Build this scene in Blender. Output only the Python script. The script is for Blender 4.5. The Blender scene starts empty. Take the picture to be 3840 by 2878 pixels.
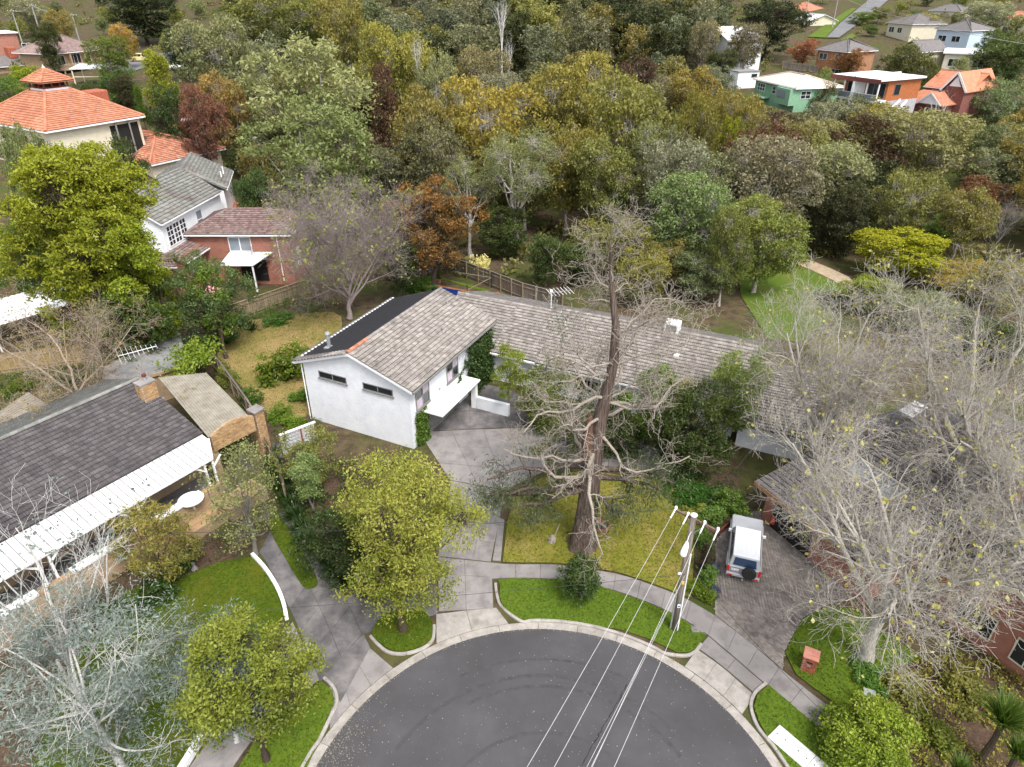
import bpy, bmesh, math, random
import numpy as np
from mathutils import Matrix, Vector

SC = bpy.context.scene
COL = SC.collection
PI = math.pi

# ------------------------------------------------------------------ camera
cd = bpy.data.cameras.new('camera')
cam = bpy.data.objects.new('camera', cd)
COL.objects.link(cam)
cam.location = (0, 0, 30)
cam.rotation_euler = (math.radians(90 - 30.5), 0, 0)
cd.sensor_width = 36
cd.lens = 24.0
cd.clip_start = 0.2
cd.clip_end = 3000
SC.camera = cam

# ------------------------------------------------------------------ daylight, thin overcast
SUN_EL, SUN_AZ = math.radians(57), math.radians(150)      # azimuth clockwise from +y
w = bpy.data.worlds.new('World')
SC.world = w
w.use_nodes = True
wn = w.node_tree.nodes
wl = w.node_tree.links
sky = wn.new('ShaderNodeTexSky')
sky.sky_type = 'NISHITA'
sky.sun_disc = False
sky.sun_elevation = SUN_EL
sky.sun_rotation = SUN_AZ
sky.dust_density = 3.0
sky.air_density = 1.0
hs = wn.new('ShaderNodeHueSaturation')
hs.inputs['Saturation'].default_value = 0.30
wl.new(sky.outputs[0], hs.inputs['Color'])
wl.new(hs.outputs[0], wn['Background'].inputs[0])
wn['Background'].inputs[1].default_value = 0.15
sd = bpy.data.lights.new('sun', 'SUN')
sd.energy = 1.5
sd.angle = math.radians(16)
sd.color = (1.0, 0.96, 0.90)
sun = bpy.data.objects.new('sun', sd)
COL.objects.link(sun)
sdir = Vector((math.sin(SUN_AZ) * math.cos(SUN_EL), math.cos(SUN_AZ) * math.cos(SUN_EL), math.sin(SUN_EL)))
sun.rotation_euler = (-sdir).to_track_quat('-Z', 'Y').to_euler()
sun.location = (60, -30, 90)
SC.view_settings.view_transform = 'Standard'
SC.view_settings.look = 'None'
SC.view_settings.gamma = 1
SC.view_settings.use_curve_mapping = False
SC.view_settings.exposure = 1.2
try:
    SC.cycles.max_bounces = 6
    SC.cycles.diffuse_bounces = 3
    SC.cycles.glossy_bounces = 2
    SC.cycles.transmission_bounces = 3
    SC.cycles.transparent_max_bounces = 8
except Exception:
    pass


# ------------------------------------------------------------------ lie of the land
def sstep(a, b, x):
    t = min(1.0, max(0.0, (x - a) / (b - a)))
    return t * t * (3 - 2 * t)


HY = [-200, 60, 80, 100, 122, 150, 200, 260, 330, 450, 1200]
HZ = [0, 0, -0.8, -2.5, -2.0, 5, 11, 17, 25, 44, 85]
LY = [-200, 60, 75, 95, 140, 200, 300, 450, 1200]
LZ = [0, 0, 1.0, 8, 11, 13.5, 20, 44, 85]


def ter(x, y):
    a = float(np.interp(y, HY, HZ))
    b = float(np.interp(y, LY, LZ))
    k = sstep(0, 30, -x - (20 + .25 * (y - 60)))
    return a + (b - a) * k

# ------------------------------------------------------------------ objects, names, labels
def link(o, parent=None):
    COL.objects.link(o)
    if parent is not None:
        o.parent = parent
    return o


def tag(o, label=None, cat=None, group=None, kind=None):
    if label: o['label'] = label
    if cat: o['category'] = cat
    if group: o['group'] = group
    if kind: o['kind'] = kind
    return o


def empty(name, loc, rz=0.0, label=None, cat=None, group=None):
    o = bpy.data.objects.new(name, None)
    o.empty_display_size = .5
    link(o)
    o.location = loc
    o.rotation_euler = (0, 0, rz)
    return tag(o, label, cat, group)


def np_mesh(name, V, F, mats, mat_idx=None, attr=None, smooth=False):
    """V (n,3); F list of (k,m) int arrays of equal-sided faces."""
    me = bpy.data.meshes.new(name)
    V = np.asarray(V, dtype=np.float32)
    me.vertices.add(len(V))
    me.vertices.foreach_set('co', V.ravel())
    F = [np.asarray(f, dtype=np.int32) for f in F if len(f)]
    if F:
        loops = np.concatenate([f.ravel() for f in F])
        tot = np.concatenate([np.full(len(f), f.shape[1], dtype=np.int32) for f in F])
        start = np.concatenate([[0], np.cumsum(tot)[:-1]]).astype(np.int32)
        me.loops.add(len(loops))
        me.loops.foreach_set('vertex_index', loops)
        me.polygons.add(len(tot))
        me.polygons.foreach_set('loop_start', start)
        me.polygons.foreach_set('loop_total', tot)
        if mat_idx is not None:
            me.polygons.foreach_set('material_index', np.asarray(mat_idx, dtype=np.int32))
        if smooth:
            me.polygons.foreach_set('use_smooth', np.ones(len(tot), dtype=bool))
    for m in (mats if isinstance(mats, (list, tuple)) else [mats]):
        me.materials.append(m)
    if attr is not None:
        for k, a in attr.items():
            at_ = me.attributes.new(k, 'FLOAT', 'POINT')
            at_.data.foreach_set('value', np.asarray(a, dtype=np.float32))
    me.update(calc_edges=True)
    return me


class MB:
    """collects simple solids into one mesh"""
    def __init__(self):
        self.v = []
        self.f = []

    def add(self, vs, fs):
        b = len(self.v)
        self.v += [tuple(p) for p in vs]
        self.f += [tuple(b + i for i in f) for f in fs]
        return self

    def box(self, x0, x1, y0, y1, z0, z1):
        vs = [(x0, y0, z0), (x1, y0, z0), (x1, y1, z0), (x0, y1, z0), (x0, y0, z1), (x1, y0, z1), (x1, y1, z1), (x0, y1, z1)]
        return self.add(vs, [(3, 2, 1, 0), (4, 5, 6, 7), (0, 1, 5, 4), (1, 2, 6, 5), (2, 3, 7, 6), (3, 0, 4, 7)])

    def prism(self, poly, z0, z1):
        """poly ccw list of (x,y)"""
        a = sum(poly[i][0] * poly[(i + 1) % len(poly)][1] - poly[(i + 1) % len(poly)][0] * poly[i][1] for i in range(len(poly)))
        if a < 0: poly = poly[::-1]
        n = len(poly)
        vs = [(p[0], p[1], z0) for p in poly] + [(p[0], p[1], z1) for p in poly]
        fs = [tuple(range(n - 1, -1, -1)), tuple(range(n, 2 * n))]
        fs += [(i, (i + 1) % n, n + (i + 1) % n, n + i) for i in range(n)]
        return self.add(vs, fs)

    def slab(self, pts, th):
        """3-D polygon given thickness straight down"""
        n = len(pts)
        a = sum(pts[i][0] * pts[(i + 1) % n][1] - pts[(i + 1) % n][0] * pts[i][1] for i in range(n))
        if a < 0: pts = pts[::-1]
        vs = [(p[0], p[1], p[2] - th) for p in pts] + [tuple(p) for p in pts]
        fs = [tuple(range(n - 1, -1, -1)), tuple(range(n, 2 * n))]
        fs += [(i, (i + 1) % n, n + (i + 1) % n, n + i) for i in range(n)]
        return self.add(vs, fs)

    def bar(self, p, q, wd, ht):
        """box beam from p to q, width wd (horizontal), height ht"""
        p, q = Vector(p), Vector(q)
        d = (q - p)
        up = Vector((0, 0, 1)) if abs(d.normalized().z) < .98 else Vector((0, 1, 0))
        s = d.cross(up).normalized() * wd / 2
        u = s.cross(d).normalized() * ht / 2
        vs = [p - s - u, p + s - u, p + s + u, p - s + u, q - s - u, q + s - u, q + s + u, q - s + u]
        return self.add(vs, [(0, 1, 2, 3), (7, 6, 5, 4), (0, 4, 5, 1), (1, 5, 6, 2), (2, 6, 7, 3), (3, 7, 4, 0)])

    def tube(self, pts, r, n=6, caps=True):
        pts = [Vector(p) for p in pts]
        rs = r if isinstance(r, (list, tuple)) else [r] * len(pts)
        b = len(self.v)
        for i, p in enumerate(pts):
            t = (pts[min(i + 1, len(pts) - 1)] - pts[max(i - 1, 0)]).normalized()
            ref = Vector((0, 0, 1)) if abs(t.z) < .9 else Vector((1, 0, 0))
            s = t.cross(ref).normalized()
            u = s.cross(t)
            for k in range(n):
                a = 2 * PI * k / n
                q = p + (s * math.cos(a) + u * math.sin(a)) * rs[i]
                self.v.append(tuple(q))
        for i in range(len(pts) - 1):
            for k in range(n):
                k2 = (k + 1) % n
                self.f.append((b + i * n + k, b + i * n + k2, b + (i + 1) * n + k2, b + (i + 1) * n + k))
        if caps:
            self.f.append(tuple(b + k for k in range(n - 1, -1, -1)))
            self.f.append(tuple(b + (len(pts) - 1) * n + k for k in range(n)))
        return self

    def lathe(self, prof, c=(0, 0, 0), n=16):
        b = len(self.v)
        for r, z in prof:
            for k in range(n):
                a = 2 * PI * k / n
                self.v.append((c[0] + r * math.cos(a), c[1] + r * math.sin(a), c[2] + z))
        for i in range(len(prof) - 1):
            for k in range(n):
                k2 = (k + 1) % n
                self.f.append((b + i * n + k, b + i * n + k2, b + (i + 1) * n + k2, b + (i + 1) * n + k))
        self.f.append(tuple(b + k for k in range(n - 1, -1, -1)))
        self.f.append(tuple(b + (len(prof) - 1) * n + k for k in range(n)))
        return self

    def mesh(self, name, mat, smooth=False):
        me = bpy.data.meshes.new(name)
        me.from_pydata(self.v, [], self.f)
        for m in (mat if isinstance(mat, (list, tuple)) else [mat]):
            me.materials.append(m)
        if smooth:
            for p in me.polygons: p.use_smooth = True
        me.update()
        return me

    def build(self, name, mat, parent=None, bevel=0, smooth=False, loc=None):
        o = bpy.data.objects.new(name, self.mesh(name, mat, smooth))
        link(o, parent)
        if loc is not None: o.location = loc
        if bevel:
            m = o.modifiers.new('edge', 'BEVEL')
            m.width = bevel
            m.segments = 2
            m.limit_method = 'ANGLE'
        return o


def inst(name, me, M, parent):
    o = bpy.data.objects.new(name, me)
    link(o, parent)
    o.matrix_basis = M
    return o


def join_inst(name, me, Ms, parent, kind='stuff'):
    """many copies of a small mesh joined as one part"""
    n = len(me.vertices)
    co = np.empty(n * 3, dtype=np.float32)
    me.vertices.foreach_get('co', co)
    co = np.c_[co.reshape(-1, 3), np.ones(n)]
    A = np.array([[list(r) for r in m] for m in Ms])
    V = np.einsum('mij,nj->mni', A, co)[..., :3].reshape(-1, 3)
    by, mi = {}, {}
    for p in me.polygons:
        by.setdefault(len(p.vertices), []).append(list(p.vertices))
        mi.setdefault(len(p.vertices), []).append(p.material_index)
    off = (np.arange(len(Ms)) * n)[:, None, None]
    F = [(np.array(f)[None] + off).reshape(-1, k) for k, f in by.items()]
    mid = np.concatenate([np.tile(m, len(Ms)) for m in mi.values()])
    o = bpy.data.objects.new(name, np_mesh(name, V, F, list(me.materials), mid))
    link(o, parent)
    o['kind'] = kind
    return o


def in_poly(x, y, poly):
    c = False
    n = len(poly)
    j = n - 1
    for i in range(n):
        xi, yi = poly[i]
        xj, yj = poly[j]
        if (yi > y) != (yj > y) and x < (xj - xi) * (y - yi) / (yj - yi) + xi:
            c = not c
        j = i
    return c


def smooth_poly(pts, k=4, closed=True):
    out = []
    n = len(pts)
    rng_ = range(n) if closed else range(n - 1)
    for i in rng_:
        g = (lambda j: pts[j % n]) if closed else (lambda j: pts[min(max(j, 0), n - 1)])
        p0, p1, p2, p3 = g(i - 1), g(i), g(i + 1), g(i + 2)
        for s in range(k):
            t = s / k
            out.append(tuple(.5 * (2 * p1[a] + (p2[a] - p0[a]) * t + (2 * p0[a] - 5 * p1[a] + 4 * p2[a] - p3[a]) * t * t
                                   + (3 * p1[a] - p0[a] - 3 * p2[a] + p3[a]) * t ** 3) for a in range(len(p1))))
    if not closed: out.append(tuple(pts[-1]))
    return out


# ------------------------------------------------------------------ materials
def srgb(h):
    h = h.lstrip('#')
    c = [int(h[i:i + 2], 16) / 255 for i in (0, 2, 4)]
    return tuple(x / 12.92 if x <= .04045 else ((x + .055) / 1.055) ** 2.4 for x in c)


def _new(name):
    m = bpy.data.materials.new(name)
    m.use_nodes = True
    nt = m.node_tree
    return m, nt, nt.nodes, nt.links, nt.nodes['Principled BSDF']


def _rand(nt):
    """0..1 per piece, whether the piece is its own object or an island of a joined mesh"""
    N, L_ = nt.nodes, nt.links
    oi = N.new('ShaderNodeObjectInfo')
    ge = N.new('ShaderNodeNewGeometry')
    a = N.new('ShaderNodeMath'); a.operation = 'ADD'
    L_.new(oi.outputs['Random'], a.inputs[0]); L_.new(ge.outputs['Random Per Island'], a.inputs[1])
    f = N.new('ShaderNodeMath'); f.operation = 'FRACT'
    L_.new(a.outputs[0], f.inputs[0])
    return f.outputs[0]


def M(name, cols, rough=.8, scale=2.0, detail=5.0, bump=0.0, bscale=None, piece=0.0, metal=0.0, spec=.3,
      stain=None, stain_scale=.6, stain_lo=.5, stain_hi=.7, lo=.35, hi=.65, stretch=None):
    """procedural paint / stone / wood: noise between cols, per-piece value change, a second patchy stain colour, fine relief"""
    m, nt, N, L_, b = _new(name)
    ge = N.new('ShaderNodeNewGeometry')
    vec = ge.outputs['Position']
    if stretch:
        tc = N.new('ShaderNodeTexCoord')
        mp = N.new('ShaderNodeMapping')
        mp.inputs['Scale'].default_value = stretch
        L_.new(tc.outputs['Object'], mp.inputs['Vector'])
        vec = mp.outputs[0]
    no = N.new('ShaderNodeTexNoise')
    no.inputs['Scale'].default_value = scale
    no.inputs['Detail'].default_value = detail
    no.inputs['Roughness'].default_value = .65
    L_.new(vec, no.inputs['Vector'])
    cr = N.new('ShaderNodeValToRGB')
    el = cr.color_ramp.elements
    while len(el) < len(cols): el.new(.5)
    for i, c in enumerate(cols):
        el[i].position = lo + (hi - lo) * i / max(1, len(cols) - 1)
        el[i].color = (*c, 1)
    L_.new(no.outputs[0], cr.inputs[0])
    out = cr.outputs[0]
    if stain:
        n2 = N.new('ShaderNodeTexNoise')
        n2.inputs['Scale'].default_value = stain_scale
        n2.inputs['Detail'].default_value = 6
        n2.inputs['Roughness'].default_value = .7
        L_.new(ge.outputs['Position'], n2.inputs['Vector'])
        mr = N.new('ShaderNodeMapRange')
        mr.inputs[1].default_value = stain_lo
        mr.inputs[2].default_value = stain_hi
        L_.new(n2.outputs[0], mr.inputs[0])
        mx = N.new('ShaderNodeMix'); mx.data_type = 'RGBA'
        L_.new(mr.outputs[0], mx.inputs[0]); L_.new(out, mx.inputs[6])
        mx.inputs[7].default_value = (*stain, 1)
        out = mx.outputs[2]
    if piece:
        h = N.new('ShaderNodeHueSaturation')
        mr = N.new('ShaderNodeMapRange')
        mr.inputs[3].default_value = 1 - piece
        mr.inputs[4].default_value = 1 + piece
        L_.new(_rand(nt), mr.inputs[0])
        L_.new(mr.outputs[0], h.inputs['Value']); L_.new(out, h.inputs['Color'])
        out = h.outputs[0]
    L_.new(out, b.inputs['Base Color'])
    b.inputs['Roughness'].default_value = rough
    b.inputs['Metallic'].default_value = metal
    b.inputs['Specular IOR Level'].default_value = spec
    if bump:
        n3 = N.new('ShaderNodeTexNoise')
        n3.inputs['Scale'].default_value = bscale or scale * 4
        n3.inputs['Detail'].default_value = 4
        L_.new(vec, n3.inputs['Vector'])
        bp = N.new('ShaderNodeBump')
        bp.inputs['Strength'].default_value = bump
        bp.inputs['Distance'].default_value = .05
        L_.new(n3.outputs[0], bp.inputs['Height'])
        L_.new(bp.outputs[0], b.inputs['Normal'])
    return m


def brick_mat(name, c1, c2, mortar, w=.24, h=.086):
    m, nt, N, L_, b = _new(name)
    tc = N.new('ShaderNodeTexCoord')
    sp = N.new('ShaderNodeSeparateXYZ'); L_.new(tc.outputs['Object'], sp.inputs[0])
    sn = N.new('ShaderNodeSeparateXYZ'); L_.new(tc.outputs['Normal'], sn.inputs[0])
    a = N.new('ShaderNodeMath'); a.operation = 'ABSOLUTE'; L_.new(sn.outputs[1], a.inputs[0])
    mxv = N.new('ShaderNodeMix'); L_.new(a.outputs[0], mxv.inputs[0])
    L_.new(sp.outputs[1], mxv.inputs[2]); L_.new(sp.outputs[0], mxv.inputs[3])
    cb = N.new('ShaderNodeCombineXYZ'); L_.new(mxv.outputs[0], cb.inputs[0]); L_.new(sp.outputs[2], cb.inputs[1])
    br = N.new('ShaderNodeTexBrick')
    br.inputs['Scale'].default_value = 1
    br.inputs['Brick Width'].default_value = w
    br.inputs['Row Height'].default_value = h
    br.inputs['Mortar Size'].default_value = .01
    br.inputs['Color1'].default_value = (*c1, 1)
    br.inputs['Color2'].default_value = (*c2, 1)
    br.inputs['Mortar'].default_value = (*mortar, 1)
    L_.new(cb.outputs[0], br.inputs['Vector'])
    no = N.new('ShaderNodeTexNoise'); no.inputs['Scale'].default_value = 1.2; no.inputs['Detail'].default_value = 6
    L_.new(tc.outputs['Object'], no.inputs['Vector'])
    mr = N.new('ShaderNodeMapRange'); mr.inputs[3].default_value = .65; mr.inputs[4].default_value = 1.35
    L_.new(no.outputs[0], mr.inputs[0])
    hs_ = N.new('ShaderNodeHueSaturation'); L_.new(mr.outputs[0], hs_.inputs['Value']); L_.new(br.outputs[0], hs_.inputs['Color'])
    L_.new(hs_.outputs[0], b.inputs['Base Color'])
    b.inputs['Roughness'].default_value = .9
    bp = N.new('ShaderNodeBump'); bp.inputs['Strength'].default_value = .4; bp.inputs['Distance'].default_value = .02
    bp.invert = True
    L_.new(br.outputs['Fac'], bp.inputs['Height']); L_.new(bp.outputs[0], b.inputs['Normal'])
    return m


def leaf_mat(name, a, b_, tip=None, trans=.35, sat=1.0):
    """leaf blades: two greens by leaf, new growth colour on some sprigs ('tint'), object colour shifts a copy"""
    m, nt, N, L_, b = _new(name)
    N.remove(b)
    ge = N.new('ShaderNodeNewGeometry')
    oi = N.new('ShaderNodeObjectInfo')
    cr = N.new('ShaderNodeValToRGB')
    cr.color_ramp.elements[0].color = (*a, 1); cr.color_ramp.elements[0].position = .1
    cr.color_ramp.elements[1].color = (*b_, 1); cr.color_ramp.elements[1].position = .9
    L_.new(ge.outputs['Random Per Island'], cr.inputs[0])
    out = cr.outputs[0]
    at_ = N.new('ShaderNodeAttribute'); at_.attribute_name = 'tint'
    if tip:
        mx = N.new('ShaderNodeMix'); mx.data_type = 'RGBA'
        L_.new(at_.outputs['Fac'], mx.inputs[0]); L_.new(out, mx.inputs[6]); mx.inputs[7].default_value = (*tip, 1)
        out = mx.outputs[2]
    mu = N.new('ShaderNodeMix'); mu.data_type = 'RGBA'; mu.blend_type = 'MULTIPLY'; mu.inputs[0].default_value = 1
    L_.new(out, mu.inputs[6]); L_.new(oi.outputs['Color'], mu.inputs[7])
    out = mu.outputs[2]
    d = N.new('ShaderNodeBsdfDiffuse'); t = N.new('ShaderNodeBsdfTranslucent')
    g = N.new('ShaderNodeBsdfGlossy'); g.inputs['Roughness'].default_value = .5
    L_.new(out, d.inputs['Color']); L_.new(out, t.inputs['Color'])
    s = N.new('ShaderNodeMixShader'); s.inputs[0].default_value = trans
    L_.new(d.outputs[0], s.inputs[1]); L_.new(t.outputs[0], s.inputs[2])
    s2 = N.new('ShaderNodeMixShader'); s2.inputs[0].default_value = .025
    L_.new(s.outputs[0], s2.inputs[1]); L_.new(g.outputs[0], s2.inputs[2])
    L_.new(s2.outputs[0], N['Material Output'].inputs[0])
    return m


def glass_mat(name, col=(.02, .025, .03)):
    m, nt, N, L_, b = _new(name)
    b.inputs['Base Color'].default_value = (*col, 1)
    b.inputs['Roughness'].default_value = .06
    b.inputs['Specular IOR Level'].default_value = .6
    return m


WHITE = M('white_paint', [(.72, .73, .75), (.8, .8, .8)], .7, 1.5, bump=.1, bscale=8)
WHITE_WALL = M('bagged_white_brick', [(.66, .68, .72), (.76, .77, .79)], .85, 1.2, bump=.55, bscale=7, stain=(.55, .56, .6), stain_scale=.5, stain_lo=.6, stain_hi=.8)
BOARD = M('white_weatherboard', [(.7, .72, .75), (.78, .79, .8)], .7, 2)
CREAM = M('cream_render', [(.55, .5, .38), (.62, .57, .45)], .85, 1.5, bump=.2)
GLASS = glass_mat('window_glass')
GLASS_PALE = glass_mat('window_glass_pale', (.2, .23, .26))
DARK = M('dark_opening', [(.012, .012, .012), (.02, .018, .016)], .9, 2)
GREYTRIM = M('weathered_frame', [(.16, .16, .15), (.24, .23, .21)], .7, 4)
STEEL = M('galvanised_steel', [(.38, .4, .42), (.5, .52, .54)], .45, 6, metal=.6)
BLACKMETAL = M('black_metal', [(.015, .015, .017), (.03, .03, .03)], .5, 6)
TIMBER = M('weathered_timber', [(.13, .10, .06), (.24, .19, .12), (.3, .25, .17)], .9, 5, piece=.22, bump=.3, stretch=(14, 14, 1))
TIMBER_TAN = M('tan_paling', [(.22, .15, .06), (.36, .26, .12)], .9, 5, piece=.2, bump=.3, stretch=(14, 14, 1))
TIMBER_GREY = M('grey_timber', [(.10, .085, .07), (.2, .175, .15)], .9, 5, piece=.2, bump=.3, stretch=(14, 14, 1))
CONC = M('concrete', [(.17, .155, .15), (.225, .208, .2), (.275, .255, .245)], .9, 1.1, 8, bump=.25, bscale=30, piece=.07, stain=(.13, .12, .12), stain_scale=.55, stain_lo=.54, stain_hi=.8)
KERB = M('kerb_concrete', [(.27, .25, .23), (.38, .35, .32)], .9, 2, 8, bump=.3, bscale=30, piece=.06, stain=(.17, .15, .12), stain_scale=1.2, stain_lo=.5, stain_hi=.8)
CONC_DARK = M('dark_stained_concrete', [(.085, .08, .082), (.14, .13, .13), (.2, .185, .18)], .9, .8, 8, bump=.25, bscale=30, piece=.1, stain=(.05, .048, .05), stain_scale=.35, stain_lo=.45, stain_hi=.75)

# ------------------------------------------------------------------ ground materials
def grass_mat(name, a, b_, dry, dry_lo=.5, dry_hi=.75, dscale=.35):
    return M(name, [a, b_], .95, 6, 8, bump=.5, bscale=25, stain=dry, stain_scale=dscale, stain_lo=dry_lo, stain_hi=dry_hi, spec=.1)


G_GREEN = grass_mat('green_lawn', (.06, .10, .008), (.095, .145, .014), (.13, .13, .02), .55, .85)
G_LEFT = grass_mat('mossy_lawn', (.035, .062, .004), (.08, .11, .008), (.11, .10, .012), .5, .8)
G_DRY = grass_mat('drying_lawn', (.12, .14, .014), (.20, .19, .03), (.26, .21, .06), .46, .66, .5)
G_HAY = grass_mat('mown_hay_lawn', (.13, .125, .025), (.24, .19, .07), (.28, .20, .085), .42, .62, .3)
G_PARK = grass_mat('park_grass', (.06, .105, .012), (.095, .145, .02), (.12, .13, .03), .45, .75)
SOIL = M('leaf_litter_soil', [(.045, .032, .022), (.085, .06, .04), (.11, .09, .04)], .95, 1.2, 9, bump=.6, bscale=12,
         stain=(.055, .075, .015), stain_scale=.12, stain_lo=.45, stain_hi=.65, spec=.1)
MULCH = M('garden_mulch', [(.05, .03, .02), (.11, .07, .045)], .95, 8, 8, bump=.7, bscale=25)
ASPH = M('asphalt', [(.060, .058, .062), (.082, .079, .084)], .9, .35, 9, bump=.35, bscale=60, stain=(.052, .049, .051), stain_scale=.16, stain_lo=.42, stain_hi=.72)
ROADFAR = M('grey_road', [(.12, .12, .125), (.17, .17, .175)], .9, .5)
GRAVEL = M('gravel_path_sand', [(.30, .23, .15), (.42, .33, .23)], .95, 2, 8, bump=.3)
PAVER = M('clay_paver', [(.17, .148, .132), (.25, .22, .198)], .9, 1.5, 8, bump=.3, bscale=30, piece=.22, stain=(.06, .05, .048), stain_scale=.5, stain_lo=.5, stain_hi=.75)
JOINT = M('sand_joint', [(.26, .24, .21), (.34, .31, .28)], .95, 4)
WATER = glass_mat('pool_water', (.004, .02, .12))
COPING = M('brick_coping', [(.22, .075, .03), (.33, .14, .06)], .9, 3, 6, bump=.3, piece=.2)


def sheet(name, poly, z, mat, k=0, parent=None):
    p = smooth_poly(poly, k) if k else poly
    b = MB().prism(p, z - .03, z)
    return tag(b.build(name, mat, parent), kind='structure' if parent is None else None)


def drape(name, poly, dz, mat, cuts=4):
    bm = bmesh.new()
    vs = [bm.verts.new((p[0], p[1], 0)) for p in poly]
    bm.faces.new(vs)
    bmesh.ops.triangulate(bm, faces=bm.faces[:])
    for _ in range(cuts):
        long = [e for e in bm.edges if e.calc_length() > 2.5]
        if long: bmesh.ops.subdivide_edges(bm, edges=long, cuts=1)
        bmesh.ops.triangulate(bm, faces=bm.faces[:])
    for v in bm.verts: v.co.z = ter(v.co.x, v.co.y) + dz
    bmesh.ops.recalc_face_normals(bm, faces=bm.faces[:])
    if sum(f.normal.z for f in bm.faces) < 0: bmesh.ops.reverse_faces(bm, faces=bm.faces[:])
    me = bpy.data.meshes.new(name)
    bm.to_mesh(me); bm.free()
    me.materials.append(mat)
    return tag(link(bpy.data.objects.new(name, me)), kind='structure')


# terrain: one sheet to the horizon
gx = np.concatenate([np.arange(-900, -260, 40), np.arange(-260, 260, 3.25), np.arange(260, 901, 40)])
gy = np.concatenate([np.arange(-200, 0, 20), np.arange(0, 300, 3.0), np.arange(300, 1201, 25)])
XX, YY = np.meshgrid(gx, gy)
A_ = np.interp(YY, HY, HZ); B_ = np.interp(YY, LY, LZ)
kk = np.clip((-XX - (20 + .25 * (YY - 60))) / 30, 0, 1); kk = kk * kk * (3 - 2 * kk)
ZZ = A_ + (B_ - A_) * kk
nx, ny = len(gx), len(gy)
ii = (np.arange(ny - 1)[:, None] * nx + np.arange(nx - 1)[None]).ravel()
g = bpy.data.objects.new('ground', np_mesh('ground', np.c_[XX.ravel(), YY.ravel(), ZZ.ravel()], [np.c_[ii, ii + 1, ii + nx + 1, ii + nx]], SOIL, smooth=True))
tag(link(g), kind='structure')

# ------------------------------------------------------------------ the court
CX, CY, CR = 1.42, 14.35, 10.57


def arc(r, a0, a1, n):
    return [(CX + r * math.cos(a0 + (a1 - a0) * i / n), CY + r * math.sin(a0 + (a1 - a0) * i / n)) for i in range(n + 1)]


road = sheet('road', arc(CR, math.radians(-50), math.radians(230), 90) + [(-3.6, -40), (5.6, -40)], .012, ASPH)


def tar_marks():
    """tyre arcs and a crack line, worn into the seal"""
    rub = M('tyre_polish', [(.045, .043, .045), (.066, .063, .066)], .8, 3, 8)
    b = MB()
    rr = random.Random(3)
    for r, a0, a1, wd in ((7.6, 35, 150, .22), (7.0, 30, 120, .2), (4.6, 50, 140, .18), (8.6, 60, 118, .16)):
        i = arc(r, math.radians(a0), math.radians(a1), 40)
        o_ = arc(r + wd, math.radians(a0), math.radians(a1), 40)
        vs = [(p[0], p[1], .014) for p in i] + [(p[0], p[1], .014) for p in o_]
        b.add(vs, [(k + 1, k, 41 + k, 42 + k) for k in range(40)])
    o = b.build('tyre_mark', rub, road)
    b = MB()
    x, y = (5.7, 21.55)
    x1, y1 = (3.06, 17.5)
    P_ = []
    for k in range(31):
        t = k / 30
        P_.append((x + (x1 - x) * t + rr.uniform(-.05, .05), y + (y1 - y) * t + rr.uniform(-.03, .03)))
    for k in range(30):
        a, c = P_[k], P_[k + 1]
        wdt = rr.uniform(.012, .03)
        b.add([(a[0] - wdt, a[1], .0165), (a[0] + wdt, a[1], .0165), (c[0] + wdt, c[1], .0165), (c[0] - wdt, c[1], .0165)], [(0, 1, 2, 3)])
    b.build('crack', DARK, road)


tar_marks()


def ring_pieces(name, r0, r1, z, a0, a1, n, mat, parent, gap=.012):
    for i in range(n):
        b0 = a0 + (a1 - a0) * i / n + gap / r0
        b1 = a0 + (a1 - a0) * (i + 1) / n - gap / r0
        p = arc(r0, b0, b1, 6) + arc(r1, b0, b1, 6)[::-1]
        MB().prism(p, -.02, z).build(name, mat, parent)


kerb = tag(empty('kerb', (0, 0, 0)), kind='structure')
kerb['label'] = 'pale concrete kerb and channel round the court'
ring_pieces('channel_slab', CR, CR + .43, .022, math.radians(0), math.radians(180), 16, KERB, kerb)


def kerb_run(pts, n, wd=.16, h=.135):
    """upstand kerb stones along a line of ground points"""
    pts = smooth_poly(pts, 6, closed=False)
    m = len(pts) - 1
    for i in range(n):
        a, c = int(m * i / n), int(m * (i + 1) / n)
        seg = pts[a:c + 1]
        if len(seg) < 2: continue
        L0, R0 = [], []
        for k, p in enumerate(seg):
            q0 = seg[max(k - 1, 0)]; q1 = seg[min(k + 1, len(seg) - 1)]
            d = Vector((q1[0] - q0[0], q1[1] - q0[1])).normalized()
            nn = Vector((-d.y, d.x)) * wd / 2
            L0.append((p[0] + nn.x, p[1] + nn.y)); R0.append((p[0] - nn.x, p[1] - nn.y))
        b = MB().prism(L0 + R0[::-1], -.02, h)
        b.build('kerb_stone', KERB, kerb, bevel=.03)


def carc(r, pix0, pix1, n=14):
    a0 = math.atan2(pix0[1] - CY, pix0[0] - CX); a1 = math.atan2(pix1[1] - CY, pix1[0] - CX)
    return arc(r, a0, a1, n)


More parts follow.
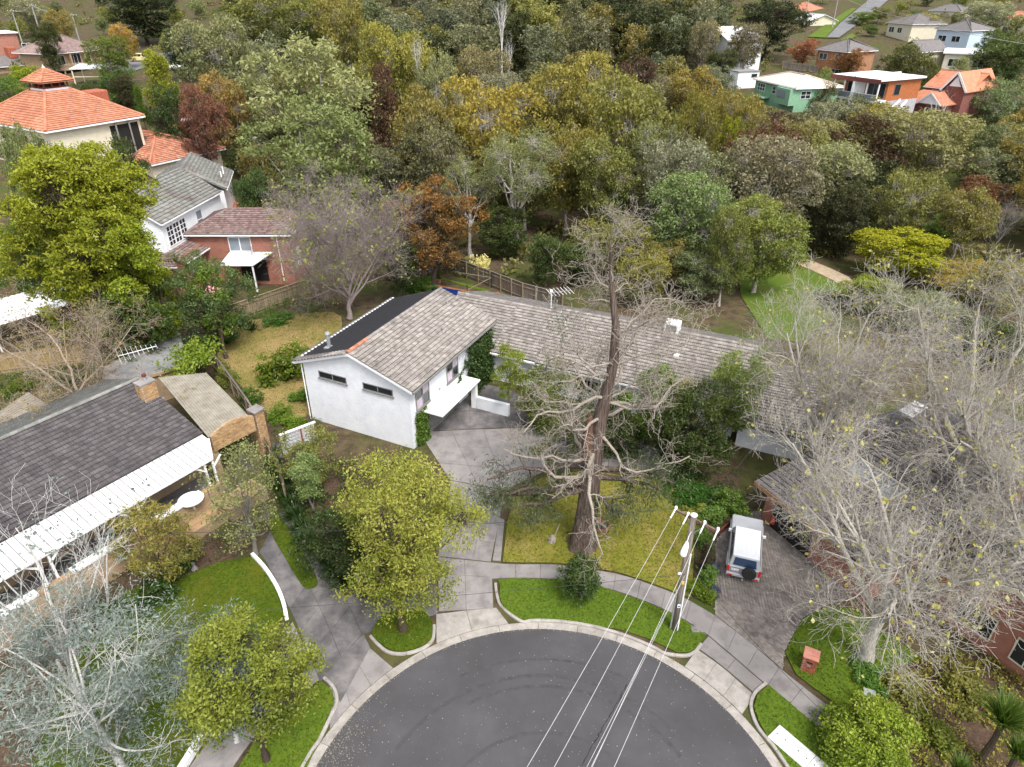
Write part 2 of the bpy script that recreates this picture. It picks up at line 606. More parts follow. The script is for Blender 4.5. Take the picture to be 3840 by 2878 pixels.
KR = CR + .52
kc = [(-0.96, 28.11), (-0.84, 27.15), (-0.54, 26.32)] + carc(KR, (0.48, 25.37), (8.02, 23.44)) + [(8.88, 23.19), (9.46, 23.41), (9.94, 23.93)]
kerb_run(kc, 8)
kw = [(-7.53, 24.43), (-6.98, 23.84), (-6.33, 23.38), (-5.46, 23.33), (-4.61, 23.67), (-4.18, 24.22), (-4.2, 25.15)]
kerb_run(kw, 4)
kl = [(-9.39, 21.91), (-8.74, 21.29), (-8.44, 20.54), (-8.6, 19.68)] + carc(KR + .03, (-8.73, 18.68), (-9.08, 16.78), 6)
kerb_run(kl, 4)
kr = [(12.59, 21.6), (11.85, 21.04), (11.44, 20.3), (11.45, 19.31)] + carc(KR + .1, (11.76, 18.41), (12.19, 16.59), 6)
kerb_run(kr, 4)


# ------------------------------------------------------------------ paths and drives made of slabs
def slabs(parent, lo, hi, n, m, z, mat, gap=.012, name='slab'):
    """pieces between two matching polylines (each a list of ground points)"""
    def samp(pl, t):
        d = [0]
        for a, c in zip(pl, pl[1:]): d.append(d[-1] + math.dist(a, c))
        s = t * d[-1]
        for i in range(len(pl) - 1):
            if s <= d[i + 1] + 1e-9:
                k = (s - d[i]) / max(1e-9, d[i + 1] - d[i])
                return (pl[i][0] + (pl[i + 1][0] - pl[i][0]) * k, pl[i][1] + (pl[i + 1][1] - pl[i][1]) * k)
        return pl[-1]
    rr = random.Random(len(lo) * 7 + n)
    for i in range(n):
        for j in range(m):
            t0, t1 = i / n, (i + 1) / n
            def pt(t, s):
                a, c = samp(lo, t), samp(hi, t)
                return Vector((a[0] + (c[0] - a[0]) * s, a[1] + (c[1] - a[1]) * s))
            q = []
            for t, s in ((t0, j / m), ((t0 + t1) / 2, j / m), (t1, j / m), (t1, (j + 1) / m), ((t0 + t1) / 2, (j + 1) / m), (t0, (j + 1) / m)):
                q.append(pt(t, s))
            ce = sum(q, Vector((0, 0))) / 6
            q = [p + (ce - p).normalized() * gap for p in q]
            zz = z + rr.uniform(-.006, .006)
            MB().prism([(p.x, p.y) for p in q], -.02, zz).build(name, mat, parent)


def struct_empty(name, label=None):
    o = tag(empty(name, (0, 0, 0)), kind='structure')
    if label: o['label'] = label
    return o


fp = struct_empty('footpath', 'grey concrete footpath curving behind the nature strips')
slabs(fp, smooth_poly([(-1.19, 28.47), (0.11, 28.54), (2.53, 28.43), (5.41, 27.76), (7.62, 26.71), (9.21, 25.65), (10.44, 24.49)], 4, False),
      smooth_poly([(-1.27, 29.75), (0.11, 29.6), (2.73, 29.56), (6.09, 28.86), (7.86, 28.08), (9.65, 27.08), (11.14, 25.78)], 4, False), 9, 1, .06, CONC)
slabs(fp, smooth_poly([(10.44, 24.49), (11.5, 23.02), (12.49, 21.62), (13.57, 20.18), (14.68, 18.81), (15.74, 17.6)], 4, False),
      smooth_poly([(11.14, 25.78), (12.52, 24.01), (13.65, 22.34), (14.74, 20.91), (15.9, 19.51), (16.99, 18.28)], 4, False), 7, 1, .06, CONC)
slabs(fp, smooth_poly([(-9.59, 21.81), (-11, 20.3), (-11.91, 18.68), (-12.38, 17.29)], 4, False),
      smooth_poly([(-11.92, 25.37), (-12.61, 22.61), (-13.65, 19.35), (-14.32, 17.29)], 4, False), 4, 1, .06, CONC)

dv = struct_empty('driveway', 'pale grey concrete driveway running up to the white house')
slabs(dv, [(-4.04, 26.1), (-1.03, 26.29)], [(-4.48, 30.21), (-1.22, 29.75)], 2, 3, .05, CONC)
slabs(dv, carc(CR + .45, (-4.2, 24.37), (-0.2, 25.37), 8), [(-4.17, 25.9), (-2.46, 26.16), (-0.87, 26.35)], 2, 1, .045, KERB)
slabs(dv, [(-4.48, 30.29), (-1.28, 29.83)], [(-4.22, 37.53), (-0.44, 36.42)], 3, 4, .05, CONC)
slabs(dv, [(-4.33, 37.63), (-0.44, 36.52), (2.78, 38.99), (6.42, 38.99), (10.87, 38.04)], [(-7.18, 43.47), (-3.45, 43.79), (1.59, 44.1), (6.61, 43.79), (11.74, 40.77)], 8, 3, .05, CONC)
slabs(dv, [(-8.07, 43.47), (-3.45, 43.91), (1.59, 44.23)], [(-8.65, 50.85), (-3.89, 51.65), (0.55, 49.31)], 4, 3, .05, CONC_DARK)
edge = MB()
slabs(dv, [(-1.17, 29.94), (-0.84, 33.72)], [(-0.67, 29.87), (-0.48, 33.5)], 6, 1, .07, CONC, name='edging_brick')

slabs(dv, [(9.71, 23.67), (10.68, 22.61), (11.88, 20.99)], [(10.43, 24.43), (11.49, 22.96), (12.47, 21.57)], 2, 1, .05, CONC)
slabs(dv, carc(CR + .45, (9.18, 23.05), (11.32, 20.18), 8), [(9.65, 23.61), (10.67, 22.55), (11.82, 20.94)], 3, 1, .045, KERB)

dl = struct_empty('driveway', 'dark stained concrete double driveway beside the brick house')
slabs(dl, [(-9.54, 21.6), (-11.72, 25.37), (-14.73, 29.83), (-15.4, 30.6)], [(-7.99, 24.55), (-9.45, 27.15), (-14.11, 34.17), (-15.16, 34.85)], 6, 2, .045, CONC_DARK)
slabs(dl, [(-8.28, 20.54), (-9.39, 21.94)], [(-7.4, 23.72), (-7.93, 24.61)], 1, 1, .045, CONC_DARK)
slabs(dl, carc(CR + .45, (-8.5, 19.24), (-6.14, 22.61), 8), [(-9.06, 21.29), (-8.32, 22.34), (-7.39, 23.67)], 3, 1, .04, CONC)
slabs(dl, [(-7.99, 24.55), (-9.45, 27.15)], [(-4.1, 25.9), (-4.51, 30.02)], 2, 2, .045, CONC_DARK)
sheet('driveway_strip', [(-15.12, 34.71), (-14.6, 34.62), (-17.45, 41.94), (-18, 42.06)], .04, CONC_DARK)
# retaining edge, white painted, along the mossy lawn
kb = smooth_poly([(-15.69, 30.29), (-14.5, 29.08), (-13.4, 27.66), (-12.69, 26.48), (-12.26, 25.52)], 5, False)
ed = MB()
for a, c in zip(kb, kb[1:]): ed.bar((*a, .14), (*c, .14), .2, .34)
kb2 = smooth_poly([(-12.85, 22.61), (-13.53, 20.54), (-14.18, 18.79), (-14.44, 17.6), (-14.61, 16.78)], 5, False)
ed2 = MB()
for a, c in zip(kb2, kb2[1:]): ed2.bar((*a, .18), (*c, .18), .26, .45)

# ------------------------------------------------------------------ lawns
LAWNS = []


def lawn(name, poly, z, mat, k=3, tuft=40, h=.09, tm=None, label=None):
    o = sheet(name, poly, z, mat, k)
    if label: o['label'] = label
    LAWNS.append((smooth_poly(poly, k) if k else poly, z, tuft, h, tm))
    return o


BL_G = leaf_mat('grass_blade', (.05, .11, .006), (.11, .19, .02), trans=.3)
BL_Y = leaf_mat('dry_grass_blade', (.12, .12, .015), (.24, .19, .06), trans=.3)
BL_L = leaf_mat('mossy_grass_blade', (.045, .075, .005), (.10, .13, .012), trans=.3)
lawn('lawn', [(-0.69, 27.83), (-0.81, 28.32), (0.11, 28.47), (2.53, 28.36), (5.41, 27.69), (7.61, 26.65), (9.2, 25.59), (10.34, 24.46), (9.64, 23.67), (9.16, 23.38), (8.54, 23.38), (7.2, 24.25), (5.81, 24.82), (3.36, 25.31), (1.36, 25.4), (0.1, 25.59), (-0.46, 26.29), (-0.71, 27.08)], .10, G_GREEN, 0, 90, .09, BL_G, 'bright green nature strip below the sapling and the power pole')
lawn('lawn', [(-0.55, 29.79), (-0.3, 33.28), (0.19, 36.03), (2.75, 38.46), (6.03, 38.46), (9.5, 37.63), (10.93, 37.53), (13.01, 34.85), (11.25, 31.19), (10.14, 27.08), (9.68, 27.22), (7.88, 28.22), (6.11, 29.01), (2.74, 29.71), (0.11, 29.75)], .09, G_DRY, 0, 70, .1, BL_Y, 'yellowing front lawn round the big gum trunk')
lawn('lawn', [(-7.44, 24.49), (-7.32, 25.37), (-6.66, 26), (-5.28, 26.22), (-4.39, 25.52), (-4.22, 24.31), (-4.7, 23.78), (-5.53, 23.47), (-6.28, 23.52), (-6.91, 23.96)], .10, G_LEFT, 2, 60, .1, BL_G, 'small grass island at the foot of the golden wattle')
lawn('lawn', [(-9.47, 21.68), (-8.81, 21.19), (-8.55, 20.54), (-8.73, 19.68), (-8.85, 18.59), (-9.13, 16.99), (-12.17, 16.99), (-11.78, 18.59), (-10.88, 20.2)], .10, G_GREEN, 0, 70, .09, BL_L, 'green nature strip at the bottom left')
lawn('lawn', [(-16.25, 34.8), (-15.32, 34.17), (-12.93, 30.87), (-11.39, 28.54), (-11.23, 27.9), (-11.61, 27.69), (-12.18, 28.04), (-13.87, 30.4), (-15.25, 32.42)], .09, G_LEFT, 2, 70, .08, BL_L, 'narrow grass strip between two drive tracks')
lawn('lawn', [(-17.6, 29.71), (-15.68, 30.17), (-14.45, 28.9), (-13.35, 27.49), (-12.53, 25.84), (-12.85, 22.61), (-13.53, 20.54), (-14.18, 18.79), (-14.41, 16.78), (-21.05, 16.78), (-22.36, 21.55), (-22.39, 23.72), (-21.97, 24.55), (-21.02, 26.42), (-19.19, 28.54)], .11, G_LEFT, 0, 50, .07, BL_L, 'mossy green lawn in front of the brick house')
lawn('lawn', [(14.13, 23.38), (15.84, 25.59), (17.64, 26.48), (19.05, 26.16), (20.21, 24.31), (21.01, 23.02), (17.85, 21.81), (15.96, 20.06), (15.03, 21.09), (14.25, 22.07)], .09, G_GREEN, 0, 70, .09, BL_L, 'patchy front lawn around the brick letterbox')
lawn('lawn', [(12.67, 21.49), (14.58, 18.81), (15.15, 17.19), (12.43, 16.99), (11.86, 18.46), (11.61, 19.4), (11.58, 20.3), (11.95, 20.94)], .10, G_GREEN, 0, 80, .09, BL_G, 'green nature strip beside the concrete pits')
lawn('lawn', [(-27.61, 58.56), (-28.33, 62.35), (-25.57, 64), (-18.8, 65.71), (-17, 60.77), (-18.11, 56.85), (-18.49, 53.3), (-16.38, 50.07), (-15.59, 46.78), (-17.17, 45.41), (-19.59, 46.09), (-22.34, 49.31), (-27.18, 55.48)], .06, G_HAY, 3, 30, .12, BL_Y, 'dry backyard lawn strewn with cut grass')
sheet('garden_bed', [(10.45, 37.53), (12.07, 39.1), (16.08, 38.04), (14.23, 33.72), (12.83, 32), (11.23, 26.42), (10.25, 27.08), (11.3, 31.19), (13.04, 34.71)], .05, MULCH)
sheet('garden_bed', [(-21.97, 24.55), (-22.39, 23.72), (-21.05, 16.78), (-22.26, 16.78), (-28.11, 25.84), (-24.43, 31.19), (-19.49, 32.42), (-16.01, 31.19), (-17.6, 29.71), (-19.19, 28.54), (-21.02, 26.42)], .05, MULCH)
sheet('garden_bed', [(-14.69, 34.62), (-11.27, 29.83), (-9.06, 27.15), (-7.04, 26), (-4.64, 30.21), (-4.69, 35.55), (-6.06, 39.65), (-13.79, 40.49), (-17.27, 41.94)], .036, MULCH)
sheet('garden_bed', [(15.9, 19.51), (15.96, 20.06), (17.85, 21.81), (21.01, 23.02), (28.87, 23.72), (24.03, 16.78), (16.59, 16.78), (16.99, 18.28)], .04, MULCH)
sheet('garden_bed', [(-27.61, 53.3), (-27.34, 55.93), (-22.54, 49.31), (-18.75, 45.75), (-15.58, 46.43), (-14.14, 41.94), (-16.59, 40.77), (-20.23, 45.75)], .05, MULCH)
drape('lawn', [(30.28, 88.52), (34.63, 92.26), (38.31, 85.04), (39.19, 74.02), (36.42, 68.24), (27.86, 58.76), (24.89, 59.25), (25.67, 71.03)], .07, G_PARK)['label'] = 'bright park lawn beside the sandy path'
drape('lawn', [(-78.24, 140.85), (-77.72, 147.19), (-70.25, 137.93), (-64.73, 125.67), (-67.54, 125.22)], .15, G_PARK)['label'] = 'small bright lawn behind the terracotta roof'
drape('gravel_path', [(34.63, 92.26), (36.34, 89.74), (38.81, 83.28), (40.41, 77.21), (40, 71.91), (38.84, 68.92), (38.4, 71.03), (38.09, 75.91), (36.77, 80.34), (33.78, 85.94)], .12, GRAVEL)
drape('lawn', [(-96.4, 137.93), (-103.37, 160.95), (-93.51, 149.77), (-87.35, 128.64), (-88.51, 125.22)], .15, G_PARK)['label'] = 'bright grass slope left of the pyramid roof'


def tufts(polys):
    rr = random.Random(11)
    groups = {}
    for poly, z, den, h, tm in polys:
        if tm is None: continue
        xs = [p[0] for p in poly]; ys = [p[1] for p in poly]
        n = int((max(xs) - min(xs)) * (max(ys) - min(ys)) * den)
        V, F = groups.setdefault(tm.name, [[], []])
        for _ in range(n):
            x, y = rr.uniform(min(xs), max(xs)), rr.uniform(min(ys), max(ys))
            if not in_poly(x, y, poly): continue
            for k in range(2):
                a = rr.uniform(0, PI)
                s = rr.uniform(.03, .06)
                hh = h * .55 * rr.uniform(.5, 1.3)
                lx, ly = rr.uniform(-.08, .08), rr.uniform(-.08, .08)
                b = len(V)
                V += [(x - s * math.cos(a), y - s * math.sin(a), z - .01), (x + s * math.cos(a), y + s * math.sin(a), z - .01), (x + lx, y + ly, z + hh)]
                F.append((b, b + 1, b + 2))
    for nm, (V, F) in groups.items():
        o = link(bpy.data.objects.new('grass', np_mesh('grass', np.array(V), [np.array(F)], bpy.data.materials[nm])))
        tag(o, kind='stuff', label='short tufts of ' + nm.replace('_', ' ') + 's on the lawns')


tufts(LAWNS)


# leaf litter blown along the gutter, and pale flecks on the seal
def litter():
    rr = random.Random(5)
    V, F = [], []
    for _ in range(2600):
        if rr.random() < .55:
            a = math.radians(rr.uniform(15, 175)); r = CR + abs(rr.gauss(0, .22)) - .12
            if rr.random() < .3: r = CR + .42
        elif rr.random() < .5:
            a = math.radians(rr.gauss(158, 8)); r = CR - abs(rr.gauss(0, .8))
        else:
            a = math.radians(rr.uniform(10, 175)); r = CR * math.sqrt(rr.random())
        x, y = CX + r * math.cos(a), CY + r * math.sin(a)
        s = rr.uniform(.012, .035); t = rr.uniform(0, 2 * PI)
        b = len(V)
        z = .028
        V += [(x + s * math.cos(t), y + s * math.sin(t), z), (x + s * math.cos(t + 2), y + s * math.sin(t + 2), z + .008), (x + s * math.cos(t + 4), y + s * math.sin(t + 4), z)]
        F.append((b, b + 1, b + 2))
    m = leaf_mat('fallen_leaf', (.22, .16, .08), (.45, .42, .36))
    tag(link(bpy.data.objects.new('leaf_litter', np_mesh('leaf_litter', np.array(V), [np.array(F)], m))), kind='stuff', label='fallen leaf scraps along the gutter and over the road')


litter()


# ------------------------------------------------------------------ clay pavers of the right-hand drive
def pavers():
    par = struct_empty('paved_drive', 'brown clay paver driveway under the four wheel drive')
    poly = [(12.63, 31.59), (14.96, 34.17), (18.14, 34.62), (21.17, 30.4), (19.13, 26.95), (17.71, 26.65), (15.87, 25.65), (14.1, 23.44), (13.68, 22.42), (12.53, 24.07), (11.16, 25.84)]
    sheet('joint_bed', poly, .035, JOINT, 0, par)
    me = MB().box(-.112, .112, -.053, .053, -.02, .02).mesh('paver', PAVER)
    o0 = Vector((11.16, 25.84)); o1 = Vector((13.68, 22.42))
    u = (o1 - o0).normalized(); v = Vector((-u.y, u.x))
    if v.y < 0: v = -v
    Ms = []
    rr = random.Random(2)
    for j in range(-2, 110):
        for i in range(-40, 60):
            if j < 2:      # soldier course against the footpath
                p = o0 + u * (i * .115 * 1.0) + v * (.13 + j * .0)
                if j != 0: continue
                rot = math.atan2(v.y, v.x)
            else:
                p = o0 + u * ((i + .5 * (j % 2)) * .235) + v * (.19 + (j - 1) * .118)
                rot = math.atan2(u.y, u.x)
            if in_poly(p.x, p.y, poly):
                Ms.append(Matrix.Translation((p.x, p.y, .035 + rr.uniform(-.004, .004))) @ Matrix.Rotation(rot + rr.uniform(-.01, .01), 4, 'Z'))
    Ms.sort(key=lambda m: (m.translation - Vector((0, 0, 30))).length)
    for m in Ms[:300]: inst('paver', me, m, par)
    join_inst('paver_field', me, Ms[300:], par)


pavers()

# ------------------------------------------------------------------ roofs, walls, windows
TILE_GREY = M('weathered_concrete_tile', [(.17, .15, .135), (.25, .225, .205), (.31, .285, .26)], .9, 2.2, 8, bump=.3, bscale=20, piece=.2, stain=(.09, .085, .08), stain_scale=.45, stain_lo=.55, stain_hi=.8)
TILE_DARK = M('charcoal_tile', [(.062, .055, .058), (.10, .09, .092)], .85, 1.6, 8, bump=.3, bscale=20, piece=.24, stain=(.17, .155, .14), stain_scale=.5, stain_lo=.6, stain_hi=.82)
TILE_LICHEN = M('lichen_tile', [(.15, .15, .135), (.235, .235, .215)], .9, 2, 8, bump=.3, piece=.2, stain=(.13, .095, .09), stain_scale=.5, stain_lo=.5, stain_hi=.75)
TILE_RED = M('terracotta_tile', [(.40, .15, .085), (.50, .21, .125)], .85, 1.5, 6, bump=.2, piece=.16, stain=(.3, .12, .075), stain_scale=.3, stain_lo=.55, stain_hi=.8)
TILE_OLDRED = M('old_terracotta_tile', [(.36, .12, .06), (.50, .24, .16)], .9, 2, 7, bump=.3, piece=.26, stain=(.16, .08, .06), stain_scale=.6, stain_lo=.5, stain_hi=.75)
TILE_BROWN = M('grey_brown_tile', [(.11, .10, .10), (.17, .155, .15)], .9, 2, 7, bump=.3, piece=.12)
TILE_PURPLE = M('purple_brown_tile', [(.14, .09, .085), (.24, .165, .15)], .9, 2, 7, bump=.3, piece=.28, stain=(.22, .22, .19), stain_scale=.6, stain_lo=.52, stain_hi=.75)
SARKING = M('black_membrane', [(.012, .012, .014), (.022, .022, .026)], .75, 3, 6, bump=.3, bscale=5)
SHEETWHITE = M('white_sheet_roof', [(.62, .62, .63), (.72, .72, .72)], .6, 1, 6, bump=.05, stain=(.48, .47, .45), stain_scale=.5, stain_lo=.58, stain_hi=.85)
SHEETOLD = M('lichened_sheet_roof', [(.22, .2, .16), (.33, .30, .25)], .9, 1.4, 8, bump=.2, stain=(.14, .115, .04), stain_scale=.8, stain_lo=.56, stain_hi=.76)
IRON = M('old_corrugated_iron', [(.30, .30, .30), (.42, .42, .42)], .6, 1.2, 7, bump=.1, stain=(.15, .08, .05), stain_scale=.35, stain_lo=.52, stain_hi=.68, metal=.2)
BR_TAN = brick_mat('tan_brickwork', (.30, .18, .085), (.38, .25, .13), (.34, .31, .26))
BR_RED = brick_mat('red_brickwork', (.26, .065, .035), (.36, .11, .06), (.3, .26, .22))
BR_ORANGE = brick_mat('orange_brickwork', (.33, .12, .04), (.42, .18, .07), (.3, .25, .2))
BRICK_TAN = M('tan_brick', [(.32, .19, .09), (.42, .28, .15)], .9, 4, 6, bump=.3, piece=.28)
BRICK_RED = M('red_brick', [(.25, .065, .035), (.36, .12, .07)], .9, 4, 6, bump=.3, piece=.25)
MORTAR = M('mortar', [(.33, .3, .26), (.4, .37, .33)], .95, 5)
GREEN_PAINT = M('green_weatherboard', [(.17, .32, .2), (.21, .37, .24)], .75, 2)
ORANGE_TIM = M('orange_cedar', [(.30, .09, .03), (.40, .14, .05)], .7, 3)
CURTAIN = M('striped_curtain', [(.35, .27, .36), (.6, .55, .6), (.3, .2, .3)], .9, 2.5, 2, stretch=(9, 9, .4))
CREAMROOF = M('cream_metal_roof', [(.50, .42, .35), (.58, .50, .43)], .7, 1)


def tile_mesh(name, mat, w=.33, l=.40, roll=.055, lip=.08):
    """interlocking roof tile: two rolls, front lip; lies along +y (upslope), x across"""
    xs = [-.5, -.34, -.16, 0, .16, .34, .5]
    zs = [0, .9, .12, .0, .9, .12, 0]
    V, F = [], []
    for y, dz in ((0, lip), (l, 0.0)):
        for x, z in zip(xs, zs): V.append((x * w * .985, y, dz + z * roll))
    for x in xs: V.append((x * w * .985, .004, -.03))
    n = 7
    for i in range(n - 1):
        F.append((i, i + 1, n + i + 1, n + i))
        F.append((2 * n + i, 2 * n + i + 1, i + 1, i))
    me = bpy.data.meshes.new(name)
    me.from_pydata(V, [], F)
    me.materials.append(mat)
    me.materials.append(LIP_DARK)
    for i, p in enumerate(me.polygons): p.material_index = i % 2  # front lip faces take a darker second colour
    me.update()
    return me


LIP_DARK = M('dark_tile_edge', [(.035, .032, .03), (.07, .062, .058)], .95, 4)
TM = {}


def tiles_on(planes, me, gauge=.345, w=.33):
    """matrices (house frame) for every tile on the given roof planes; first two points of a plane are its eave"""
    out = []
    for poly in planes:
        P_ = [Vector(p) for p in poly]
        ex = (P_[1] - P_[0]).normalized()
        nn = Vector((0, 0, 0))
        for i in range(len(P_)):
            a, b = P_[i], P_[(i + 1) % len(P_)]
            nn += a.cross(b)
        nn.normalize()
        if nn.z < 0: nn = -nn
        es = nn.cross(ex).normalized()
        if es.z < 0: es = -es
        ex = es.cross(nn)
        q = [((p - P_[0]).dot(ex), (p - P_[0]).dot(es)) for p in P_]
        s0, s1 = min(a for a, _ in q), max(a for a, _ in q)
        t1 = max(b for _, b in q)
        rot = Matrix((ex, es, nn)).transposed().to_4x4()
        rr = random.Random(int(s1 * 100))
        for j in range(int(t1 / gauge) + 1):
            for i in range(int((s1 - s0) / w) + 2):
                s = s0 + (i + .5 + .0 * (j % 2)) * w
                t = j * gauge
                if in_poly(s, t + gauge * .5, q):
                    p = P_[0] + ex * s + es * (t - .03) + nn * (.02 + rr.uniform(0, .008))
                    out.append(Matrix.Translation(p) @ rot @ Matrix.Rotation(rr.uniform(-.012, .012), 4, 'Z'))
    return out


def lay_tiles(roof, planes, key, mat, budget, gauge=.345, w=.33):
    if key not in TM: TM[key] = tile_mesh('tile', mat, w, gauge + .055)
    me = TM[key]
    Ms = tiles_on(planes, me, gauge, w)
    bpy.context.view_layer.update()
    mw = roof.matrix_world
    c = Vector((0, 0, 30))
    Ms.sort(key=lambda m: ((mw @ m.translation) - c).length)
    for m in Ms[:budget]: inst('tile', me, m, roof)
    if len(Ms) > budget: join_inst('tile_field', me, Ms[budget:], roof)


def cap_row(roof, a, b, mat, r=.12, step=.4, individual=True):
    """half-round ridge tiles end to end from a to b"""
    a, b = Vector(a), Vector(b)
    d = b - a
    n = max(1, int(d.length / step))
    key = 'cap_%s_%.2f' % (mat.name, r)
    if key not in TM:
        mb = MB()
        k = 5
        for y, s in ((0, 1.12), (step * 1.04, 1.0)):
            for i in range(k + 1):
                t = PI * i / k
                mb.v.append((math.cos(t) * r * s, y, math.sin(t) * r * s * .8))
        for i in range(k): mb.f.append((i, i + 1, k + 2 + i, k + 1 + i)[::-1])
        mb.f.append(tuple(range(k + 1)))
        TM[key] = mb.mesh('ridge_tile', mat)
    y = d.normalized()
    x = y.cross(Vector((0, 0, 1))).normalized()
    z = x.cross(y)
    rot = Matrix((x, y, z)).transposed().to_4x4()
    Ms = [Matrix.Translation(a + y * (i * d.length / n) + z * .05) @ rot for i in range(n)]
    if individual:
        for m in Ms: inst('ridge_tile', TM[key], m, roof)
    else:
        join_inst('ridge_tile_row', TM[key], Ms, roof)


def roof_planes(kind_, x0, x1, y0, y1, ze, rise, along='x'):
    """planes of a gable or hip roof over a rectangle; eave edge first; plus ridge and hip lines"""
    if along == 'x':
        ym = (y0 + y1) / 2
        zr = ze + rise
        if kind_ == 'gable':
            a, b = (x0, ym, zr), (x1, ym, zr)
            return [[(x0, y0, ze), (x1, y0, ze), b, a], [(x1, y1, ze), (x0, y1, ze), a, b]], [(a, b)]
        h = (y1 - y0) / 2
        a, b = (x0 + h, ym, zr), (x1 - h, ym, zr)
        pl = [[(x0, y0, ze), (x1, y0, ze), b, a], [(x1, y1, ze), (x0, y1, ze), a, b], [(x0, y1, ze), (x0, y0, ze), a], [(x1, y0, ze), (x1, y1, ze), b]]
        return pl, [(a, b), ((x0, y0, ze), a), ((x0, y1, ze), a), ((x1, y0, ze), b), ((x1, y1, ze), b)]
    pl, rd = roof_planes(kind_, y0, y1, -x1, -x0, ze, rise, 'x')
    f = lambda p: (-p[1], p[0], p[2])
    return [[f(p) for p in q] for q in pl], [(f(a), f(b)) for a, b in rd]


def gable_wall(mb, x0, x1, y0, y1, z0, z1, apex, along='y', rise=0):
    """closed wall block with gable tops at the ends of the ridge direction"""
    if along == 'y':
        xm = (x0 + x1) / 2
        pr = [(x0, z0), (x1, z0), (x1, z1), (xm, apex), (x0, z1)]
        vs = [(p[0], y0, p[1]) for p in pr] + [(p[0], y1, p[1]) for p in pr]
    else:
        ym = (y0 + y1) / 2
        pr = [(y0, z0), (y1, z0), (y1, z1), (ym, apex), (y0, z1)]
        vs = [(x1, p[0], p[1]) for p in pr] + [(x0, p[0], p[1]) for p in pr]
    n = 5
    fs = [tuple(range(n)), tuple(range(2 * n - 1, n - 1, -1))] + [(i, n + i, n + (i + 1) % n, (i + 1) % n) for i in range(n)]
    mb.add(vs, fs)
    return mb


def window(e, face, pos, a0, a1, z0, z1, nx_=2, nz_=1, frame=None, glass=None, fw=.06, curtain=False, sill=False, name='window'):
    """face 'x-','x+','y-','y+' at coordinate pos; a0..a1 along the wall. frame is the part, panes its sub-parts"""
    frame = frame or WHITE
    glass = glass or GLASS
    s = 1 if face[1] == '+' else -1
    def bx(mb, b0, b1, c0, c1, d0, d1):
        lo, hi = sorted((pos + s * d0, pos + s * d1))
        if face[0] == 'x': mb.box(lo, hi, b0, b1, c0, c1)
        else: mb.box(b0, b1, lo, hi, c0, c1)
    f = MB()
    bx(f, a0, a1, z0, z0 + fw, .005, .07); bx(f, a0, a1, z1 - fw, z1, .005, .07)
    for i in range(nx_ + 1):
        c = a0 + (a1 - a0 - fw) * i / nx_
        bx(f, c, c + fw, z0 + fw, z1 - fw, .005, .06)
    for j in range(1, nz_):
        c = z0 + (z1 - z0 - fw) * j / nz_
        for i in range(nx_):
            g0 = a0 + (a1 - a0 - fw) * i / nx_ + fw
            g1 = a0 + (a1 - a0 - fw) * (i + 1) / nx_
            bx(f, g0, g1, c, c + fw * .8, .005, .055)
    fo = f.build(name, frame, e)
    for i in range(nx_):
        for j in range(nz_):
            g0 = a0 + (a1 - a0 - fw) * i / nx_ + fw; g1 = a0 + (a1 - a0 - fw) * (i + 1) / nx_
            h0 = z0 + (z1 - z0 - fw) * j / nz_ + fw; h1 = z0 + (z1 - z0 - fw) * (j + 1) / nz_
            p = MB(); bx(p, g0, g1, h0, h1, -.02, .02)
            p.build('pane', CURTAIN if curtain and (i + j) % 2 == 0 else glass, fo)
    if sill:
        p = MB(); bx(p, a0 - .08, a1 + .08, z0 - .09, z0 - .003, .0, .12); p.build('sill', frame, fo)
    return fo


def thin_roof(name, planes, th, mat, e):
    mb = MB()
    for p in planes: mb.slab(p, th)
    return mb.build(name, mat, e)


def gutter(e, a, b, mat=None, r=.07, name='gutter'):
    return MB().bar(a, b, r * 2, r * 2).build(name, mat or WHITE, e)


def rect(FL, FR):
    """origin, width and heading from two front corners"""
    dx, dy = FR[0] - FL[0], FR[1] - FL[1]
    return math.hypot(dx, dy), math.atan2(dy, dx)


def house(name, label, FL, FR, depth, zg, ze, wall, roofkind, rise, roofmat, along='x', over=.5, wins=(), tiles=None, budget=0, cat='house', caps=None, frame=None, th=.14):
    """ordinary house: FL, FR = front corners in plan, zg ground, ze eave height"""
    w_, rz = rect(FL, FR)
    e = empty(name, (FL[0], FL[1], zg), rz, label, cat)
    h = ze - zg
    if roofkind == 'flat':
        MB().box(0, w_, 0, depth, -1.5, h).build('wall', wall, e)
        MB().box(-over, w_ + over, -over, depth + over, h + .003, h + .25).build('roof', roofmat, e)
    else:
        if roofkind == 'gable':
            mb = gable_wall(MB(), 0, w_, 0, depth, -1.5, h - .06, h - .06 + rise * .93, 'y' if along == 'y' else 'x')
            mb.build('wall', wall, e)
        else:
            MB().box(0, w_, 0, depth, -1.5, h - .1).build('wall', wall, e)
        pl, rd = roof_planes(roofkind, -over, w_ + over, -over, depth + over, h, rise, along)
        r = thin_roof('roof', pl, th, roofmat, e)
        if tiles: lay_tiles(r, pl, tiles, roofmat, budget)
        for a, b in rd: cap_row(r, a, b, caps or roofmat, .11 if tiles else .13, individual=False)
        fa = MB()
        for p in pl: fa.bar(Vector(p[0]) + Vector((0, 0, -.14)), Vector(p[1]) + Vector((0, 0, -.14)), .1, .14)
        fa.build('gutter', WHITE, e)
    for wd in wins:
        face, a0, a1, z0, z1 = wd[:5]
        nx_, nz_ = (wd[5], wd[6]) if len(wd) > 6 else (2, 1)
        pos = {'y-': 0, 'y+': depth, 'x-': 0, 'x+': w_}[face]
        window(e, face, pos, a0, a1, z0, z1, nx_, nz_, frame)
    return e


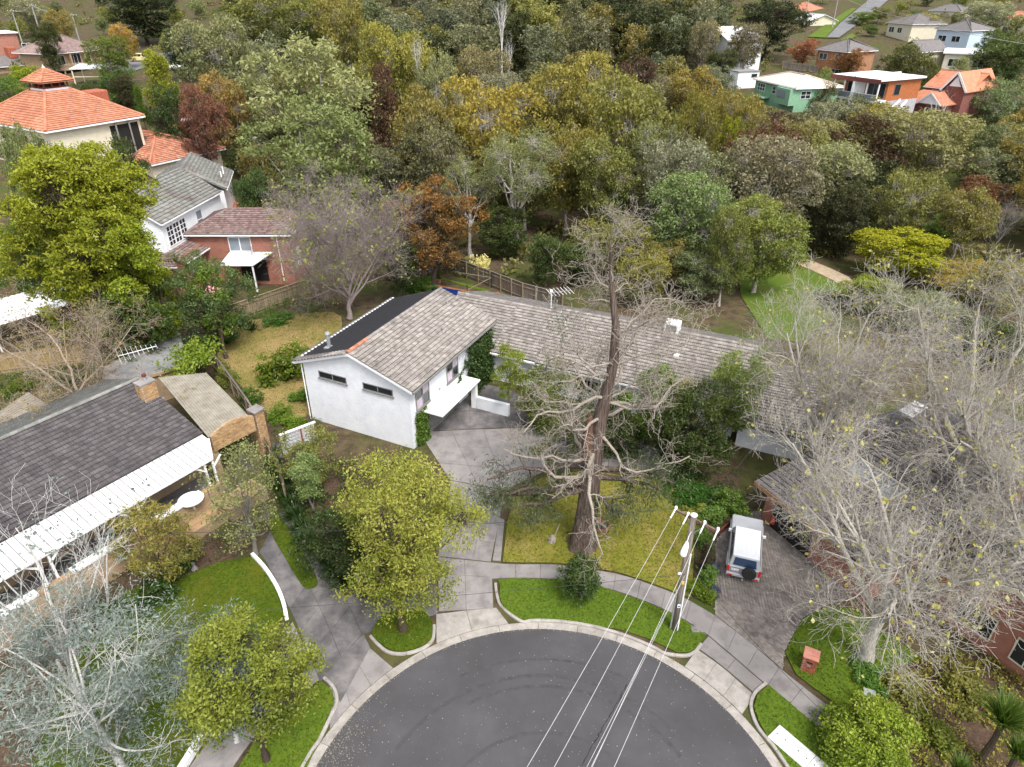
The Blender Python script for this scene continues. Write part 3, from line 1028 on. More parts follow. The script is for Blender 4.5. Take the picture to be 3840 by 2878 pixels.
# ------------------------------------------------------------------ the white two-storey house
def white_house():
    e = empty('white_house', (-11.75, 43.0, 0), math.atan2(-.43, .9), 'white painted brick house with gabled upper storey and long tiled wing', 'house')
    mb = gable_wall(MB(), -4.75, 4.75, .4, 12.8, 0, 5.12, 6.86, 'y')
    mb.build('wall', WHITE_WALL, e)
    # main gable roof
    pl, rd = roof_planes('gable', -5.3, 5.3, 0, 13.1, 5.3, 1.87, 'y')
    rf = thin_roof('roof', pl, .12, TILE_GREY, e)
    # planes come out as +x side and -x side; membrane covers the left one
    right = [p for p in pl if p[0][0] > 0]
    left = [p for p in pl if p[0][0] < 0]
    strip = []
    for p in left:
        (x0, y0, z0), (x1, y1, z1) = p[0], p[1]
        sl = 1.87 / 5.3
        strip.append([p[0], p[1], (x1 + .36, y1, z1 + .36 * sl), (x0 + .36, y0, z0 + .36 * sl)])
        lo_y = min(y0, y1)
        strip.append([(-4.94, lo_y + .5, 5.3 + .36 * sl), (-4.94, lo_y, 5.3 + .36 * sl), (0, lo_y, 7.17), (0, lo_y + .5, 7.17)])
    lay_tiles(rf, right + strip, 'tile_grey', TILE_GREY, 200)
    sl = 1.87 / 5.3
    MB().slab([(-4.9, .45, 5.3 + .4 * sl + .09), (-.12, .45, 7.17 - .12 * sl + .09), (-.12, 12.75, 7.17 - .12 * sl + .09), (-4.9, 12.75, 5.3 + .4 * sl + .09)], .05).build('membrane', SARKING, rf)
    cap_row(rf, (0, 0, 7.19), (0, 2.4, 7.19), TILE_OLDRED, .15)
    cap_row(rf, (0, 2.4, 7.19), (0, 13.1, 7.19), TILE_GREY, .15)
    batt = MB()
    for k in range(32): batt.box(-4.92, -4.8, .5 + k * .39, .68 + k * .39, 5.47 + .1, 5.47 + .14)
    batt.build('batten', WHITE, rf)
    for s in (-1, 1):
        gutter(e, (s * 5.36, -.02, 5.2), (s * 5.36, 13.1, 5.2), GREYTRIM if s > 0 else WHITE)
        b = MB().bar((s * 5.3, .02, 5.16), (0, .02, 7.03), .05, .2); b.build('bargeboard', WHITE, e)
        MB().bar((s * 5.3, 13.05, 5.16), (0, 13.05, 7.03), .05, .2).build('bargeboard', WHITE, e)
    MB().box(-5.28, -4.76, .45, 12.8, 5.0, 5.08).build('soffit', WHITE, e)
    MB().box(4.76, 5.28, .45, 12.8, 5.0, 5.08).build('soffit', WHITE, e)
    MB().tube([(-4.85, .3, 5.05), (-4.85, .3, 0)], .045, 8).build('downpipe', WHITE, e)
    # small high windows of the gable end and tall ones of the side
    window(e, 'y-', .4, -3.3, -.75, 4.2, 4.78, 2, 1, GREYTRIM, GLASS, .05, sill=True)
    window(e, 'y-', .4, .75, 3.35, 4.2, 4.78, 2, 1, GREYTRIM, GLASS, .05, sill=True)
    window(e, 'x+', 4.75, 1.1, 2.95, 2.9, 4.75, 2, 2, GREYTRIM, GLASS, .09, True, True)
    window(e, 'x+', 4.75, 5.5, 7.3, 2.9, 4.75, 2, 2, GREYTRIM, GLASS, .09, True, True)
    # concrete hood over the garage, dark garage door below
    MB().box(4.755, 6.6, 1.7, 7.6, 2.55, 2.68).build('hood', WHITE, e, bevel=.02)
    MB().box(4.72, 4.80, 2.4, 7.2, .02, 2.3).build('garage_door', GREYTRIM, e)
    MB().box(5.9, 6.3, 7.25, 7.65, .0, 2.548).build('post', WHITE, e)
    MB().box(6.35, 9.2, 7.3, 7.62, 0, 1.1).build('garden_wall', WHITE_WALL, e)
    h = MB()
    ring = [(5.15 + .3 * math.cos(t), 4.3 + .3 * math.sin(t), 3.15) for t in np.linspace(0, 2 * PI, 18)]
    h.tube(ring, .015, 5); h.bar((4.76, 4.3, 3.15), (4.9, 4.3, 3.15), .1, .06)
    h.build('basketball_hoop', M('rusty_hoop', [(.2, .12, .08), (.35, .25, .2)], .7, 5), e)
    # long wing
    w1, r1 = roof_planes('gable', -.8, 9.6, 11.7, 23.0, 2.95, 2.05, 'x')
    w2, r2 = roof_planes('gable', 9.6, 26.1, 11.5, 23.3, 2.95, 2.35, 'x')
    gable_wall(MB(), 4.78, 25.7, 12.2, 22.5, 0, 2.75, 4.9, 'x').build('wall', WHITE_WALL, e)
    gable_wall(MB(), -.4, 4.7, 12.9, 22.5, 0, 2.75, 4.7, 'x').build('wall', WHITE_WALL, e)
    wr = thin_roof('roof', w1 + w2, .12, TILE_GREY, e)
    # keep the wing tiles clear of the upper storey
    front = [[(5.35, 11.7, 2.95), (9.6, 11.7, 2.95), (9.6, 17.35, 5.0), (5.35, 17.35, 5.0)],
             [(-.8, 13.2, 3.49), (5.35, 13.2, 3.49), (5.35, 17.35, 5.0), (-.8, 17.35, 5.0)]]
    lay_tiles(wr, front + w1[1:] + w2, 'tile_grey', TILE_GREY, 90)
    cap_row(wr, r1[0][0], r1[0][1], TILE_GREY, .15)
    cap_row(wr, r2[0][0], r2[0][1], TILE_GREY, .15)
    MB().slab([(9.55, 11.6, 2.92), (9.65, 11.6, 2.92), (9.65, 17.4, 5.3), (9.55, 17.4, 5.3)], .2).build('flashing', WHITE, wr)
    gutter(e, (5.3, 11.6, 2.86), (26, 11.4, 2.86))
    # lower skillion end
    MB().box(26.2, 30.6, 11.2, 18.4, 0, 2.0).build('wall', WHITE_WALL, e)
    low = [[(26.1, 10.6, 2.25), (31.1, 10.6, 2.25), (31.1, 18.8, 3.35), (26.1, 18.8, 3.35)]]
    lr = thin_roof('roof', low, .12, TILE_GREY, e)
    lay_tiles(lr, low, 'tile_grey', TILE_GREY, 10)
    cap_row(lr, (26.1, 18.8, 3.37), (31.1, 18.8, 3.37), TILE_GREY, .15)
    window(e, 'y-', 12.2, 9, 11, .9, 2.1, 2, 1, WHITE)
    window(e, 'y-', 12.2, 13, 15, .9, 2.1, 2, 1, WHITE)
    window(e, 'y-', 12.2, 18.5, 20.5, .9, 2.1, 2, 1, WHITE)
    for (x, y) in ((1.6, 11.4), (3.2, 7.9)):
        z = 7.17 - abs(x) * sl
        v = MB().box(x - .16, x + .16, y - .16, y + .16, z + .03, z + .1).tube([(x, y, z), (x, y, z + .55)], .05, 8)
        v.build('vent_pipe', STEEL, e)
    # flue on the membrane side
    x, y = -3.1, 1.7
    z = 7.17 - abs(x) * sl
    fl = MB().lathe([(.14, -.1), (.14, 1.15)], (x, y, z), 12).lathe([(.19, 1.151), (.21, 1.2), (.17, 1.33)], (x, y, z), 12).box(x - .3, x + .3, y - .3, y + .3, z - .05, z + .13)
    fl.build('flue', STEEL, e)
    # cooler on the ridge
    cx, cy, cz = 19.2, 17.7, 5.3
    ac = MB().box(cx - .6, cx + .6, cy - .55, cy + .55, cz - .2, cz + .75).build('roof_cooler', WHITE, e, bevel=.08)
    for s in (-1, 1):
        MB().box(cx - .42, cx + .42, cy + s * .556 - .02, cy + s * .556 + .02, cz + .05, cz + .6).build('louvre', GREYTRIM, ac)
    MB().box(cx - .62, cx - .58, cy - .4, cy + .4, cz + .05, cz + .6).build('louvre', GREYTRIM, ac)
    MB().lathe([(.05, 0), (.05, 2.3)], (12.4 - 4.6 + .1, 18.9, 4.0), 8).box(7.8, 8.0, 18.8, 19.0, 6.1, 6.3).build('mast', WHITE, e)
    MB().box(14.1, 14.5, 13.9, 14.3, 3.85, 4.05).build('skylight', WHITE, wr)
    MB().box(20.1, 20.5, 14.9, 15.3, 4.25, 4.5).build('skylight', WHITE, wr)
    return e


WH = white_house()


# ------------------------------------------------------------------ the brick house with the long white verandah
def brick_block(parent, x0, x1, y0, y1, z0, z1, mat, me, faces=('x-', 'x+', 'y-', 'y+'), core_name='core', bl=.23, bh=.076):
    """masonry built brick by brick round a mortar core; me is one shared brick mesh (bl long on x)"""
    MB().box(x0 + .02, x1 - .02, y0 + .02, y1 - .02, z0, z1 - .01).build(core_name, MORTAR, parent)
    rows = int((z1 - z0) / (bh + .01))
    rr = random.Random(int(x0 * 31 + y0 * 17))
    for r in range(rows):
        z = z0 + (r + .5) * (bh + .01)
        for f in faces:
            a0, a1 = (y0, y1) if f[0] == 'x' else (x0, x1)
            n = max(1, round((a1 - a0) / (bl + .01)))
            st = (a1 - a0) / n
            for i in range(n):
                a = a0 + (i + .5) * st + (st / 2 if r % 2 and n > 1 else 0)
                if a > a1 - st * .4: a = a1 - st * .5 if not r % 2 else a1 - st * .25
                sx = st / (bl + .01) * (.5 if (r % 2 and a > a1 - st * .4) else 1)
                j = rr.uniform(-.003, .003)
                if f == 'x-': m = Matrix.Translation((x0 + .025 + j, a, z)) @ Matrix.Rotation(PI / 2, 4, 'Z')
                elif f == 'x+': m = Matrix.Translation((x1 - .025 + j, a, z)) @ Matrix.Rotation(PI / 2, 4, 'Z')
                elif f == 'y-': m = Matrix.Translation((a, y0 + .025 + j, z))
                else: m = Matrix.Translation((a, y1 - .025 + j, z))
                inst('brick', me, m @ Matrix.Diagonal((sx, 1, 1, 1)), parent)


ME_BT = MB().box(-.115, .115, -.03, .03, -.038, .038).mesh('brick', BRICK_TAN)
ME_BR = MB().box(-.115, .115, -.03, .03, -.038, .038).mesh('brick', BRICK_RED)


def tan_house():
    rz = math.atan2(.83, .555)
    e = empty('brick_house', (-25.6, 40.4, 0), rz, 'tan brick house with dark tiled roof and long white verandah', 'house')
    inv = Matrix.Rotation(-rz, 3, 'Z')
    def loc(p): 
        v = inv @ (Vector((p[0], p[1], 0)) - Vector((-25.6, 40.4, 0)))
        return (v.x, v.y)
    L0 = -21
    gable_wall(MB(), L0, -.3, -6.0, 4.6, 0, 4.2, 6.2, 'x').build('wall', BR_TAN, e)
    front = [(L0, -6.25, 4.4), (0, -6.25, 4.4), (0, 0, 6.5), (L0, 0, 6.5)]
    back = [(0, 5.0, 4.8), (L0, 5.0, 4.8), (L0, 0, 6.5), (0, 0, 6.5)]
    rf = thin_roof('roof', [front, back], .12, TILE_DARK, e)
    lay_tiles(rf, [front], 'tile_dark', TILE_DARK, 250)
    lay_tiles(rf, [back], 'tile_lichen', TILE_LICHEN, 0)
    cap_row(rf, (L0, 0, 6.54), (0, 0, 6.54), TILE_LICHEN, .15)
    vg = MB().bar((.05, -6.25, 4.36), (.05, 0, 6.46), .1, .16); vg.build('verge', TILE_LICHEN, rf)
    MB().bar((.02, 0, 6.46), (.02, 5.0, 4.78), .08, .16).build('verge', WHITE, rf)
    # verandah of white sheets with standing ribs
    ver = MB().slab([(L0, -6.1, 4.36), (.05, -6.1, 4.36), (.05, -6.8, 4.22), (-.85, -8.35, 3.9), (L0, -8.35, 3.9)], .05).build('verandah_roof', SHEETWHITE, e)
    rb = MB().box(-.02, .02, 0, 2.3, 0, .045).mesh('roof_rib', GREYTRIM)
    sl = (4.36 - 3.9) / 2.25
    k = 0
    x = -.95
    while x > L0 + .2:
        inst('roof_rib', rb, Matrix.Translation((x, -8.35, 3.9)) @ Matrix.Rotation(math.atan(sl), 4, 'X'), ver)
        x -= .42
    gutter(e, (L0, -8.42, 3.84), (-.85, -8.42, 3.84), WHITE, .07)
    gutter(e, (-.85, -8.42, 3.84), (.1, -6.8, 4.15), WHITE, .06)
    # floor, low brick wall with white capping, paired posts with brackets
    MB().box(L0, -.7, -8.3, -6.02, 0, 1.3).build('verandah_floor', CONC_DARK, e)
    MB().box(L0, -.6, -8.75, -8.32, 0, 2.0).build('terrace_wall', BR_TAN, e)
    for a, b in ((-20.9, -17.2), (-15.2, -12.1), (-10.3, -7.2), (-5.2, -2.2)):
        MB().box(a, b, -8.82, -8.26, 2.003, 2.12).build('wall_capping', WHITE, e)
    for x in (-1.15, -6.2, -11.2, -16.2):
        for dx in (-.28, .28):
            MB().box(x + dx - .06, x + dx + .06, -8.4, -8.28, 2.0, 3.8).build('verandah_post', WHITE, e)
        br = MB()
        for s in (-1, 1): br.bar((x + s * .34, -8.34, 3.2), (x + s * .95, -8.34, 3.76), .07, .1)
        br.build('bracket', WHITE, e)
    for a, b in ((-4.8, -2.0), (-9.6, -7.2), (-14.2, -12.0)):
        window(e, 'y-', -6.0, a, b, 1.9, 3.6, 3, 1, M('green_frame', [(.12, .16, .14), (.16, .2, .18)], .6, 3), GLASS, .08)
    # stepped brick planter at the corner
    MB().box(-1.6, 1.2, -10.3, -8.78, 0, 1.0).build('planter_wall', BR_TAN, e)
    MB().box(-6.5, -1.7, -9.9, -8.78, 0, .75).build('planter_wall', BR_TAN, e)
    # chimney, brick by brick
    ch = empty('chimney', (0, 0, 0)); ch.parent = e
    brick_block(ch, -.95, .05, -2.15, -1.4, 4.9, 7.1, BRICK_TAN, ME_BT)
    MB().box(-1.0, .1, -2.2, -1.35, 7.1, 7.2).build('chimney_cap', CONC, ch)
    MB().lathe([(.11, 0), (.11, .3)], (-.35, -1.75, 7.2), 10).build('chimney_pot', STEEL, ch)
    MB().lathe([(.15, 0), (.15, .16)], (-.35, -1.75, 7.5), 10).build('chimney_pot', M('rust_red_pot', [(.1, .03, .02), (.16, .05, .04)], .8, 5), ch)
    MB().box(-1.1, .2, -2.4, -2.18, 5.45, 5.78).build('flashing', STEEL, ch)
    # ribbed carport roof and its brick front
    A, B, C_, D_ = loc((-27.33, 45.72)), loc((-24.25, 46.99)), loc((-18.37, 40.24)), loc((-20.38, 37.67))
    car = MB().slab([(*A, 3.6), (*B, 3.3), (*C_, 3.3), (*D_, 3.6)], .06).build('carport_roof', SHEETOLD, e)
    n = 17
    for i in range(n + 1):
        t = i / n
        p = Vector((*A, 3.6)).lerp(Vector((*B, 3.3)), t); q = Vector((*D_, 3.6)).lerp(Vector((*C_, 3.3)), t)
        MB().bar(p + Vector((0, 0, .02)), q + Vector((0, 0, .02)), .05, .05).build('roof_rib', SHEETOLD, car)
    # arched parapet, built as courses of bricks on a solid core
    pa = empty('parapet', (0, 0, 0)); pa.parent = e
    d = Vector((C_[0] - D_[0], C_[1] - D_[1], 0)); ln = d.length; d.normalize()
    nn = Vector((d.y, -d.x, 0))
    core = MB()
    prof = [(0, 2.5), (0, 3.75)] + [(ln * t, 3.75 + .45 * math.sin(PI * t) ** .8) for t in np.linspace(.1, .9, 7)] + [(ln, 3.75), (ln, 2.5), (ln * .5, 2.75)]
    o_ = Vector((*D_, 0)) + nn * .1
    vs = [tuple(o_ + d * a + Vector((0, 0, z))) for a, z in prof] + [tuple(o_ + nn * .22 + d * a + Vector((0, 0, z))) for a, z in prof]
    m = len(prof)
    core.add(vs, [tuple(range(m)), tuple(range(2 * m - 1, m - 1, -1))] + [(i, m + i, m + (i + 1) % m, (i + 1) % m) for i in range(m)])
    core.build('core', BR_TAN, pa)
    rot = Matrix((d, -nn, Vector((0, 0, 1)))).transposed().to_4x4()
    for r in range(17):
        z = 2.62 + r * .088
        for i in range(int(ln / .24)):
            a = (i + .5 + .5 * (r % 2)) * .24
            top = 3.75 + .45 * max(0, math.sin(PI * a / ln)) ** .8 if a < ln else 0
            if z < top - .05 and a < ln - .1:
                inst('brick', ME_BT, Matrix.Translation(o_ + nn * .215 + d * a + Vector((0, 0, z))) @ rot, pa)
    MB().box(0, 0, 0, 0, 0, 0)
    # brick gate pier with a concrete cap
    pr = empty('gate_pier', (0, 0, 0)); pr.parent = e
    px, py = loc((-18.32, 41.06))
    brick_block(pr, px - .36, px + .36, py - .36, py + .36, 0, 3.6, BRICK_TAN, ME_BT)
    MB().box(px - .46, px + .46, py - .46, py + .46, 3.6, 3.75).build('pier_cap', CONC, pr, bevel=.02)
    MB().box(D_[0] - .2, D_[0] + .3, D_[1] - .2, D_[1] + .3, 0, 2.6).build('carport_pier', BR_TAN, e)
    # lean-to at the left edge behind the ridge
    l1 = [loc(p) for p in ((-35.34, 39.62), (-34.94, 42.21), (-32.61, 40.52), (-34.06, 37.64))]
    lt = MB().slab([(*p, 4.4) for p in l1], .08).build('lean_to_roof', SHEETOLD, e)
    for i in range(9):
        t = i / 8
        p = Vector((*l1[0], 4.4)).lerp(Vector((*l1[3], 4.4)), t); q = Vector((*l1[1], 4.4)).lerp(Vector((*l1[2], 4.4)), t)
        MB().bar(p + Vector((0, 0, .02)), q + Vector((0, 0, .02)), .05, .05).build('roof_rib', SHEETOLD, lt)
    return e


TH = tan_house()


# ------------------------------------------------------------------ red and white house behind the backyard
def red_white_house():
    rz = math.radians(-6.9)
    e = empty('weatherboard_house', (-41.2, 70.9, 0), rz, 'red brick house with a white weatherboard upper storey and lichened tiles', 'house')
    # upper storey, boards lapped one over another
    gable_wall(MB(), -4.0, 4.0, .3, 13, 4.6, 7.85, 10.35, 'y').build('upper_wall', BOARD, e)
    bm_ = MB().box(-.0, 1.0, -.02, .02, -.1, .1).mesh('weatherboard', BOARD)
    for j in range(22):
        z = 4.75 + j * .19
        wx = 4.0 if z < 7.8 else 4.0 * max(.05, 1 - (z - 7.8) / 2.5)
        if z < 10.0: inst('weatherboard', bm_, Matrix.Translation((-wx, .28, z)) @ Matrix.Rotation(-.14, 4, 'X') @ Matrix.Diagonal((2 * wx, 1, 1, 1)), e)
        if z < 7.8: inst('weatherboard', bm_, Matrix.Translation((4.02, .3, z)) @ Matrix.Rotation(PI / 2, 4, 'Z') @ Matrix.Rotation(-.14, 4, 'X') @ Matrix.Diagonal((12.7, 1, 1, 1)), e)
    pl, rd = roof_planes('gable', -4.4, 4.4, -.1, 13.0, 8.0, 2.7, 'y')
    rf = thin_roof('roof', pl, .12, TILE_LICHEN, e)
    lay_tiles(rf, pl, 'tile_lichen_big', TILE_LICHEN, 150, .42, .36)
    cap_row(rf, *rd[0], TILE_LICHEN, .14)
    for s in (-1, 1):
        gutter(e, (s * 4.45, -.1, 7.92), (s * 4.45, 13, 7.92))
        MB().bar((s * 4.4, -.08, 7.88), (0, -.08, 10.58), .05, .2).build('bargeboard', WHITE, e)
    # rear upper block, turned
    r2 = Matrix.Rotation(math.radians(22), 4, 'Z')
    def tr(p): 
        v = r2 @ Vector((p[0], p[1], 0))
        return (v.x + .2, v.y + 12.4, p[2])
    pl2, rd2 = roof_planes('gable', -4.6, 4.6, 0, 9.6, 8.0, 2.6, 'y')
    pl2 = [[tr(p) for p in q] for q in pl2]
    rr_ = thin_roof('roof', pl2, .12, TILE_LICHEN, e)
    lay_tiles(rr_, pl2, 'tile_lichen_big', TILE_LICHEN, 50, .42, .36)
    cap_row(rr_, tr(rd2[0][0]), tr(rd2[0][1]), TILE_LICHEN, .14)
    b = MB()
    b.prism([tr((x, y, 0))[:2] for x, y in ((-4.2, .2), (4.2, .2), (4.2, 9.2), (-4.2, 9.2))], 0, 7.8)
    b.build('upper_wall', BOARD, e)
    gutter(e, tr((4.65, 0, 7.92)), tr((4.65, 9.6, 7.92)))
    # triple sash window, small window
    for k in range(3): window(e, 'x+', 4.04, .95 + k * 1.28, 2.15 + k * 1.28, 5.15, 7.35, 2, 4, WHITE, GLASS, .07)
    window(e, 'x+', 4.04, 7.0, 8.3, 5.15, 7.3, 1, 2, WHITE, GLASS_PALE, .09)
    ac = MB().box(-2.2, -1.2, -.1, .24, 5.2, 6.0).build('air_conditioner', WHITE, e, bevel=.03)
    MB().lathe([(.3, 0), (.3, .03)], (0, 0, 0), 14).build('fan_grille', GREYTRIM, ac).matrix_basis = Matrix.Translation((-1.7, -.1, 5.6)) @ Matrix.Rotation(PI / 2, 4, 'X')
    # brick ground floor, skillion strips of purple tiles
    MB().box(-4.4, 5.6, .0, 21, -1, 4.4).build('wall', BR_RED, e)
    sk = [[(6.3, -.3, 3.95), (6.3, 12, 3.95), (4.05, 12, 4.8), (4.05, -.3, 4.8)]]
    sr = thin_roof('roof', sk, .12, TILE_PURPLE, e)
    lay_tiles(sr, sk, 'tile_purple', TILE_PURPLE, 50)
    sk2 = [[(-4.4, -1.6, 3.9), (6.0, -1.6, 3.9), (4.0, .27, 4.7), (-4.0, .27, 4.7)]]
    s2 = thin_roof('roof', sk2, .12, TILE_PURPLE, e)
    lay_tiles(s2, sk2, 'tile_purple', TILE_PURPLE, 0)
    gutter(e, (6.36, -.3, 3.88), (6.36, 12, 3.88)); gutter(e, (-4.4, -1.66, 3.84), (6.0, -1.66, 3.84))
    window(e, 'x+', 5.6, 1.6, 3.0, 1.6, 3.5, 2, 3, WHITE)
    # single-storey brick wing with hip roof, world axes
    inv = Matrix.Rotation(-rz, 3, 'Z')
    wg = empty('brick_wing', (0, 0, 0)); wg.parent = e
    wg.matrix_basis = Matrix.Rotation(-rz, 4, 'Z') @ Matrix.Translation((41.2 - 36.4, 0, 0)) @ Matrix.Translation((0, 74.6 - 70.9, 0))
    MB().box(0, 11.2, .0, 7.2, -1.2, 5.42).build('wall', BR_RED, wg)
    hp, hr = roof_planes('hip', -.4, 11.7, -.4, 7.6, 5.6, 1.75, 'x')
    hf = thin_roof('roof', hp, .14, TILE_PURPLE, wg)
    Ms = tiles_on(hp, None)
    if 'tile_purple' in TM: join_inst('tile_field', TM['tile_purple'], Ms, wg)
    hc = MB()
    for a, b in hr: hc.tube([Vector(a) + Vector((0, 0, .06)), Vector(b) + Vector((0, 0, .06))], .12, 6)
    hc.build('ridge_cap', TILE_PURPLE, wg)
    g_ = MB().bar((-.4, -.45, 5.5), (11.7, -.45, 5.5), .13, .15).bar((11.75, -.4, 5.5), (11.75, 7.6, 5.5), .13, .15); g_.build('gutter', WHITE, wg)
    fo = MB().box(4.35, 6.9, -.06, .02, 3.5, 5.2); fo.build('window', WHITE, wg)
    MB().box(4.45, 5.55, -.08, -.05, 3.65, 5.1).build('pane', GLASS_PALE, wg)
    MB().box(5.68, 6.8, -.08, -.05, 3.65, 5.1).build('pane', GLASS_PALE, wg)
    MB().tube([(9.9, -.2, 5.4), (9.9, -.1, 5.2), (9.9, -.1, 0)], .06, 8).build('downpipe', WHITE, wg)
    MB().box(11.2, 11.26, 2.0, 3.0, 1.0, 3.2).build('side_door', WHITE, wg)
    # sheet canopy over the yard
    cp = MB().slab([(4.3, -3.6, 3.2), (8.0, -3.6, 3.2), (9.2, -.1, 3.5), (4.3, -.1, 3.5)], .1).build('canopy', SHEETWHITE, wg)
    MB().box(7.8, 7.95, -3.5, -3.35, 0, 3.1).build('post', WHITE, wg)
    MB().box(5.2, 8.2, -.09, .01, .0, 2.5).build('back_door', DARK, wg)
    # rear tiled skillion and iron roof
    MB().slab([(5.6, 12, 4.6), (9.2, 12, 4.0), (9.2, 20, 4.0), (5.6, 20, 4.6)], .15).build('roof', TILE_PURPLE, e)
    MB().slab([(9.4, 13, 3.6), (12, 13, 3.4), (12, 18, 3.4), (9.4, 18, 3.6)], .1).build('iron_roof', IRON, e)
    MB().box(5.61, 11.8, 12.2, 19.5, -1, 3.3).build('wall', BR_RED, e)
    pi = MB().tube([(2.6, 17.5, 9.0), (2.6, 17.5, 9.9)], .08, 6).tube([(2.9, 16.3, 8.9), (2.9, 16.3, 9.6)], .08, 6)
    pi.build('vent_pipe', WHITE, e)
    return e


red_white_house()


# ------------------------------------------------------------------ terracotta pyramid roofed house
def terracotta_house():
    rz = math.radians(60)
    e = empty('terracotta_house', (-59.42, 91.2, 6), rz, 'cream two storey house under an orange terracotta pyramid roof with a lantern', 'house')
    MB().box(.6, 13.4, .6, 17.4, -3, 7.3).build('wall', CREAM, e)
    cx, cy, hw = 7, 9, 1.7
    z0, z1 = 7.5, 11.2
    pl = [[(0, 0, z0), (0, 18, z0), (cx - hw, cy + hw, z1), (cx - hw, cy - hw, z1)][::-1],
          [(0, 0, z0), (14, 0, z0), (cx + hw, cy - hw, z1), (cx - hw, cy - hw, z1)],
          [(14, 0, z0), (14, 18, z0), (cx + hw, cy + hw, z1), (cx + hw, cy - hw, z1)],
          [(14, 18, z0), (0, 18, z0), (cx - hw, cy + hw, z1), (cx + hw, cy + hw, z1)]]
    pl[0] = [(0, 18, z0), (0, 0, z0), (cx - hw, cy - hw, z1), (cx - hw, cy + hw, z1)]
    rf = thin_roof('roof', pl, .15, TILE_RED, e)
    lay_tiles(rf, pl, 'tile_red', TILE_RED, 150, .42, .38)
    for a, b in (((0, 0, z0), (cx - hw, cy - hw, z1)), ((14, 0, z0), (cx + hw, cy - hw, z1)), ((0, 18, z0), (cx - hw, cy + hw, z1)), ((14, 18, z0), (cx + hw, cy + hw, z1))):
        cap_row(rf, a, b, TILE_RED, .19)
    la = MB().box(cx - hw, cx + hw, cy - hw, cy + hw, z1 - .3, z1 + .25).build('lantern', WHITE, e)
    tim = M('dark_red_timber', [(.14, .03, .02), (.2, .05, .03)], .7, 3)
    b = MB()
    for s in (-1, 1):
        for k in range(4):
            t = -hw + .1 + k * (2 * hw - .2) / 3
            b.box(cx + t - .1, cx + t + .1, cy + s * hw - .1 * (s > 0), cy + s * hw + .1 * (s < 0), z1 + .25, z1 + 1.1)
            if k in (1, 2): b.box(cx + s * hw - .1 * (s > 0), cx + s * hw + .1 * (s < 0), cy + t - .1, cy + t + .1, z1 + .25, z1 + 1.1)
    b.box(cx - hw + .2, cx + hw - .2, cy - hw + .2, cy + hw - .2, z1 + .25, z1 + .45)
    b.build('post', tim, la)
    MB().box(cx - hw + .3, cx + hw - .3, cy - hw + .3, cy + hw - .3, z1 + .46, z1 + 1.05).build('lantern_glazing', DARK, la)
    h2 = 2.3
    lp = [[(cx + a * h2, cy + b_ * h2, z1 + 1.1), (cx + c * h2, cy + d * h2, z1 + 1.1), (cx, cy, z1 + 2.6)] for a, b_, c, d in ((-1, -1, 1, -1), (1, -1, 1, 1), (1, 1, -1, 1), (-1, 1, -1, -1))]
    lr = thin_roof('lantern_roof', lp, .12, TILE_RED, e)
    lay_tiles(lr, lp, 'tile_red', TILE_RED, 60, .42, .38)
    for p in lp: cap_row(lr, p[0], p[2], TILE_RED, .16)
    MB().lathe([(.12, 0), (.2, .15), (.08, .3), (.02, .5)], (cx, cy, z1 + 2.6), 8).build('finial', WHITE, lr)
    g_ = MB()
    for a, b in (((0, 0), (14, 0)), ((0, 0), (0, 18)), ((14, 0), (14, 18))): g_.bar((*a, z0 - .12), (*b, z0 - .12), .2, .2)
    g_.build('gutter', WHITE, e)
    sh = M('brown_shutter', [(.1, .055, .03), (.16, .09, .05)], .8, 4)
    for y in (2.2, 6.2, 10.5, 14): window(e, 'x-', .6, y, y + 1.9, 2.6, 6.3, 3, 1, sh, GLASS, .12)
    for x in (9.5, 11.5): MB().tube([(x, .2, -3), (x, .2, 7.3)], .12, 8).build('porch_post', GREYTRIM, e)
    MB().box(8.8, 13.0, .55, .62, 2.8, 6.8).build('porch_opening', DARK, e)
    tank = MB().box(11.5, 14.5, 8, 10.5, 8.0, 10.4).build('roof_cooler', BRICK_RED, e, bevel=.2)
    # lower wing with older tiles
    wg = empty('lower_wing', (0, 0, 0)); wg.parent = e
    wx, wy = (Matrix.Rotation(-rz, 3, 'Z') @ (Vector((-50.3, 97.0, 0)) - Vector((-59.42, 91.2, 0))))[:2]
    wg.location = (wx, wy, -2)
    MB().box(.6, 12.4, .6, 18, -2.5, 3.8).build('wall', CREAM, wg)
    hp, hr = roof_planes('hip', 0, 13, 0, 19, 4.0, 2.6, 'y')
    thin_roof('roof', hp, .15, TILE_OLDRED, wg)
    if 'tile_oldred' not in TM: TM['tile_oldred'] = tile_mesh('tile', TILE_OLDRED, .38, .47)
    join_inst('tile_field', TM['tile_oldred'], tiles_on(hp, None, .42, .38), wg)
    hc = MB()
    for a, b in hr: hc.tube([Vector(a) + Vector((0, 0, .08)), Vector(b) + Vector((0, 0, .08))], .18, 6)
    hc.build('ridge_cap', TILE_RED, wg)
    MB().bar((0, 0, 3.9), (13, 0, 3.9), .18, .18).bar((0, 0, 3.9), (0, 19, 3.9), .18, .18).build('gutter', WHITE, wg)
    return e


terracotta_house()


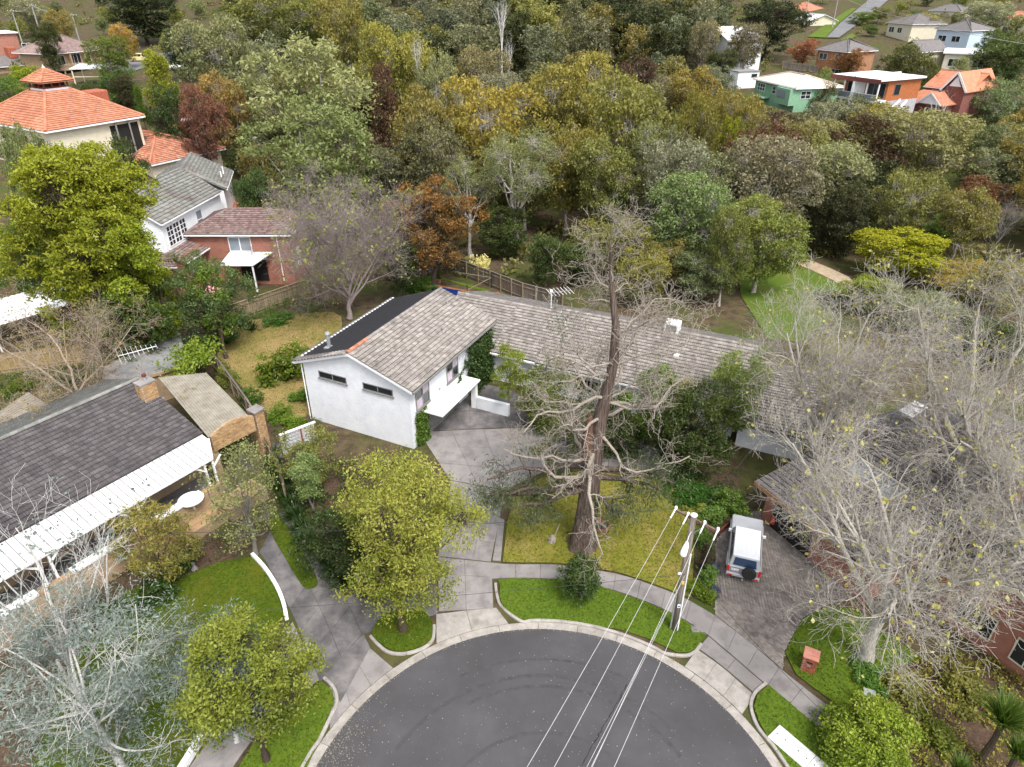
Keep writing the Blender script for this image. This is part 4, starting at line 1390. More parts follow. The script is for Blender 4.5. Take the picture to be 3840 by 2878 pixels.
# ------------------------------------------------------------------ neighbour on the right, seen through the bare branches
def right_house():
    A, B = (15.52, 33.78), (18.01, 28.68)
    w_, rz = rect(A, B)
    e = empty('neighbour_house', (A[0], A[1], 0), rz, 'orange brick house with grey tiled hips behind the bare plane trees', 'house')
    fas = M('rusty_timber_fascia', [(.24, .12, .06), (.34, .2, .11)], .85, 3, stretch=(2, 12, 12))
    # garage block: fascia edge runs along x at y=0
    MB().box(.4, w_ + 2.5, .5, 7, 0, 2.55).build('wall', BR_RED, e)
    pl = [[(-.3, 0, 2.75), (w_ + 3.2, 0, 2.75), (w_ + 3.2, 8, 4.3), (-.3, 8, 4.3)]]
    r = thin_roof('roof', pl, .12, TILE_BROWN, e)
    lay_tiles(r, pl, 'tile_brown', TILE_BROWN, 60)
    MB().bar((-.3, -.06, 2.68), (w_ + .2, -.06, 2.68), .08, .28).build('fascia', fas, e)
    MB().box(1.2, 4.2, .44, .52, 0, 2.2).build('garage_door', DARK, e)
    # main block
    pl, rd = roof_planes('hip', -1.5, 12.5, 7.5, 20.5, 3.4, 2.7, 'x')
    MB().box(-.9, 11.9, 8.1, 19.9, 0, 3.2).build('wall', BR_RED, e)
    r = thin_roof('roof', pl, .14, TILE_BROWN, e)
    lay_tiles(r, pl, 'tile_brown', TILE_BROWN, 40)
    for a, b in rd: cap_row(r, a, b, TILE_BROWN, .14)
    g_ = MB()
    for p in pl: g_.bar(Vector(p[0]) + Vector((0, 0, -.12)), Vector(p[1]) + Vector((0, 0, -.12)), .14, .16)
    g_.build('gutter', CREAM, e)
    # front block with cream eaves and the red porch
    pl, rd = roof_planes('gable', 9.5, 17.5, 3, 15, 3.0, 2.0, 'y')
    gable_wall(MB(), 10.0, 17.0, 3.5, 14.5, 0, 2.85, 4.75, 'y').build('wall', BR_RED, e)
    r = thin_roof('roof', pl, .14, TILE_BROWN, e)
    lay_tiles(r, pl, 'tile_brown', TILE_BROWN, 60)
    cap_row(r, *rd[0], TILE_BROWN, .14)
    for s, x in ((-1, 9.5), (1, 17.5)): MB().bar((x, 2.96, 2.95), (13.5, 2.96, 4.95), .06, .26).build('bargeboard', CREAM, e)
    window(e, 'y-', 3.5, 11.2, 13.2, .8, 2.3, 3, 1, CREAM)
    window(e, 'y-', 3.5, 14.2, 16.2, .8, 2.3, 3, 1, CREAM)
    pl, rd = roof_planes('hip', 16.5, 24, 6, 18, 3.0, 2.2, 'y')
    MB().box(17.2, 23.5, 6.6, 17.4, 0, 2.85).build('wall', BR_RED, e)
    r = thin_roof('roof', pl, .14, TILE_BROWN, e)
    lay_tiles(r, pl, 'tile_brown', TILE_BROWN, 30)
    for a, b in rd: cap_row(r, a, b, TILE_BROWN, .14)
    # glazed courtyard slot between the garage and the main block
    MB().slab([(2.0, 4.6, 3.75), (5.4, 4.6, 3.75), (5.4, 6.2, 4.05), (2.0, 6.2, 4.05)], .06).build('skylight', GLASS_PALE, e)
    f = MB()
    for x in (2.0, 3.7, 5.4): f.bar((x, 4.6, 3.8), (x, 6.2, 4.1), .08, .08)
    f.bar((1.96, 4.6, 3.8), (5.44, 4.6, 3.8), .08, .1).bar((1.96, 6.2, 4.1), (5.44, 6.2, 4.1), .08, .1)
    f.build('skylight_frame', CREAM, e)
    MB().box(8.6, 9.3, 9.5, 10.3, 3.5, 6.2).build('chimney', BR_RED, e)
    MB().slab([(0, 12, 4.9), (1.0, 12, 4.9), (1.0, 13.4, 5.3), (0, 13.4, 5.3)], .06).build('skylight', SHEETWHITE, e)
    return e


right_house()


# ------------------------------------------------------------------ houses on the far slopes
def green_house():
    FL, FR = (47.31, 143.84), (50.39, 130.49)
    w_, rz = rect(FL, FR)
    d = 8.5
    e = house('green_house', 'pale green weatherboard house with a cream roof on the far slope', FL, FR, d, 11.2, 13.8, GREEN_PAINT, 'hip', 1.5, CREAMROOF, 'x', .5,
              [('y-', 1.0, 3.6, .7, 2.0, 3, 2), ('y-', w_ * .45, w_ * .45 + 2.2, .7, 2.0, 2, 2), ('y-', w_ - 3.4, w_ - .9, .7, 2.0, 2, 2), ('x+', 1.0, 3.0, .7, 2.0, 2, 2), ('y-', w_ * .68, w_ * .68 + 2.0, .7, 2.0, 2, 1)])
    MB().box(2, w_ * .42, -1.6, -.02, -.2, .0).build('porch', GREEN_PAINT, e)
    MB().box(w_ - 4.5, w_ + .02, -1.2, -.02, -.4, 2.3).build('bay', GREEN_PAINT, e)
    MB().box(w_ - 4.0, w_ - 1.4, -1.26, -1.19, .7, 1.95).build('window', GREYTRIM, e)
    MB().box(w_ - 3.9, w_ - 2.75, -1.29, -1.25, .8, 1.85).build('pane', GLASS_PALE, e)
    MB().box(w_ - 2.65, w_ - 1.5, -1.29, -1.25, .8, 1.85).build('pane', GLASS_PALE, e)
    sl = MB()
    for j in range(9): sl.box(-.015, w_ + .015, -.03, -.004, .1 + j * .27, .13 + j * .27)
    sl.build('board_lap', GREEN_PAINT, e)['kind'] = 'stuff'
    return e


green_house()
s_ = empty('garden_shed', (48.03, 153.82, 12.5), .3, 'small white shed left of the green house', 'shed')
MB().box(-2.5, 2.5, -1.5, 1.5, -1.5, 1.6).build('wall', WHITE, s_)
MB().box(-2.7, 2.7, -1.7, 1.7, 1.603, 1.75).build('roof', GREYTRIM, s_)
window(s_, 'y-', -1.5, .6, 2.0, .5, 1.2, 1, 1, GREYTRIM)


def modern_house():
    FL, FR = (59.55, 136.13), (63.87, 127.86)
    w_, rz = rect(FL, FR)
    e = empty('modern_house', (FL[0], FL[1], 8.2), rz, 'flat roofed modern house with two tiers of white balconies and cedar sides', 'house')
    d = 11
    MB().box(.2, w_ - .2, 1.8, d, -4, 3.55).build('lower_wall', M('pale_render', [(.32, .31, .33), (.4, .39, .41)], .9, 2), e)
    MB().box(.2, w_ - .2, 2.2, d, 3.56, 6.9).build('upper_wall', ORANGE_TIM, e)
    ro = MB().box(-.6, w_ + .4, -.9, d + .3, 6.95, 7.25).build('roof', SHEETWHITE, e)
    MB().box(-.65, w_ + .45, -.98, -.9, 6.55, 7.27).build('fascia', M('red_brown_fascia', [(.12, .04, .035), (.18, .06, .05)], .8, 3), e)
    MB().box(w_ * .47, w_ * .49, -.9, d + .3, 7.25, 7.5).build('upstand', WHITE, ro)
    for z in (3.4, .3):
        MB().box(-.1, w_ + .1, -.7, 2.2, z, z + .35).build('balcony_slab', WHITE, e)
        MB().box(0, w_, -.66, -.62, z + .35, z + 1.25).build('glass_balustrade', GLASS_PALE, e)
        MB().box(0, w_, -.69, -.6, z + 1.25, z + 1.32).build('handrail', WHITE, e)
    for x in (0, w_ * .24, w_ * .74, w_ - .1):
        MB().box(x, x + .18, -.6, -.4, -4, 6.9).build('column', WHITE, e)
    fi = MB()
    fi.add([(w_ * .46, -1.5, -4), (w_ * .46 + .4, -1.5, -4), (w_ * .46 + .4, 2.1, -4), (w_ * .46, 2.1, -4), (w_ * .46, -.9, 7.4), (w_ * .46 + .4, -.9, 7.4), (w_ * .46 + .4, 2.1, 7.4), (w_ * .46, 2.1, 7.4)],
           [(3, 2, 1, 0), (4, 5, 6, 7), (0, 1, 5, 4), (1, 2, 6, 5), (2, 3, 7, 6), (3, 0, 4, 7)])
    fi.build('fin_wall', WHITE, e)
    for z in (3.9, .8):
        window(e, 'y-', 2.2 if z > 2 else 1.8, w_ * .1, w_ * .36, z, z + 2.5, 2, 1, GREYTRIM, GLASS, .08)
        window(e, 'y-', 2.2 if z > 2 else 1.8, w_ * .56, w_ * .94, z, z + 2.5, 3, 1, GREYTRIM, GLASS, .08)
    window(e, 'x+', w_ - .2, 4, 5.6, 4.4, 6.2, 1, 1, GREYTRIM)
    window(e, 'x+', w_ - .2, 3.6, 6, .9, 2.5, 2, 1, GREYTRIM)
    st = MB()
    for k in range(12): st.box(w_ + .3, w_ + 1.5, 5.5 - k * .55, 6.05 - k * .55, 2.6 - k * .42, 2.75 - k * .42)
    st.build('outside_stair', M('dark_red_deck', [(.08, .025, .02), (.13, .04, .035)], .8, 3), e)
    ra = MB()
    for x in (w_ + .25, w_ + 1.55): ra.bar((x, 5.8, 3.7), (x, -.6, -1.1), .08, .5)
    ra.build('stair_rail', WHITE, e)
    return e


modern_house()


def red_roof_house():
    FL, FR = (80.3, 142.82), (84.68, 136.33)
    w_, rz = rect(FL, FR)
    br = M('dull_red_render', [(.16, .06, .05), (.22, .09, .07)], .9, 3)
    e = house('red_roof_house', 'brick house with red tiled gables beyond the valley at the right', FL, FR, 9, 8.6, 12.6, br, 'gable', 2.6, TILE_RED, 'x', .5,
              [('y-', 1.0, 3.4, 1.9, 3.5, 2, 1), ('y-', 4.6, 5.6, 1.6, 3.6, 1, 1)])
    x0, x1 = w_ * .52, w_ * 1.12
    pl, rd = roof_planes('gable', x0, x1, -3.2, 9, 4.0, 3.2, 'y')
    gable_wall(MB(), x0 + .4, x1 - .4, -2.9, 8.5, -1.5, 3.9, 6.85, 'y').build('gable_wall', br, e)
    thin_roof('gable_roof', pl, .15, TILE_RED, e)
    for x in (x0, x1): MB().bar((x, -3.25, 3.95), ((x0 + x1) / 2, -3.25, 7.15), .08, .35).build('bargeboard', WHITE, e)
    tri = MB()
    xm = (x0 + x1) / 2
    tri.add([(x0 + 1.3, -2.96, 4.75), (x1 - 1.3, -2.96, 4.75), (xm, -2.96, 6.5)], [(0, 1, 2)])
    tri.build('gable_panel', WHITE, e)
    # lower hip in front with a gablet
    pl, rd = roof_planes('hip', -2.2, x0 + 3.5, -7.5, -.3, 1.9, 1.9, 'x')
    MB().box(-1.6, x0 + 2.9, -6.9, -.3, -2.5, 1.8).build('wall', br, e)
    thin_roof('lower_roof', pl, .15, TILE_RED, e)
    gp, gr_ = roof_planes('gable', x0 - 1.2, x0 + 3.2, -8, -3.5, 1.95, 1.9, 'y')
    thin_roof('gablet_roof', gp, .14, TILE_RED, e)
    gm = x0 + 1.0
    MB().add([(x0 - .9, -7.9, 2.0), (x0 + 2.9, -7.9, 2.0), (gm, -7.9, 3.65)], [(0, 1, 2)]).build('gablet_panel', WHITE, e)
    for x in (x0 - 1.2, x0 + 3.2): MB().bar((x, -8.05, 1.9), (gm, -8.05, 3.85), .08, .26).build('bargeboard', WHITE, e)
    window(e, 'y-', -6.9, x0 + .2, x0 + 2, -.4, 1.2, 2, 1, WHITE)
    dp, dr = roof_planes('gable', 3.9, 6.4, -1.6, 2.5, 3.2, 1.0, 'y')
    thin_roof('porch_roof', dp, .12, TILE_RED, e)
    MB().add([(4.1, -1.5, 3.2), (6.2, -1.5, 3.2), (5.15, -1.5, 4.1)], [(0, 1, 2)]).build('porch_gable', CREAM, e)
    for x in (4.2, 6.0): MB().box(x, x + .15, -1.5, -1.35, 1.6, 3.2).build('porch_post', CREAM, e)
    return e


red_roof_house()

W_ = WHITE
house('white_far_house', 'double storey white gabled house far up the slope among dark trees', (49.12, 199.61), (52.43, 183.9), 9, 11.5, 17.6, BOARD, 'gable', 2.6, SHEETWHITE, 'y', .4,
      [('y-', 1.2, 2.4, 3.4, 4.8, 2, 1), ('y-', 4.0, 5.4, 3.4, 4.8, 2, 1), ('y-', .8, 2.6, .4, 2.2, 3, 1), ('y-', 4.0, 6.4, .4, 2.2, 3, 1), ('x+', 1, 2.4, 3.4, 4.8, 2, 1)])
house('brown_brick_house', 'orange brick house with a grey hip roof and a dark balcony on the far slope', (77.97, 192.9), (82.13, 184.93), 10, 9.5, 15.2, BR_ORANGE, 'hip', 2.6, TILE_BROWN, 'x', .5,
      [('y-', .8, 3.2, 3.4, 4.9, 2, 1), ('y-', 5.6, 7.6, 2.8, 5.0, 2, 1), ('y-', 5.4, 8.6, -.4, 1.6, 3, 1)])
house('flat_white_house', 'long low house with a flat white roof at the far right', (99.11, 172.77), (106.78, 168.29), 14, 12.5, 15.8, CREAM, 'flat', 0, SHEETWHITE, 'x', .5,
      [('y-', 1, 4, .7, 2.3, 3, 1), ('y-', 6, 9, .7, 2.3, 3, 1)])
house('grey_gable_house', 'grey roofed house with a white gable above the modern house', (94.84, 185.03), (97.3, 179.94), 9, 12, 15.6, CREAM, 'gable', 2.2, TILE_BROWN, 'y', .5, [('y-', 1, 3, .8, 2.2, 2, 1)])
house('far_cottage', 'cream cottage with a grey hip roof right of the far road', (118.3, 242.32), (120.38, 231.48), 11, 15.5, 19, CREAM, 'hip', 2.6, TILE_BROWN, 'x', .5, [('y-', 1, 3.4, .8, 2.3, 2, 1), ('y-', 5, 7, .8, 2.3, 2, 1)])
house('far_cottage', 'pale blue house with a grey roof and brick chimney in the top right', (121.49, 219.47), (126.18, 210.91), 11, 14.5, 18.4, M('pale_blue_board', [(.42, .52, .62), (.5, .58, .66)], .8, 2), 'hip', 2.4, TILE_BROWN, 'x', .5, [('y-', 1, 3.4, .8, 2.3, 2, 1), ('y-', 5, 7.4, .8, 2.3, 2, 1)])
house('far_cottage', 'yellow gabled house with a dull red roof in the top right corner', (159.51, 251.13), (161.92, 239.9), 10, 14.8, 19, CREAM, 'gable', 2.8, TILE_OLDRED, 'x', .5, [('y-', 1, 3, .9, 2.5, 2, 1), ('y-', 5, 7, .9, 2.5, 2, 1)])
house('far_cottage', 'yellow cream house half hidden by trees at the top right', (152.69, 283.84), (158.54, 274.78), 11, 17.5, 21, CREAM, 'hip', 2.6, TILE_BROWN, 'x', .5, [('y-', 1, 3.4, .8, 2.3, 2, 1)])
house('far_cottage', 'brick house with a dull red roof at the top left of the far road', (104.12, 299.61), (110.36, 290.05), 11, 17, 20.5, BR_RED, 'hip', 2.8, TILE_OLDRED, 'x', .5, [('y-', 1, 3.4, .8, 2.3, 2, 1), ('y-', 5, 7.2, .8, 2.3, 2, 1)])
house('far_cottage', 'small white roofed house beside the far power pole', (99.58, 270.03), (100.74, 260.25), 9, 16, 18.6, CREAM, 'gable', 1.8, SHEETWHITE, 'x', .5, [('y-', 1, 3, .8, 2.1, 2, 1)])


def balcony_house():
    FL, FR = (-102.53, 167.97), (-98.03, 179.89)
    w_, rz = rect(FL, FR)
    e = house('balcony_house', 'brown brick house with grey hip roof and a long timber balcony', FL, FR, 10, 10.2, 16.2, BR_TAN, 'hip', 3.2, TILE_PURPLE, 'x', 1.0,
              [('y-', .8, 3.0, 3.4, 5.4, 2, 1), ('y-', 4.4, 7.2, 3.2, 5.5, 3, 1), ('y-', 8.2, 9.8, 3.2, 5.4, 2, 1)])
    tim = M('pinkish_deck_timber', [(.34, .25, .17), (.44, .34, .25)], .85, 3)
    MB().box(-.5, w_ + 1.5, -3.0, -.02, 2.6, 2.85).build('deck', tim, e)
    MB().box(-.5, w_ + 1.5, -3.05, -2.95, 3.75, 3.9).build('handrail', tim, e)
    bal = MB().box(-.03, .03, -.03, .03, 2.85, 3.75).mesh('baluster', tim)
    for k in range(int((w_ + 2) / .3)): inst('baluster', bal, Matrix.Translation((-.45 + k * .3, -3.0, 0)), e)
    for x in (.2, w_ * .3, w_ * .6, w_ * .9): MB().box(x, x + .4, -.9, -.5, 2.85, 5.9).build('brick_post', BR_TAN, e)
    for x in (-.2, w_ * .5, w_ + 1.1): MB().box(x, x + .25, -2.9, -2.65, -2, 2.6).build('post', tim, e)
    MB().lathe([(.05, 0), (.55, .1), (.75, .35)], (w_ - 1.5, 1, 6.6), 14).build('satellite_dish', M('blue_grey_dish', [(.12, .2, .3), (.17, .25, .35)], .6, 3), e)
    return e


balcony_house()
gz = empty('pergola', (-86.2, 154.7, 12.4), .1, 'white roofed garden pergola with a railing below the balcony house', 'pergola')
MB().slab([(-4, -2.5, 2.3), (4, -2.5, 2.3), (4, 2.5, 2.8), (-4, 2.5, 2.8)], .12).build('roof', SHEETWHITE, gz)
for x in (-3.7, 3.7):
    for y in (-2.2, 2.2): MB().box(x - .1, x + .1, y - .1, y + .1, -2.5, 2.25).build('post', CREAM, gz)
MB().box(-3.7, 3.7, -2.25, -2.18, .7, .85).build('handrail', CREAM, gz)
house('left_far_house', 'red brick house with a pale flat roof at the far left edge', (-118.13, 170.45), (-113.47, 175.19), 9, 15.5, 19.8, BR_RED, 'flat', 0, SHEETWHITE, 'x', .4, [('y-', 7, 9, .8, 2.2, 2, 1)])
lh = house('left_roof_house', 'dark tiled house at the left edge with a maroon box on its roof', (-117.62, 162.96), (-111.38, 172.56), 12, 9.5, 13.6, BR_TAN, 'gable', 2.6, TILE_BROWN, 'x', .5, [('y-', 7, 9, 1, 2.6, 2, 1)])
MB().box(9.2, 11.0, 2.2, 4.0, 5.2, 7.6).build('roof_cooler', BRICK_RED, lh, bevel=.2)

# ------------------------------------------------------------------ growing trees
def nrm(a):
    return a / np.maximum(1e-9, np.linalg.norm(a, axis=-1, keepdims=True))


class Branches:
    """lots of tapering tubes; polylines are stored in batches (M,N,3) with radii (M,N)"""
    def __init__(self):
        self.b = []

    def add(self, P, R, sides):
        self.b.append((np.asarray(P, float), np.asarray(R, float), sides))

    def geometry(self):
        Vs, Fs, off = [], [], 0
        for P, R, S in self.b:
            Mn, Nn = P.shape[:2]
            T = np.gradient(P, axis=1)
            T = nrm(T)
            ref = np.where(np.abs(T[..., 2:3]) > .85, np.array([1., 0, 0]), np.array([0, 0, 1.]))
            s = nrm(np.cross(T, ref)); u = np.cross(s, T)
            a = np.arange(S) * 2 * PI / S
            V = P[:, :, None] + (s[:, :, None] * np.cos(a)[:, None] + u[:, :, None] * np.sin(a)[:, None]) * R[:, :, None, None]
            idx = np.arange(Mn * Nn * S).reshape(Mn, Nn, S) + off
            A = idx[:, :-1]; B = idx[:, 1:]
            F = np.stack([A, np.roll(A, -1, 2), np.roll(B, -1, 2), B], -1).reshape(-1, 4)
            Vs.append(V.reshape(-1, 3)); Fs.append(F); off += Mn * Nn * S
        return np.concatenate(Vs), np.concatenate(Fs)


def sprout(rng, P, R, k, t0, t1, length, angle, wob, up=0.0, n=5, rr=.55, taper=.35, droop=0.0, ljit=.35, flat=0.0):
    """children of a batch of parent polylines; returns (P,R) batch of children"""
    Mn, Nn = P.shape[:2]
    C = Mn * k
    pi = np.repeat(np.arange(Mn), k)
    t = t0 + (t1 - t0) * ((np.tile(np.arange(k), Mn) + rng.random(C)) / k)
    f = t * (Nn - 1)
    i0 = np.minimum(f.astype(int), Nn - 2); w_ = (f - i0)[:, None]
    base = P[pi, i0] * (1 - w_) + P[pi, i0 + 1] * w_
    rad = R[pi, i0] * (1 - w_[:, 0]) + R[pi, i0 + 1] * w_[:, 0]
    tan = nrm(P[pi, i0 + 1] - P[pi, i0])
    rnd = nrm(rng.normal(size=(C, 3)))
    side = nrm(np.cross(tan, rnd))
    ang = np.radians(angle) * (1 + .3 * rng.normal(size=C))[:, None]
    d = tan * np.cos(ang) + side * np.sin(ang)
    d[:, 2] = d[:, 2] * (1 - flat) + up
    d = nrm(d)
    ln = length * (1 + ljit * (rng.random(C) * 2 - 1)) * (1.15 - .5 * t)
    Q = np.empty((C, n, 3)); Q[:, 0] = base
    step = (ln / (n - 1))[:, None]
    for j in range(1, n):
        d = nrm(d + wob * rng.normal(size=(C, 3)) + np.array([0, 0, up * .25 - droop * j / n]))
        Q[:, j] = Q[:, j - 1] + d * step
    r0 = np.minimum(rad * rr, rad * .95)
    rads = r0[:, None] * np.linspace(1, taper, n)[None]
    return Q, rads


def blades(rng, C, per, spread, size, aspect=2.2, up=.5, hang=0.0, tint=None, flatten=.7):
    """leaf blades round clump centres C (m,3). returns V,F,tint"""
    m = len(C)
    n = m * per
    ci = np.repeat(np.arange(m), per)
    off = rng.normal(size=(n, 3)) * .55
    off[:, 2] *= flatten
    sp = spread if np.isscalar(spread) else np.asarray(spread)[ci][:, None]
    c = C[ci] + off * sp
    ax = nrm(rng.normal(size=(n, 3)) + off * .9 + np.array([0, 0, -2.2 * hang]))
    nm = nrm(rng.normal(size=(n, 3)) + np.array([0, 0, up * 2]))
    b = nrm(np.cross(nm, ax))
    s = size * (.6 + .8 * rng.random(n))[:, None]
    L2, W2 = ax * s * .5, b * s * .5 / aspect
    V = np.stack([c - L2, c + W2 - L2 * .1, c + L2, c - W2 - L2 * .1], 1).reshape(-1, 3)
    F = np.arange(n * 4).reshape(n, 4)
    tv = (np.zeros(m) if tint is None else tint)[ci]
    tv = np.clip(tv + .12 * rng.normal(size=n), 0, 1)
    return V, F, np.repeat(tv, 4)


def crown_points(rng, lobes, n, shell=.62):
    """points in the outer part of a bunch of ellipsoids; lobes (k,6)"""
    lob = np.asarray(lobes, float)
    w_ = (lob[:, 3] * lob[:, 4] * lob[:, 5]) ** (2 / 3)
    li = rng.choice(len(lob), size=n, p=w_ / w_.sum())
    d = nrm(rng.normal(size=(n, 3)) + np.array([0, 0, .25]))
    r = shell + (1 - shell) * np.sqrt(rng.random(n))
    return lob[li, :3] + d * lob[li, 3:] * r[:, None], li


def leafy(seed, H, R, base=.3, nlobe=9, lobe=.42, nclump=230, per=28, spread=.55, size=.26, aspect=2.2, up=.5, hang=0.0,
          trunk=.03, squash=1.0, tip=.35, fork=1, top_light=True, shell=.6, sparse=0.0, twigs=True, wob=.12, cone=0.0, flatten=.7):
    """tree of height H, crown radius R with crown from base*H to H: returns (wood V,F), (leaf V,F,tint)"""
    rng = np.random.default_rng(seed)
    zc = H * (1 + base) / 2
    rz = H * (1 - base) / 2
    lobes = []
    for i in range(nlobe):
        a = 2 * PI * (i * .618 + rng.random() * .15)
        hgt = -1 + 2 * (i + .5) / nlobe + rng.normal() * .12
        hgt = max(-.9, min(.85, hgt))
        rad = math.sqrt(max(0, 1 - hgt * hgt)) * (.62 + .16 * rng.normal()) if not cone else (1 - (hgt + 1) / 2 * cone) * (.6 + .12 * rng.normal())
        lr = lobe * (1 + .22 * rng.normal()) * (1 if not cone else (1 - .55 * (hgt + 1) / 2))
        lobes.append((math.cos(a) * rad * R, math.sin(a) * rad * R, zc + hgt * rz * .72, lr * R, lr * R, lr * R * squash))
    lobes = np.array(lobes)
    top = (lobes[:, 2] + lobes[:, 5]).max()
    lobes[:, 2] += H - top
    br = Branches()
    rt = trunk * H
    lean = rng.normal(size=2) * .03 * H
    n = 9
    zt = np.linspace(0, H * (.80), n)
    tp = np.c_[np.cumsum(rng.normal(size=n) * .012 * H) + lean[0] * zt / H, np.cumsum(rng.normal(size=n) * .012 * H) + lean[1] * zt / H, zt]
    tp -= tp[0] * np.array([1, 1, 0])
    tr = rt * np.linspace(1, .28, n); tr[0] *= 1.45
    br.add(tp[None], tr[None], 8)
    for L_ in lobes:
        t = rng.uniform(max(.25, base * .9), .75)
        i = int(t * (n - 1)); p0 = tp[i]
        if L_[2] < p0[2] + .5: p0 = tp[max(1, int((L_[2] - .8) / H / .8 * (n - 1)))]
        p2 = L_[:3]
        mid = (p0 + p2) / 2 + np.array([0, 0, -.12 * np.linalg.norm(p2 - p0)]) + rng.normal(size=3) * wob * np.linalg.norm(p2 - p0) * .7
        q = np.array([p0 * (1 - s) ** 2 + 2 * mid * s * (1 - s) + p2 * s * s for s in np.linspace(0, 1, 7)])
        br.add(q[None], (rt * .36 * np.linspace(1, .3, 7))[None], 6)
    C, li = crown_points(rng, lobes, nclump, shell)
    if sparse:
        keep = rng.random(len(C)) > sparse * np.abs(np.sin(C[:, 0] * 1.3 + C[:, 2] * .9 + seed))
        C, li = C[keep], li[keep]
    C[:, 2] = np.maximum(C[:, 2], H * base * .5)
    # twigs from lobe hearts to the clumps
    if twigs:
        h0 = lobes[li, :3] + rng.normal(size=(len(C), 3)) * lobes[li, 3:4] * .18
        m_ = (h0 + C) / 2 + rng.normal(size=C.shape) * .12 * R * .3
        s = np.linspace(0, 1, 4)[None, :, None]
        Q = h0[:, None] * (1 - s) ** 2 + 2 * m_[:, None] * s * (1 - s) + C[:, None] * s * s
        br.add(Q, (rt * .075 * np.linspace(1, .35, 4))[None].repeat(len(C), 0), 3)
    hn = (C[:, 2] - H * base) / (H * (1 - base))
    tint = np.clip(tip * (rng.random(len(C)) * .9 + (.9 * hn - .25 if top_light else 0)), 0, 1)  # random new growth, plus top light painted in, rising with height
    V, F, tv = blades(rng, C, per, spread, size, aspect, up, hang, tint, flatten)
    return br.geometry(), (V, F, tv)


def bare(seed, H, spread, leaders=5, lv=((5, .5, 42), (5, .36, 45), (4, .22, 48), (3, .13, 50)), trunk=.028, wob=.16, clear=.22, up=.12,
         leaf=0, lsize=.14, lspread=.2, lper=3, droop=0.0, rr=.5, lean=.55, tlen=.5, sides=(10, 7, 5, 4, 3, 3), npts=6, wobs=None):
    """leafless branching tree"""
    rng = np.random.default_rng(seed)
    br = Branches()
    n = 8
    zt = np.linspace(0, H * tlen, n)
    tp = np.c_[np.cumsum(rng.normal(size=n) * .01 * H), np.cumsum(rng.normal(size=n) * .01 * H), zt]
    tp -= tp[0] * np.array([1, 1, 0])
    tr = trunk * H * np.linspace(1, .55, n); tr[0] *= 1.35
    P, Rr = tp[None], tr[None]
    br.add(P, Rr, sides[0])
    # leaders
    a = 2 * PI * (np.arange(leaders) / leaders) + rng.normal(size=leaders) * .25
    t = clear / tlen + (1 - clear / tlen) * rng.random(leaders) ** .8
    Q = np.empty((leaders, 8, 3)); d = np.stack([np.cos(a) * lean, np.sin(a) * lean, np.full(leaders, .75) + .3 * rng.random(leaders)], -1)
    Q[:, 0] = np.stack([np.interp(t, np.linspace(0, 1, n), tp[:, k]) for k in range(3)], -1)
    reach = (H - Q[:, 0, 2]) * (.85 + .25 * rng.random(leaders))
    for j in range(1, 8):
        d = nrm(d + wob * .8 * rng.normal(size=d.shape) + np.array([0, 0, up * .5]))
        Q[:, j] = Q[:, j - 1] + d * (reach / 7)[:, None] * np.array([spread, spread, 1])
    R1 = (trunk * H * .52 * (.7 + .5 * rng.random(leaders)))[:, None] * np.linspace(1, .25, 8)[None]
    br.add(Q, R1, sides[1])
    P, Rr = Q, R1
    allP, allR = [P], [Rr]
    L0 = H * .5
    for i, (k, lf, ang) in enumerate(lv):
        wv = wobs[i] if wobs else wob
        P, Rr = sprout(rng, P, Rr, k, .12 if i else .18, 1.0, H * lf * .62, ang, wv, up, npts if i < 2 else 4, rr, .35, droop)
        Rr = np.maximum(Rr, .006)
        br.add(P, Rr, sides[min(i + 2, 5)])
    lf_ = None
    if leaf:
        idx = rng.choice(len(P), size=min(leaf, len(P)), replace=False)
        lf_ = blades(rng, P[idx, -1], lper, lspread, lsize, 1.3, .4, 0, rng.random(len(idx)))
    return br.geometry(), lf_, P


def bark(name, a, b_, c=None, scale=3, bump=.5, stretch=(6, 6, 1.2)):
    return M(name, [a, b_] + ([c] if c else []), .95, scale, 7, bump=bump, bscale=scale * 3, stretch=stretch, spec=.1)


BK_BROWN = bark('brown_bark', (.06, .045, .033), (.12, .09, .065))
BK_GREY = bark('grey_bark', (.13, .12, .11), (.24, .22, .2))
BK_PALE = bark('pale_gum_bark', (.30, .27, .24), (.48, .44, .40), (.2, .17, .14), scale=1.5)
BK_DARK = bark('dark_bark', (.035, .027, .022), (.075, .058, .045))
LF = {
    'olive': leaf_mat('olive_gum_leaf', (.082, .098, .026), (.145, .148, .04), (.27, .24, .065)),
    'gold': leaf_mat('golden_gum_leaf', (.095, .095, .020), (.17, .155, .03), (.31, .26, .06)),
    'grey': leaf_mat('grey_gum_leaf', (.088, .105, .052), (.145, .158, .082), (.25, .25, .13)),
    'pale': leaf_mat('pale_wattle_leaf', (.095, .115, .034), (.18, .19, .062), (.33, .32, .13)),
    'dark': leaf_mat('dark_green_leaf', (.017, .03, .012), (.042, .06, .02), (.08, .09, .025)),
    'lime': leaf_mat('lime_leaf', (.075, .115, .008), (.16, .19, .014), (.28, .30, .02)),
    'rust': leaf_mat('russet_leaf', (.045, .034, .02), (.09, .06, .034), (.13, .075, .04)),
    'fresh': leaf_mat('fresh_green_leaf', (.055, .105, .015), (.10, .17, .025), (.17, .22, .045)),
}


def tree_meshes(nm, wood, leaf, bk, lm):
    me_w = np_mesh(nm + '_trunk', wood[0], [wood[1]], bk, smooth=True)
    me_l = np_mesh(nm + '_crown', leaf[0], [leaf[1]], lm, attr={'tint': leaf[2]}) if leaf is not None else None
    return me_w, me_l


